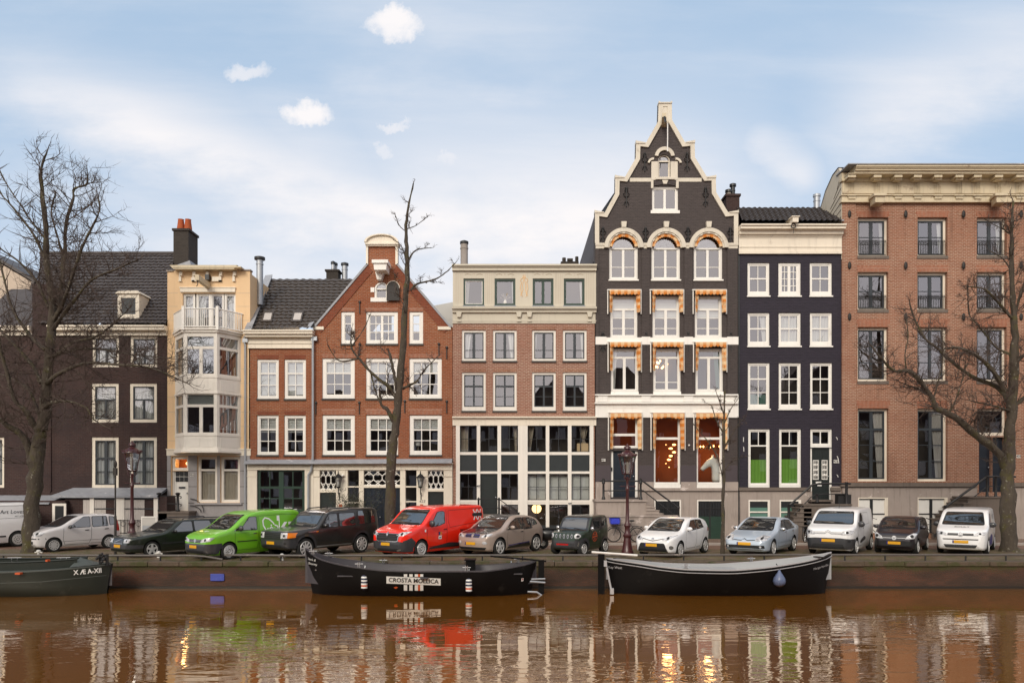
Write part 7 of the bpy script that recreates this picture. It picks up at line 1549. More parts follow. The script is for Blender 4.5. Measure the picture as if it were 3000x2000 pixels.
# --- dark green estate
c = Car('dark green older estate car with five spoke wheels nosing over the quay edge', 'car', 443, 1631, 'p_volvo', 4.71, 1.76, 2.66, .90, .31, [(0, .50), (.03, .70), (.12, .78), (.7, .88), (1.40, .96), (2.12, 1.37), (2.5, 1.42), (4.2, 1.41), (4.42, 1.33), (4.60, .98), (4.68, .8), (4.71, .45)], [(0, .66), (1.4, .90), (4.6, .93)], .17, rc=.10)
c.glass((.68, .97, .58, 1.35), [[(1.72, .94), (2.62, .94), (2.62, 1.33), (2.24, 1.33)], [(2.72, .94), (3.50, .95), (3.46, 1.33), (2.72, 1.34)], [(3.60, .96), (4.36, .98), (4.24, 1.31), (3.58, 1.33)]]); c.mirrors(1.80, .97, 'p_black', (.06, .11, .06))
c.lamp([(.40, .58), (.72, .60), (.73, .74), (.40, .74)], rd=.015); c.D('grille', [(-.30, .56), (.30, .56), (.30, .76), (-.30, .76)], 'F', 'p_black', .010, .02); c.line([(-.3, .555), (.3, .555), (.3, .765), (-.3, .765), (-.3, .555)], 'F', .018, 'chrome', 'grille_frame', .014); c.line([(.25, .60), (-.22, .73)], 'F', .02, 'chrome', 'grille_bar', .016)
c.D('bumper', [(-.80, .36), (.80, .36), (.82, .52), (-.82, .52)], 'F', 'p_plastic', .016, .03); c.D('bumper_side', [(.06, .36), (.55, .36), (.55, .50), (.06, .52)], 'L', 'p_plastic', .016, .0, True); c.plate(.45, .08); c.line([(-.7, .27), (.7, .27)], 'F', .05, 'p_plastic', 'spoiler', .02)
for x in ([(1.42, .90), (1.42, .32), (2.64, .32), (2.67, .5), (2.67, 1.36)], [(2.67, .32), (3.35, .33), (3.55, .7), (3.55, .95)]): c.line(x)
c.line([(1.3, .52), (3.2, .53)], 'L', .05, 'p_plastic', 'rubbing_strip', .012, True); c.handle(2.40, .82); c.handle(3.28, .84)
for sg in (-1, 1): MB().tube([(2.3, sg * .60, 1.40), (2.4, sg * .60, 1.46), (4.0, sg * .60, 1.46), (4.1, sg * .60, 1.40)], .02, 6).build('roof_rail', M['p_black'], c.root)
# --- green van
c = Car('bright green delivery van with white kpn lettering and crown logo', 'van', 668, 1638, 'p_green', 4.41, 1.80, 2.68, .88, .32, [(0, .55), (.04, .82), (.16, .93), (.80, 1.12), (.92, 1.15), (1.72, 1.66), (2.15, 1.78), (3.0, 1.82), (3.9, 1.82), (4.22, 1.77), (4.34, 1.4), (4.40, .6)], [(0, .74), (.9, 1.04), (4.3, 1.08)], .11, rim='disc', name='delivery_van')
c.glass((.70, 1.16, .60, 1.64), [[(1.36, 1.10), (2.10, 1.08), (2.10, 1.58), (1.80, 1.57)]]); c.D('quarter_window', [(1.06, 1.06), (1.28, 1.08), (1.30, 1.22)], 'L', 'car_glass', .008, 0, True); c.mirrors(1.32, 1.16, 'p_plastic', (.08, .13, .11))
c.D('bumper', [(-.86, .24), (.86, .24), (.88, .62), (-.88, .62)], 'F', 'p_plastic', .010, .05); c.D('bumper_side', [(.06, .26), (.46, .26), (.54, .50), (.58, .64), (.06, .62)], 'L', 'p_plastic', .010, 0, True); c.lamp([(.36, .66), (.80, .72), (.86, .86), (.60, .84), (.38, .76)])
c.D('grille', [(-.38, .66), (.38, .66), (.38, .78), (-.38, .78)], 'F', 'seam', .009, .02); c.line([(-.36, .70), (.36, .70)], 'F', .014, 'chrome', 'grille_bar', .013); c.line([(-.36, .75), (.36, .75)], 'F', .014, 'chrome', 'grille_bar', .013); c.D('badge', [(.07 * math.cos(q), .73 + .07 * math.sin(q)) for q in [i * PI / 8 for i in range(16)]], 'F', 'chrome', .018); c.D('bumper_slot', [(-.5, .28), (.5, .28), (.55, .38), (-.55, .38)], 'F', 'seam', .014, .03); c.plate(.50, .12)
for x in ([(1.12, 1.02), (1.14, .34), (2.12, .34), (2.16, .5), (2.16, 1.62)], [(2.22, .34), (2.22, 1.60), (3.4, 1.64), (4.05, 1.62), (4.16, 1.2)]): c.line(x)
c.line([(1.22, .66), (2.12, .67)], 'L', .035, 'seam', 'rubbing_strip', .012); c.line([(2.24, .67), (3.1, .67)], 'L', .035, 'seam', 'rubbing_strip', .012); c.handle(1.92, .92, 'p_plastic'); c.text('kpn', 3.86, 1.14, 1.15, 'decal_white', bold=.012); pass
SH = .16; lg = [(a + SH, b) for a, b in [(2.50, .92), (2.38, 1.0), (2.25, 1.22), (2.24, 1.42), (2.34, 1.52), (2.52, 1.48), (2.70, 1.33), (2.76, 1.24)]]; c.line(lg, 'L', .055, 'decal_white', 'logo', .009); c.line([(a + SH, b) for a, b in [(2.78, 1.22), (2.90, 1.18), (2.98, 1.05), (2.96, .86), (2.92, .78)]], 'L', .055, 'decal_white', 'logo', .009); c.line([(a + SH, b) for a, b in [(2.22, .90), (2.32, .80), (2.46, .74), (2.6, .74)]], 'L', .05, 'decal_white', 'logo', .009)
c.line([(2.64, .84), (2.92, .84)], 'L', .045, 'decal_white', 'logo_crown', .009)
for k in (-1, 1): c.line([(2.78 + k * .02, .90), (2.78 + k * .10, 1.0), (2.78 + k * .08, 1.10), (2.78, 1.14)], 'L', .04, 'decal_white', 'logo_crown', .009); c.line([(2.78 + k * .08, .90), (2.78 + k * .2, .98), (2.78 + k * .2, 1.08), (2.78 + k * .14, 1.11)], 'L', .04, 'decal_white', 'logo_crown', .009)
c.D('logo_crown', [(2.78, 1.16), (2.82, 1.21), (2.78, 1.26), (2.74, 1.21)], 'L', 'decal_white', .009)
vs_, fs_ = text_mesh('kpn', .17, bold=.004); nv, nf = c.proj([(.52 + b, -a_) for a_, b in vs_], fs_, 'T', .008); mb = MB(); mb.add(nv, nf); mb.build('lettering', M['decal_white'], c.root)
# --- dark off-roader
c = Car('dark brown grey boxy off-roader with an orange cornered headlamp beside the red van', 'car', 893, 1634, 'p_disco', 4.85, 1.92, 2.885, .86, .385, [(0, .62), (.03, .98), (.10, 1.06), (1.1, 1.15), (1.38, 1.18), (1.98, 1.70), (2.3, 1.79), (3.0, 1.82), (3.3, 1.87), (4.45, 1.87), (4.70, 1.80), (4.80, 1.2), (4.85, .6)], [(0, .84), (1.4, 1.12), (4.8, 1.14)], .11, bot=[(0, .50), (.15, .36), (.5, .33), (4.3, .35), (4.7, .42), (4.85, .55)], rc=.09, spokes=9)
c.glass((.76, 1.20, .66, 1.68), [[(1.66, 1.16), (2.44, 1.16), (2.44, 1.66), (2.02, 1.66)], [(2.56, 1.16), (3.40, 1.17), (3.36, 1.67), (2.56, 1.67)], [(3.58, 1.20), (4.56, 1.24), (4.46, 1.74), (3.58, 1.74)]]); c.mirrors(1.72, 1.22, 'p_black', (.08, .13, .10)); c.arch_trim(w=.09)
c.lamp([(.50, .78), (.80, .80), (.80, 1.0), (.50, 1.0)], rd=.015); c.D('indicator', [(.80, .80), (.93, .82), (.93, 1.0), (.80, 1.0)], 'F', 'amber', .011, .01, True); c.D('grille', [(-.48, .76), (.48, .76), (.48, .99), (-.48, .99)], 'F', 'seam', .010, .02)
for z in (.81, .88, .95): c.line([(-.46, z), (.46, z)], 'F', .022, 'p_plastic', 'grille_bar', .016)
c.D('bumper', [(-.92, .42), (.92, .42), (.93, .73), (-.93, .73)], 'F', 'p_plastic', .014, .04); c.D('bumper_side', [(.05, .42), (.36, .42), (.38, .72), (.05, .73)], 'L', 'p_plastic', .014, 0, True); c.D('bumper_slot', [(-.52, .46), (.52, .46), (.52, .54), (-.52, .54)], 'F', 'seam', .018); c.D('fog_lamp', [(.72 + .05 * math.cos(q), .60 + .05 * math.sin(q)) for q in [i * PI / 6 for i in range(12)]], 'F', 'seam', .018, 0, True); c.plate(.60, .12)
for x in ([(1.48, 1.12), (1.46, .48), (2.46, .48), (2.50, .6), (2.50, 1.70)], [(2.50, .48), (3.22, .48), (3.48, .9), (3.50, 1.70)]): c.line(x)
c.line([(.95, 1.00), (1.40, 1.02)], 'L', .035, 'chrome', 'side_trim', .01); c.D('side_repeater', [(1.34, .98), (1.44, .99), (1.44, 1.03), (1.34, 1.02)], 'L', 'amber', .012); c.line([(1.35, .42), (3.2, .43)], 'L', .05, 'zinc', 'sill_trim', .012); c.handle(2.22, 1.0, 'p_black', .2); c.handle(3.22, 1.02, 'p_black', .2)
for sg in (-1, 1): MB().tube([(2.2, sg * .66, 1.80), (2.3, sg * .66, 1.86), (3.2, sg * .66, 1.89), (3.3, sg * .66, 1.87)], .025, 6).build('roof_rail', M['p_black'], c.root)
# --- red van
c = Car('bright red panel van with a dark grey bumper in front of the crooked bare tree', 'van', 1231, 1632, 'p_red', 5.08, 1.96, 3.10, .93, .34, [(0, .55), (.04, .92), (.16, 1.04), (.90, 1.24), (1.0, 1.27), (1.72, 1.82), (2.1, 1.94), (2.6, 1.97), (4.75, 1.97), (4.95, 1.88), (5.04, 1.3), (5.08, .6)], [(0, .80), (1.0, 1.12), (5.0, 1.16)], .09, rim='disc', name='delivery_van')
c.glass((.78, 1.29, .68, 1.80), [[(1.44, 1.18), (1.95, 1.20), (2.30, 1.30), (2.32, 1.72), (2.16, 1.76), (1.90, 1.72)]]); c.mirrors(1.42, 1.30, 'p_plastic', (.09, .14, .14))
c.D('bumper', [(-.94, .26), (.94, .26), (.95, .62), (.62, .66), (-.62, .66), (-.95, .62)], 'F', 'p_plastic', .012, .05); c.D('bumper_side', [(.06, .28), (.48, .28), (.52, .46), (.60, .62), (.36, .80), (.06, .68)], 'L', 'p_plastic', .010, 0, True); c.lamp([(.48, .82), (.84, .90), (.95, 1.04), (.74, 1.02), (.50, .94)])
c.D('grille', [(-.56, .66), (.56, .66), (.60, .90), (.50, .96), (-.50, .96), (-.60, .90)], 'F', 'seam', .011, .04); c.line([(-.60, .92), (-.56, .68), (-.46, .65), (.46, .65), (.56, .68), (.60, .92)], 'F', .035, 'chrome', 'grille_frame', .016)
for z in (.73, .79, .86): c.line([(-.52, z), (.52, z)], 'F', .018, 'p_plastic', 'grille_bar', .016)
c.line([(-.56, .945), (.56, .945)], 'F', .02, 'chrome', 'grille_bar', .018); c.D('badge', [(0, .84), (.06, .93), (0, 1.02), (-.06, .93)], 'F', 'chrome', .026); c.line([(.72, .36), (.52, .30)], 'F', .05, 'chrome', 'bumper_blade', .018, True); c.D('bumper_slot', [(-.6, .29), (.48, .29), (.48, .38), (-.6, .38)], 'F', 'seam', .016, .02); c.plate(.54, .10)
for x in ([(1.24, 1.10), (1.22, .60), (1.35, .40), (2.40, .40), (2.42, .6), (2.42, 1.80)], [(2.56, 1.78), (4.85, 1.84)], [(2.56, 1.10), (4.80, 1.28), (4.95, 1.5)], [(2.56, 1.78), (2.52, 1.4), (2.60, 1.10)]): c.line(x)
c.D('sill_panel', [(1.36, .30), (4.0, .32), (3.6, .42), (2.6, .50), (1.40, .36)], 'L', 'p_plastic', .010, .02); c.handle(2.18, 1.02, 'seam', .2); c.text('SMITGROEP', 3.62, .94, .15, 'decal_black', bold=.003)
for k in (0, 1):
    for sg in (-1, 1): c.line([(4.30 + k * .30 - sg * .13, 1.78), (4.30 + k * .30 + sg * .13, 1.34)], 'L', .055, 'decal_white', 'logo', .009 + .001 * sg)
c.D('logo_band', [(4.12, 1.49), (4.78, 1.49), (4.82, 1.56), (4.78, 1.63), (4.12, 1.63), (4.08, 1.56)], 'L', 'decal_black', .0115, .02); c.D('door_sticker', [(1.90, .66), (2.08, .66), (2.08, .80), (1.90, .80)], 'L', 'decal_white', .009); c.D('door_sticker', [(1.90, .82), (1.99, .82), (1.99, .95), (1.90, .95)], 'L', 'decal_blue', .009); c.D('door_sticker', [(1.99, .82), (2.08, .82), (2.08, .95), (1.99, .95)], 'L', 'amber', .009); c.D('door_sticker', [(1.93, .70), (2.05, .70), (2.05, .74), (1.93, .74)], 'L', 'decal_black', .011); c.D('wing_sticker', [(1.08, .98), (1.16, .98), (1.16, 1.08), (1.08, 1.08)], 'L', 'decal_white', .009)
# --- bronze electric hatchback
c = Car('two-tone bronze and black electric hatchback with large thin wheels', 'car', 1461, 1627, 'p_bronze', 4.0, 1.78, 2.57, .72, .35, [(0, .62), (.05, .82), (.22, .92), (.70, 1.02), (.84, 1.05), (1.62, 1.46), (2.1, 1.575), (2.8, 1.55), (3.4, 1.42), (3.76, 1.10), (3.94, .88), (4.0, .5)], [(0, .78), (.9, 1.0), (3.9, 1.04)], .15, spokes=5)
c.glass((.68, 1.07, .56, 1.46), [[(1.12, 1.02), (1.40, 1.03), (2.30, 1.02), (2.30, 1.46), (1.86, 1.45), (1.50, 1.28)], [(2.36, 1.0), (2.92, 1.02), (2.88, 1.44), (2.36, 1.46)], [(2.98, 1.12), (3.36, 1.18), (3.22, 1.34), (2.96, 1.42)]]); c.mirrors(1.42, 1.10, 'p_bronze'); c.D('bonnet', [(.16, -.66), (.80, -.72), (.88, 0), (.80, .72), (.16, .66), (.10, 0)], 'T', 'p_black', .006, .06); c.D('roof_panel', [(1.72, -.54), (3.3, -.52), (3.3, .52), (1.72, .54)], 'T', 'p_black', .005, .05)
c.lamp([(.44, .72), (.80, .80), (.82, .90), (.56, .86), (.42, .78)])
for sg in (-1, 1): c.D('grille', [(sg * .04, .74), (sg * .34, .74), (sg * .37, .80), (sg * .34, .86), (sg * .06, .86)], 'F', 'decal_blue', .009, .02); c.D('grille_insert', [(sg * .06, .76), (sg * .32, .76), (sg * .34, .80), (sg * .32, .84), (sg * .08, .84)], 'F', 'p_black', .011, .02)
c.D('fog_lamp', [(.62 + .10 * math.cos(q), .54 + .06 * math.sin(q)) for q in [i * PI / 8 for i in range(16)]], 'F', 'lamp_glass', .010, 0, True); c.D('bumper_slot', [(-.6, .26), (.6, .26), (.7, .36), (-.7, .36)], 'F', 'seam', .008, .04); c.plate(.50, .08); c.D('sill_panel', [(1.20, .26), (2.85, .28), (2.75, .44), (1.26, .34)], 'L', 'p_black', .009); c.line([(1.28, .38), (2.74, .46)], 'L', .03, 'decal_blue', 'sill_trim', .012)
for x in ([(1.22, 1.0), (1.16, .6), (1.22, .40), (2.24, .40), (2.33, .6), (2.33, 1.0)], [(2.33, .98), (3.0, 1.04)]): c.line(x)
c.handle(2.06, .88, 'chrome', .2)
# --- tiny green city car
c = Car('tiny dark green boxy city car with an oval slotted front and black bumper', 'car', 1707, 1626, 'p_micro', 2.55, 1.48, 1.72, .40, .27, [(0, .50), (.03, .82), (.10, .90), (.50, .96), (.68, 1.0), (1.0, 1.46), (1.2, 1.54), (2.2, 1.56), (2.40, 1.48), (2.50, 1.0), (2.55, .5)], [(0, .78), (.6, .94), (2.5, 1.02)], .09, rc=.08, spokes=8)
c.D('cabin_panel', [(.74, .98), (1.70, .99), (2.36, 1.10), (2.32, 1.50), (1.15, 1.49)], 'L', 'p_black', .005, .04, True); c.D('screen_panel', [(-.70, .97), (.70, .97), (.62, 1.53), (-.62, 1.53)], 'F', 'p_black', .004, .05); c.D('roof_panel', [(1.05, -.6), (2.36, -.6), (2.36, .6), (1.05, .6)], 'T', 'p_black', .005, .05); c.glass((.60, 1.02, .54, 1.46), [[(.92, 1.04), (1.62, 1.05), (1.62, 1.43), (1.16, 1.42)], [(1.70, 1.12), (2.22, 1.14), (2.20, 1.43), (1.70, 1.44)]], False); c.mirrors(.84, 1.04, 'chrome', (.05, .09, .09))
for k in range(5): y = -.36 + k * .18; c.D('grille_slot', [(y + .042 * math.cos(q), .76 + .085 * math.sin(q)) for q in [i * PI / 8 for i in range(16)]], 'F', 'chrome', .010); c.D('grille_hole', [(y + .022 * math.cos(q), .76 + .062 * math.sin(q)) for q in [i * PI / 8 for i in range(16)]], 'F', 'seam', .013)
c.lamp([(.58 + .10 * math.cos(q), .78 + .10 * math.sin(q)) for q in [i * PI / 8 for i in range(16)]], rd=0); c.D('bumper', [(-.72, .28), (.72, .28), (.74, .56), (.56, .66), (.48, .58), (-.48, .58), (-.56, .66), (-.74, .56)], 'F', 'p_plastic', .014, .03); c.arch_trim(w=.12); c.line([(.60, .38), (.63, .54)], 'F', .03, 'chrome', 'marker_lamp', .02, True)
c.D('front_sign', [(-.22, .40), (.34, .40), (.34, .47), (-.22, .47)], 'F', 'red_lamp', .018); c.line([(.80, .96), (.80, .40), (1.62, .40), (1.66, .55), (1.66, 1.0)]); c.handle(1.52, .88, 'chrome', .06); c.D('round_sticker', [(1.20 + .20 * math.cos(q), .72 + .20 * math.sin(q)) for q in [i * PI / 12 for i in range(24)]], 'L', 'decal_orange', .008); c.D('sticker_ring', [(1.20 + .175 * math.cos(q), .72 + .175 * math.sin(q)) for q in [i * PI / 12 for i in range(24)]], 'L', 'p_black', .0095); c.line([(1.03, .70), (1.37, .74)], 'L', .045, 'decal_orange', 'sticker_band', .011)
for k in range(3): c.line([(1.10 + k * .10, .78), (1.10 + k * .10, .85)], 'L', .05, 'decal_orange', 'sticker_mark', .011)
c.line([(1.20, .58), (1.20, .66)], 'L', .06, 'decal_orange', 'sticker_mark', .011)
# --- white hatchback
c = Car('white hatchback with a wide black grille opening right of the lamp post', 'car', 1989, 1632, 'p_white', 3.9, 1.70, 2.51, .80, .31, [(0, .56), (.05, .74), (.20, .84), (.70, .97), (.95, 1.03), (1.72, 1.42), (2.2, 1.51), (2.9, 1.49), (3.45, 1.38), (3.66, 1.08), (3.84, .88), (3.9, .5)], [(0, .72), (1.0, .98), (3.8, 1.06)], .15, spokes=8)
c.glass((.66, 1.04, .54, 1.42), [[(1.42, 1.0), (2.28, 1.04), (2.28, 1.40), (1.92, 1.38)], [(2.36, 1.04), (3.06, 1.10), (2.90, 1.38), (2.36, 1.41)]]); c.mirrors(1.42, 1.08, 'p_white'); c.lamp([(.38, .68), (.62, .68), (.83, .88), (.66, .86), (.44, .76)]); c.line([(-.62, .79), (-.2, .70), (0, .66), (.2, .70), (.62, .79)], 'F', .022, 'seam', 'grille_line', .008)
c.D('grille', [(-.64, .24), (.64, .24), (.50, .58), (-.50, .58)], 'F', 'seam', .010, .05); c.D('badge', [(.06 * math.cos(q), .735 + .04 * math.sin(q)) for q in [i * PI / 8 for i in range(16)]], 'F', 'chrome', .012); c.D('fog_lamp', [(.72 + .055 * math.cos(q), .42 + .075 * math.sin(q)) for q in [i * PI / 8 for i in range(16)]], 'F', 'chrome', .010, 0, True); c.line([(-.58, .25), (.58, .25)], 'F', .03, 'chrome', 'bumper_blade', .016); c.plate(.50, .06)
for x in ([(1.30, .98), (1.26, .5), (1.36, .32), (2.24, .32), (2.32, .5), (2.32, 1.44)], [(2.32, .32), (2.75, .34), (3.05, .8), (3.10, 1.1)]): c.line(x)
c.handle(2.06, .90, 'p_white'); c.handle(2.90, .94, 'p_white'); c.D('tail_lamp', [(3.50, .92), (3.74, .90), (3.66, 1.10), (3.50, 1.06)], 'L', 'red_lamp', .010, .02, True)
# --- silver blue saloon
c = Car('silver blue fastback saloon with a chevron nose beside the thin young tree', 'car', 2261, 1627, 'p_blue', 4.75, 1.78, 2.75, .98, .32, [(0, .50), (.05, .66), (.22, .76), (1.1, .95), (1.32, 1.0), (2.2, 1.40), (2.7, 1.475), (3.3, 1.44), (4.0, 1.20), (4.5, 1.10), (4.68, .95), (4.75, .5)], [(0, .68), (1.3, .94), (4.6, 1.0)], .17, spokes=7)
c.glass((.70, 1.01, .56, 1.40), [[(1.80, .97), (2.56, .98), (2.56, 1.36), (2.26, 1.34)], [(2.64, .98), (3.72, 1.02), (3.30, 1.32), (2.64, 1.37)]]); c.mirrors(1.82, 1.02, 'chrome'); c.lamp([(.42, .62), (.82, .64), (.87, .80), (.60, .84), (.46, .74)]); c.line([(-.50, .66), (-.12, .64), (0, .70), (.12, .64), (.50, .66)], 'F', .026, 'seam', 'chevron', .010)
c.D('bumper_slot', [(-.78, .34), (.78, .34), (.76, .46), (-.76, .46)], 'F', 'seam', .010, .03); c.line([(-.74, .30), (.74, .30)], 'F', .025, 'chrome', 'bumper_blade', .014); c.plate(.51, .0, .28); c.D('fog_lamp', [(.64 + .04 * math.cos(q), .40 + .04 * math.sin(q)) for q in [i * PI / 8 for i in range(16)]], 'F', 'lamp_glass', .013, 0, True)
for x in ([(1.62, .94), (1.60, .32), (2.58, .32), (2.60, .5), (2.60, 1.40)], [(2.60, .32), (3.2, .32), (3.55, .75), (3.60, 1.02)]): c.line(x)
c.line([(1.66, .52), (2.56, .53)], 'L', .05, 'p_blue', 'rubbing_strip', .018); c.line([(2.64, .53), (3.3, .53)], 'L', .05, 'p_blue', 'rubbing_strip', .018); c.handle(2.36, .86, 'chrome'); c.handle(3.40, .88, 'chrome')
# --- white van with grey bumper
c = Car('plain white panel van with a dark grey bumper and chevron grille', 'van', 2504, 1624, 'p_white', 4.4, 1.85, 2.785, .89, .33, [(0, .60), (.04, .95), (.14, 1.07), (.72, 1.22), (.82, 1.25), (1.42, 1.70), (1.80, 1.82), (2.4, 1.85), (4.0, 1.85), (4.28, 1.76), (4.37, 1.2), (4.4, .6)], [(0, .80), (.8, 1.12), (4.3, 1.16)], .10, name='delivery_van', spokes=7)
c.glass((.76, 1.26, .66, 1.70), [[(1.28, 1.16), (1.96, 1.16), (1.96, 1.64), (1.66, 1.64)]]); c.mirrors(1.22, 1.22, 'p_plastic', (.08, .14, .12)); c.D('bumper', [(-.90, .26), (.90, .26), (.92, .66), (.5, .70), (-.5, .70), (-.92, .66)], 'F', 'p_plastic', .012, .05); c.D('bumper_side', [(.06, .28), (.46, .28), (.52, .5), (.58, .66), (.06, .67)], 'L', 'p_plastic', .010, 0, True)
c.lamp([(.50, .82), (.86, .84), (.90, 1.0), (.72, 1.02), (.50, .94)]); c.line([(-.56, .93), (-.14, .93), (0, 1.0), (.14, .93), (.56, .93)], 'F', .03, 'chrome', 'chevron', .012); c.line([(-.56, .87), (-.14, .87), (0, .94), (.14, .87), (.56, .87)], 'F', .03, 'chrome', 'chevron', .012); c.D('bumper_slot', [(-.62, .32), (.62, .32), (.58, .46), (-.58, .46)], 'F', 'seam', .016, .03); c.D('fog_lamp', [(.78 + .05 * math.cos(q), .58 + .045 * math.sin(q)) for q in [i * PI / 8 for i in range(16)]], 'F', 'seam', .016, 0, True); c.plate(.60, .0, .28)
c.D('airbump', [(1.46, .48), (1.62, .44), (2.42, .56), (2.40, .66), (2.1, .70), (1.6, .58)], 'L', 'p_plastic', .014, .05)
for x in ([(1.14, 1.10), (1.12, .5), (1.24, .34), (1.98, .34), (2.03, .5), (2.03, 1.68)], [(2.12, 1.62), (2.12, 1.18), (3.0, 1.18), (3.06, 1.3), (3.06, 1.64), (2.12, 1.66)]): c.line(x)
c.handle(1.80, 1.02, 'seam', .14); MB().tube([(1.86, 0, 1.84), (1.90, 0, 2.02)], .012, 5).build('aerial', M['seam'], c.root)
# --- small black violet hatchback
c = Car('small black violet hatchback with a round chrome nose badge between two white vans', 'car', 2684, 1622, 'p_violet', 3.54, 1.64, 2.42, .585, .30, [(0, .55), (.04, .76), (.16, .86), (.66, .99), (.80, 1.03), (1.46, 1.40), (1.9, 1.485), (2.7, 1.47), (3.22, 1.38), (3.40, 1.0), (3.50, .8), (3.54, .45)], [(0, .74), (.8, .97), (3.4, 1.02)], .14, spokes=8)
c.glass((.66, 1.04, .54, 1.40), [[(1.16, 1.0), (1.96, 1.0), (1.96, 1.40), (1.58, 1.38)], [(2.06, 1.02), (2.74, 1.06), (2.66, 1.38), (2.06, 1.41)]]); c.mirrors(1.18, 1.06, 'p_violet'); c.lamp([(.40, .62), (.72, .64), (.80, .84), (.68, .86), (.48, .74)]); c.line([(-.42, .66), (.42, .66)], 'F', .025, 'chrome', 'nose_trim', .010)
c.D('badge', [(.085 * math.cos(q), .66 + .085 * math.sin(q)) for q in [i * PI / 10 for i in range(20)]], 'F', 'chrome', .018); c.line([(-.045, .70), (-.02, .62), (0, .66), (.02, .62), (.045, .70)], 'F', .014, 'seam', 'badge_mark', .022); c.D('bumper_slot', [(-.60, .34), (.60, .34), (.70, .52), (-.70, .52)], 'F', 'seam', .010, .05); c.line([(-.72, .30), (-.6, .27), (.6, .27), (.72, .30)], 'F', .02, 'p_violet', 'bumper_lip', .020); c.plate(.46, .02)
for x in ([(1.06, .96), (1.04, .34), (1.96, .34), (2.01, .5), (2.01, 1.44)],): c.line(x)
c.handle(1.78, .88, 'p_violet')
# --- white van with blue arch
c = Car('white van with a blue rounded side patch, beside the right bare tree', 'van', 2890, 1623, 'p_white', 4.5, 1.855, 2.755, .90, .33, [(0, .55), (.04, .85), (.16, .98), (.78, 1.17), (.88, 1.20), (1.56, 1.68), (1.95, 1.80), (2.6, 1.83), (4.1, 1.83), (4.38, 1.75), (4.47, 1.2), (4.5, .6)], [(0, .78), (.9, 1.10), (4.4, 1.14)], .10, name='delivery_van', spokes=8)
c.glass((.74, 1.21, .64, 1.66), [[(1.36, 1.12), (2.10, 1.12), (2.10, 1.60), (1.80, 1.60)]]); c.mirrors(1.30, 1.18, 'p_plastic', (.08, .14, .11)); c.lamp([(.46, .76), (.84, .82), (.88, .94), (.60, .92), (.46, .84)]); c.D('grille', [(-.46, .78), (.46, .78), (.46, .87), (-.46, .87)], 'F', 'p_plastic', .010, .01); c.D('badge', [(.085 * math.cos(q), .82 + .085 * math.sin(q)) for q in [i * PI / 10 for i in range(20)]], 'F', 'chrome', .018); c.line([(-.045, .86), (-.02, .78), (0, .82), (.02, .78), (.045, .86)], 'F', .014, 'seam', 'badge_mark', .022)
c.D('bumper_slot', [(-.6, .61), (.6, .61), (.64, .65), (-.64, .65)], 'F', 'seam', .010, .01); c.D('bumper_grille', [(-.52, .30), (.52, .30), (.60, .42), (-.60, .42)], 'F', 'p_plastic', .010, .02); c.plate(.53, .0, .28)
for x in ([(1.22, 1.08), (1.20, .5), (1.32, .36), (2.10, .36), (2.16, .5), (2.16, 1.66)],): c.line(x)
vs_ = [(1.30, .30)] + [(1.9 + .75 * math.cos(q), .34 + .44 * math.sin(q)) for q in [PI * .93 - i * PI * .93 / 14 for i in range(15)]]; c.D('blue_patch', vs_, 'L', 'decal_blue', .009); c.text('BOULT', 3.0, 1.46, .26, 'decal_black', shear=.2); c.D('door_patch', [(1.24, .95), (1.36, 1.12), (1.80, 1.60), (1.74, 1.62), (1.22, 1.16)], 'L', 'decal_blue', .0095)
vs_, fs_ = text_mesh('BOULT', .17, bold=.002); nv, nf = c.proj([(.52 + b, -a_) for a_, b in vs_], fs_, 'T', .008); mb = MB(); mb.add(nv, nf); mb.build('lettering', M['decal_black'], c.root); c.handle(1.92, .96, 'p_white')
# --- white van cut by the left edge
c = Car('white van cut off by the left edge, black hand lettering on its rear side', 'van', 51, 1600, 'p_white', 4.75, 1.92, 3.0, .90, .34, [(0, .55), (.05, .95), (.9, 1.22), (1.7, 1.80), (2.2, 1.98), (4.3, 2.0), (4.6, 1.92), (4.72, 1.3), (4.75, .6)], [(0, .80), (1.0, 1.12), (4.7, 1.2)], .09, rear=True, rim='disc', name='delivery_van')
c.glass((.76, 1.26, .66, 1.76), [[(1.46, 1.18), (2.20, 1.18), (2.22, 1.70), (1.92, 1.70)]]); c.line([(2.36, .40), (2.36, 1.80)]); c.line([(2.5, 1.28), (4.5, 1.32)]); c.line([(2.4, .48), (3.4, .50)], 'L', .07, 'p_plastic', 'rubbing_strip', .012); c.line([(2.1, 1.84), (4.4, 1.86)])
c.text('Art Loves Me', 3.86, 1.58, .25, 'decal_black', shear=.12); c.text('ART ATELIER', 4.02, 1.38, .09, 'decal_black'); c.D('tail_lamp', [(4.60, .9), (4.70, .9), (4.68, 1.5), (4.58, 1.5)], 'L', 'red_lamp', .012)
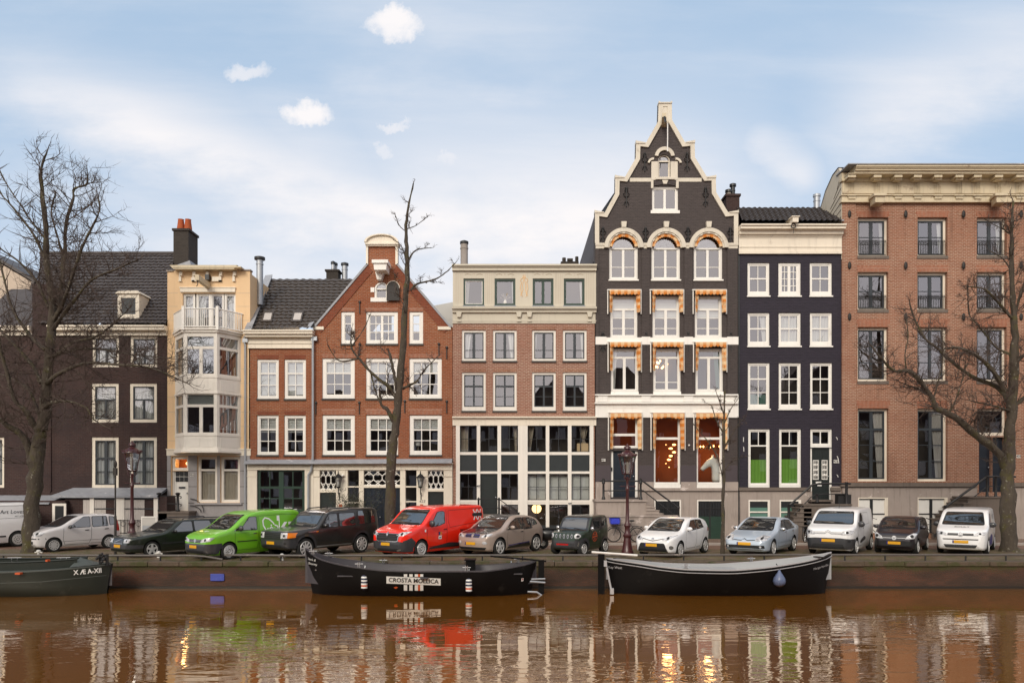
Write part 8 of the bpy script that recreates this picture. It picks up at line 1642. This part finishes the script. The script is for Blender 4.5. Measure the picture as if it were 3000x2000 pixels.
# ================================================================ boats along the quay wall
paint('hull_black', (.0035, .003, .0033), .5, .3, 2.5, spec=.15, dirt=(.016, .014, .013), dirt_at=(.6, .72)); paint('hull_green', (.011, .016, .012), .45, .25, 2, dirt=(.035, .036, .03), dirt_at=(.58, .72)); paint('deck_green', (.075, .085, .078), .5, .2, 3, dirt=(.04, .045, .04)); paint('inside_dark', (.055, .050, .058), .45, .25, 3, dirt=(.10, .092, .10)); paint('inside_grey', (.36, .37, .38), .45, .08, 3); paint('gunwale_white', (.46, .45, .46), .4, .1, 4, dirt=(.45, .43, .42)); paint('fender_blue', (.11, .14, .24), .35, .15, 5); paint('navy', (.02, .025, .06), .6, .1, 5)
YB = 27.25; KB = YB / FP; bx = lambda px: (px - 1500) * KB
class Boat:
    def __init__(s, label, st, hull, inside, rim, floor=-.62, rimw=.07, name='canal_boat', wl=.72, yc=27.5):
        xs = [bx(q[0]) for q in st]; fb, fz_ = pchip(list(zip(xs, [q[1] for q in st]))), pchip(list(zip(xs, [q[2] for q in st]))); s.fb, s.fz, s.yc, s.wl = fb, fz_, yc, wl; s.x0, s.x1 = xs[0], xs[-1]
        s.root = empty(name, ((xs[0] + xs[-1]) / 2, yc, WATER), label=label, cat='boat', group='boats moored along the quay wall', world=True); n = 70; O = []; I = []; G = []
        for i in range(n + 1):
            x = xs[0] + (xs[-1] - xs[0]) * (.5 - .5 * math.cos(PI * i / n)); b, z = fb(x), fz_(x); e = (x - (s.x0 + s.x1) / 2) / ((s.x1 - s.x0) / 2); rk = lambda zz: x - .16 * e * abs(e) ** 3 * (z - zz)
            prof = [(b, z), (b * .99, z - .12), (b * (.5 + .5 * wl) + .02, z * .45 + WATER * .55), (b * wl, WATER), (b * wl * .7, WATER - .25), (.01, WATER - .4)]
            O.append([(rk(zz), yc - bb, zz) for bb, zz in prof] + [(rk(zz), yc + bb, zz) for bb, zz in prof[::-1]])
            bi = max(b - rimw, .004); fl = min(floor, z - .05); I.append([(x, yc - bi, z - .002), (x, yc - bi * .97, z - .15), (x, yc - bi * .85, fl), (x, yc + bi * .85, fl), (x, yc + bi * .97, z - .15), (x, yc + bi, z - .002)])
            G.append([(x, yc - b - .015, z - .02), (x, yc - b - .015, z + .02), (x, yc - bi, z + .02), (x, yc - bi, z - .02), (x, yc + bi, z - .02), (x, yc + bi, z + .02), (x, yc + b + .015, z + .02), (x, yc + b + .015, z - .02)])
        def sheet(R, m, nm, close=False, cols=None):
            k = len(R[0]); mb = MB(); mb.add([v for q in R for v in q], [(i * k + a, i * k + a + 1, (i + 1) * k + a + 1, (i + 1) * k + a) for i in range(n) for a in (cols or range(k - 1))]); return mb, mb.build(nm, M[m], s.root, smooth=45)
        mb, s.hull = sheet(O, hull, 'hull'); s.bvh = BVHTree.FromPolygons([Vector(v) for v in mb.v], mb.f); sheet(I, inside, 'inside'); s.rimo = sheet(G, rim, 'gunwale', cols=[0, 1, 2, 4, 5, 6])[1]
    def lay(s, name, pts, m, eps=.012, parent=None):
        """pts in photo pixels, pressed straight onto the near side of the hull"""
        bm = bmesh.new(); bm.faces.new([bm.verts.new((p, q, 0)) for p, q in pts])
        for ax, st_ in ((0, 12), (1, 8)):
            lo, hi = min(p[ax] for p in pts), max(p[ax] for p in pts); k = int((hi - lo) / st_)
            for i in range(1, k + 1): co = Vector((0, 0, 0)); co[ax] = lo + (hi - lo) * i / (k + 1); no = Vector((0, 0, 0)); no[ax] = 1; bmesh.ops.bisect_plane(bm, geom=bm.verts[:] + bm.edges[:] + bm.faces[:], plane_co=co, plane_no=no)
        bm.verts.index_update(); return s.press(name, [(v.co.x, v.co.y) for v in bm.verts], [[v.index for v in f.verts] for f in bm.faces], m, eps, parent)
    def press(s, name, vs, fs, m, eps, parent=None):
        nv = []; keep = {}
        for i, (px, py) in enumerate(vs):
            o = Vector((0, 0, EYE)); d_ = (at(px, py, 26.0) - o).normalized(); h_ = s.bvh.ray_cast(o, d_)
            if h_[0] is not None: keep[i] = len(nv); nv.append(h_[0] - d_ * eps)
        nf = [[keep[i] for i in f] for f in fs if all(i in keep for i in f)]
        if nf: mb = MB(); mb.add(nv, nf); return mb.build(name, M[m], parent or s.root)
    def text(s, t, px, py, size, m, ang=0, eps=.02, parent=None, **kw):
        vs, fs = text_mesh(t, size, **kw); a = math.radians(ang); return s.press('lettering', [(px + x * math.cos(a) - y * math.sin(a), py - (x * math.sin(a) + y * math.cos(a))) for x, y in vs], fs, m, eps, parent)
    def near(s, px, z): # near hull side at a height
        x = bx(px); b = s.fb(x); t = min(1, max(0, (s.fz(x) - z) / (s.fz(x) - WATER))); return Vector((x, s.yc - b * (1 - (1 - s.wl) * t) - .03, z))
    def cleat(s, px, side=-1):
        x = bx(px); y = s.yc + side * max(0, s.fb(x) - .05); z = s.fz(x); MB().box(x - .08, x + .08, y - .04, y + .04, z + .018, z + .032).tube([(x - .03, y, z + .03), (x - .03, y, z + .19)], .02, 6).tube([(x + .03, y, z + .03), (x + .03, y, z + .19)], .02, 6).tube([(x - .14, y, z + .13), (x + .14, y, z + .13)], .016, 6).build('cleat', M['chrome'], s.root, smooth=40)
b2 = Boat('black open sloop with a white sponsor board and two striped fenders, bow to the left', [(890, .01, .60), (915, .28, .42), (940, .48, .28), (1000, .78, .12), (1058, .93, .02), (1147, 1.03, -.08), (1236, 1.06, -.10), (1415, 1.02, -.10), (1459, .90, -.06), (1519, .60, .03), (1562, .22, .12), (1572, .03, .15)], 'hull_black', 'inside_dark', 'inside_dark', yc=27.45)
for px, sd in ((919, -1), (950, 1), (1063, -1), (1107, 1), (1371, -1), (1518, 1)): b2.cleat(px, sd)
bd = b2.lay('name_board', [(1132, 1687), (1291, 1693.5), (1291, 1714), (1132, 1708)], 'decal_white'); b2.text('CROSTA MOLLICA', 1211.5, 1700.5, 17.5, 'decal_black', -2.0, .03, bd, bold=.25)
for x0, x1, m in ((1183, 1193, 'decal_white'), (1199, 1209, 'decal_white'), (1215, 1224.5, 'decal_white'), (1224.5, 1231, 'decal_orange'), (1231, 1240, 'decal_white')):
    for y0, y1 in ((1673, 1688.5), (1712.5, 1729)): b2.lay('stripe', [(x0, y0), (x1, y0), (x1, y1), (x0, y1)], m, .013, bd)
b2.text('Dark &', 912, 1638, 9, 'decal_white', -14, shear=.1); b2.text('Stormy', 916, 1651, 9, 'decal_white', -12, shear=.1); b2.lay('mooring_eye', [(923, 1667), (927, 1667), (927, 1670), (923, 1670)], 'chrome', .02); b2.lay('scratch', [(1153, 1720), (1160, 1717), (1166, 1719), (1160, 1724)], 'decal_orange', .012)
x = bx(1376); MB().box(x - .15, x + .17, 27.5, 27.95, -.6, .16).box(x - .2, x + .2, 27.45, 28.0, .16, .20).build('steering_console', M['hull_black'], b2.root); MB().box(bx(1000), bx(1100), 26.6, 27.8, -.30, -.26).box(bx(1240), bx(1262), 26.3, 28.1, -.34, -.29).box(bx(1455), bx(1530), 26.8, 27.7, -.25, -.21).build('bench', M['inside_dark'], b2.root)
MB().box(bx(1577), bx(1594), 27.17, 27.23, -1.25, .22).build('rudder', M['hull_black'], b2.root); MB().tube([(bx(1437), 27.1, .36), (bx(1520), 27.16, .27), (bx(1600), 27.2, .17)], .035, 6).build('tiller', M['hull_black'], b2.root)
MB().tube([(bx(1552), 26.9, -.5), (bx(1596), 27.0, -.55)], .035, 6).tube([(bx(1556), 26.9, -.42), (bx(1596), 27.0, -.42)], .03, 6).tube([(bx(1545), 26.95, -.86), (bx(1572), 27.0, -.88), (bx(1592), 27.05, -1.05)], .035, 6).build('stern_bracket', M['zinc'], b2.root); b2.lay('flag_sticker', [(1528, 1693), (1534, 1692), (1533, 1701), (1527, 1702)], 'decal_white'); b2.lay('flag_sticker', [(1530, 1693.5), (1533, 1693), (1532, 1698), (1529, 1699)], 'red_lamp', .02)
def fender(px, py0, py1, lab):
    zt, zb = 2.95 - (py0 - HOR) * 26.2 / FP, 2.95 - (py1 - HOR) * 26.2 / FP; p = b2.near(px, zb); p.x *= 26.2 / YB; r = .11; L = zt - zb; t = empty('striped_fender', (p.x, p.y - r * .9, zb), label=lab, cat='fender', group='striped fenders on the black sloop'); k = 9
    for i in range(k):
        z0, z1 = L * i / k, L * (i + 1) / k; rr = lambda z: r * min(1, .55 + 8 * z, .45 + 7 * (L - z)); MB().lathe([(rr(z0), z0), (rr((z0 + z1) / 2), (z0 + z1) / 2), (rr(z1), z1 - .002)], 16).build('band', M['decal_white' if i in (1, 3, 5, 7) else 'decal_orange' if i == 2 else 'navy'], t, smooth=40)
    zr = b2.fz(bx(px)) - zb; MB().tube([(0, 0, L), (.03, .02, L + .10), (-.01, .05, (L + zr) / 2), (.0, r * .9 + .05, zr + .05)], .016, 5).build('rope', M['decal_white'], t)
fender(1061, 1686, 1731, 'striped cylinder fender nearest the bow of the black sloop'); fender(1372, 1694, 1739, 'striped cylinder fender near the stern of the black sloop')
b3 = Boat('black open sloop with a broad pale gunwale, grey inside and a round blue fender', [(1778, .02, .25), (1800, .18, .21), (1866, .52, .12), (1929, .76, .02), (2007, .95, -.05), (2117, 1.0, -.07), (2212, .95, .0), (2290, .80, .10), (2369, .52, .23), (2425, .22, .37), (2444, .02, .45)], 'hull_black', 'inside_grey', 'gunwale_white', rimw=.09, floor=-.5)
st_ = MB(); P = []
for i in range(60): x = b3.x0 + (b3.x1 - b3.x0) * i / 59; P.append((x, b3.yc - b3.fb(x) - .02, b3.fz(x) - .11))
st_.tube(P, .014, 5); st_.build('rubbing_strake', M['gunwale_white'], b3.root, smooth=40)
b3.text('Key West', 1802, 1661.5, 10, 'gunwale_white', -3, bold=.06); b3.text('Margaritaville', 2405, 1660, 8.5, 'gunwale_white', 17, shear=.2)
MB().box(bx(1752), bx(1771), 27.2, 27.28, -1.15, .42).build('rudder', M['hull_black'], b3.root); MB().tube([(bx(1733), 27.2, .49), (bx(1866), 27.15, .38)], .04, 6).build('tiller', M['white'], b3.root); MB().tube([(bx(1774), 27.15, .12), (bx(1790), 27.15, -.86)], .035, 6).box(bx(1768), bx(1776), 27.05, 27.2, .0, .2).box(bx(1785), bx(1795), 26.95, 27.1, -.95, -.75).build('rudder_fitting', M['gunwale_white'], b3.root)
MB().tube([(bx(1795), 27.1, .28), (bx(1825), 26.95, .33), (bx(1870), 26.9, .26), (bx(1905), 26.95, .20)], .014, 4).tube([(bx(2378), 27.1, .34), (bx(2402), 26.95, .33), (bx(2425), 27.1, .43)], .03, 5).build('rope', M['iron_brown'], b3.root); MB().box(bx(1975), bx(2160), 27.1, 28.0, -.16, -.12).build('bench', M['inside_grey'], b3.root); b3.cleat(1998); b3.cleat(2230, 1)
zb = 2.95 - (1722 - HOR) * 26.25 / FP; p = b3.near(2295, zb + .2); p.x = (2295 - 1500) * 26.2 / FP; t = empty('buoy_fender', (p.x, p.y - .20, zb), label='round blue teardrop fender hanging on the right black sloop', cat='fender')
MB().lathe([(.01, 0), (.10, .02), (.18, .09), (.215, .19), (.19, .30), (.12, .41), (.06, .50), (.035, .56), (.02, .58)], 20).build('buoy', M['fender_blue'], t, smooth=60); MB().tube([(0, 0, .57), (.0, .05, .64), (-.05, .17, b3.fz(bx(2290)) - zb + .03)], .016, 5).build('rope', M['hull_black'], t)
b1 = Boat('dark green steel barge bow with white lettering, cut by the left edge', [(-330, 1.12, -.13), (0, 1.12, -.13), (102, 1.05, -.11), (204, .80, -.06), (260, .55, -.01), (300, .30, .03), (322, .06, .05)], 'hull_green', 'inside_dark', 'deck_green', rimw=.34, floor=-.7, name='barge', wl=.84, yc=27.4)
cm = MB(); A = []; B_ = []
for i in range(30):
    x = b1.x0 + (bx(235) - b1.x0) * i / 29; q = max(.05, b1.fb(x) - .34); z = b1.fz(x)
    A.append((x, b1.yc - q, z)); B_.append((x, b1.yc + q, z))
for P in (A, B_):
    n = len(P); cm.add([(x, y, z - .3) for x, y, z in P] + [(x, y, z + .30) for x, y, z in P], [(i, i + 1, n + i + 1, n + i) for i in range(n - 1)]); cm.tube([(x, y, z + .30) for x, y, z in P], .03, 5)
cm.build('coaming', M['hull_green'], b1.root); fd = MB(); n = 14; R_ = []
for i in range(n + 1): x = bx(228) + (bx(318) - bx(228)) * i / n; q = b1.fb(x); z = b1.fz(x) + .05; hgt = .26 * max(0, 1 - i / 9); R_.append([(x, b1.yc - q * .96, z), (x, b1.yc, z + hgt + .02), (x, b1.yc + q * .96, z)])
fd.add([v for r in R_ for v in r], [(3 * i + k, 3 * i + k + 1, 3 * i + k + 4, 3 * i + k + 3) for i in range(n) for k in (0, 1)]); fd.build('foredeck', M['deck_green'], b1.root)
wl_ = MB()
for i in range(14): wl_.blob((bx(300) + rnd.uniform(-.15, .22), 27.2 + rnd.uniform(-.15, .15), .16 + rnd.uniform(0, .26)), (.06, .06, .05), 6, 4)
wl_.tube([(bx(296), 27.2, .02), (bx(296), 27.2, .42)], .05, 6).tube([(bx(316), 27.2, .02), (bx(316), 27.2, .42)], .05, 6); wl_.build('anchor_chain', M['seam'], b1.root)
b1.text('X Æ A-XII', 257, 1673.5, 19, 'decal_white', 5, bold=.45); b1.lay('band_edge', [(-100, 1709), (120, 1702), (312, 1683.5), (312, 1685), (120, 1704.5), (-100, 1712)], 'deck_green', .012)
for px, py, w in ((54, 1679, 14), (139, 1641, 6)): q = at(px, py, 26.25); MB().box(q.x - w * .006, q.x + w * .006, q.y - .06, q.y + .1, q.z - .03, q.z + .03).build('orange_rope', M['decal_orange'], b1.root)
for px, y in ((8, 27.9), (155, 27.9)): MB().tube([(bx(px) - .25, y, .22), (bx(px) + .25, y, .23)], .015, 5).tube([(bx(px) - .1, y, .22), (bx(px) - .1, y, -.1)], .02, 5).tube([(bx(px) + .1, y, .22), (bx(px) + .1, y, -.1)], .02, 5).build('cleat', M['chrome'], b1.root)

# wet leaves and grit along the quay edge
paint('litter', (.20, .12, .045), .8, .6, 3); R = random.Random(3); lf = MB()
for i in range(1500):
    x, y = R.uniform(-22, 22), QUAY + .45 + abs(R.gauss(0, 1.3)); a = R.uniform(0, 6.28); r = R.uniform(.02, .05); z = .012 + R.uniform(0, .012)
    lf.add([(x + r * math.cos(a), y + r * math.sin(a), z), (x - r * .5 * math.sin(a), y + r * .5 * math.cos(a), z + .006), (x - r * math.cos(a), y - r * math.sin(a), z), (x + r * .5 * math.sin(a), y - r * .5 * math.cos(a), z + .004)], [(0, 1, 2, 3)])
tag(lf.build('fallen_leaves', M['litter']), 'scattered brown fallen leaves along the quay edge', 'leaves', kind='stuff')
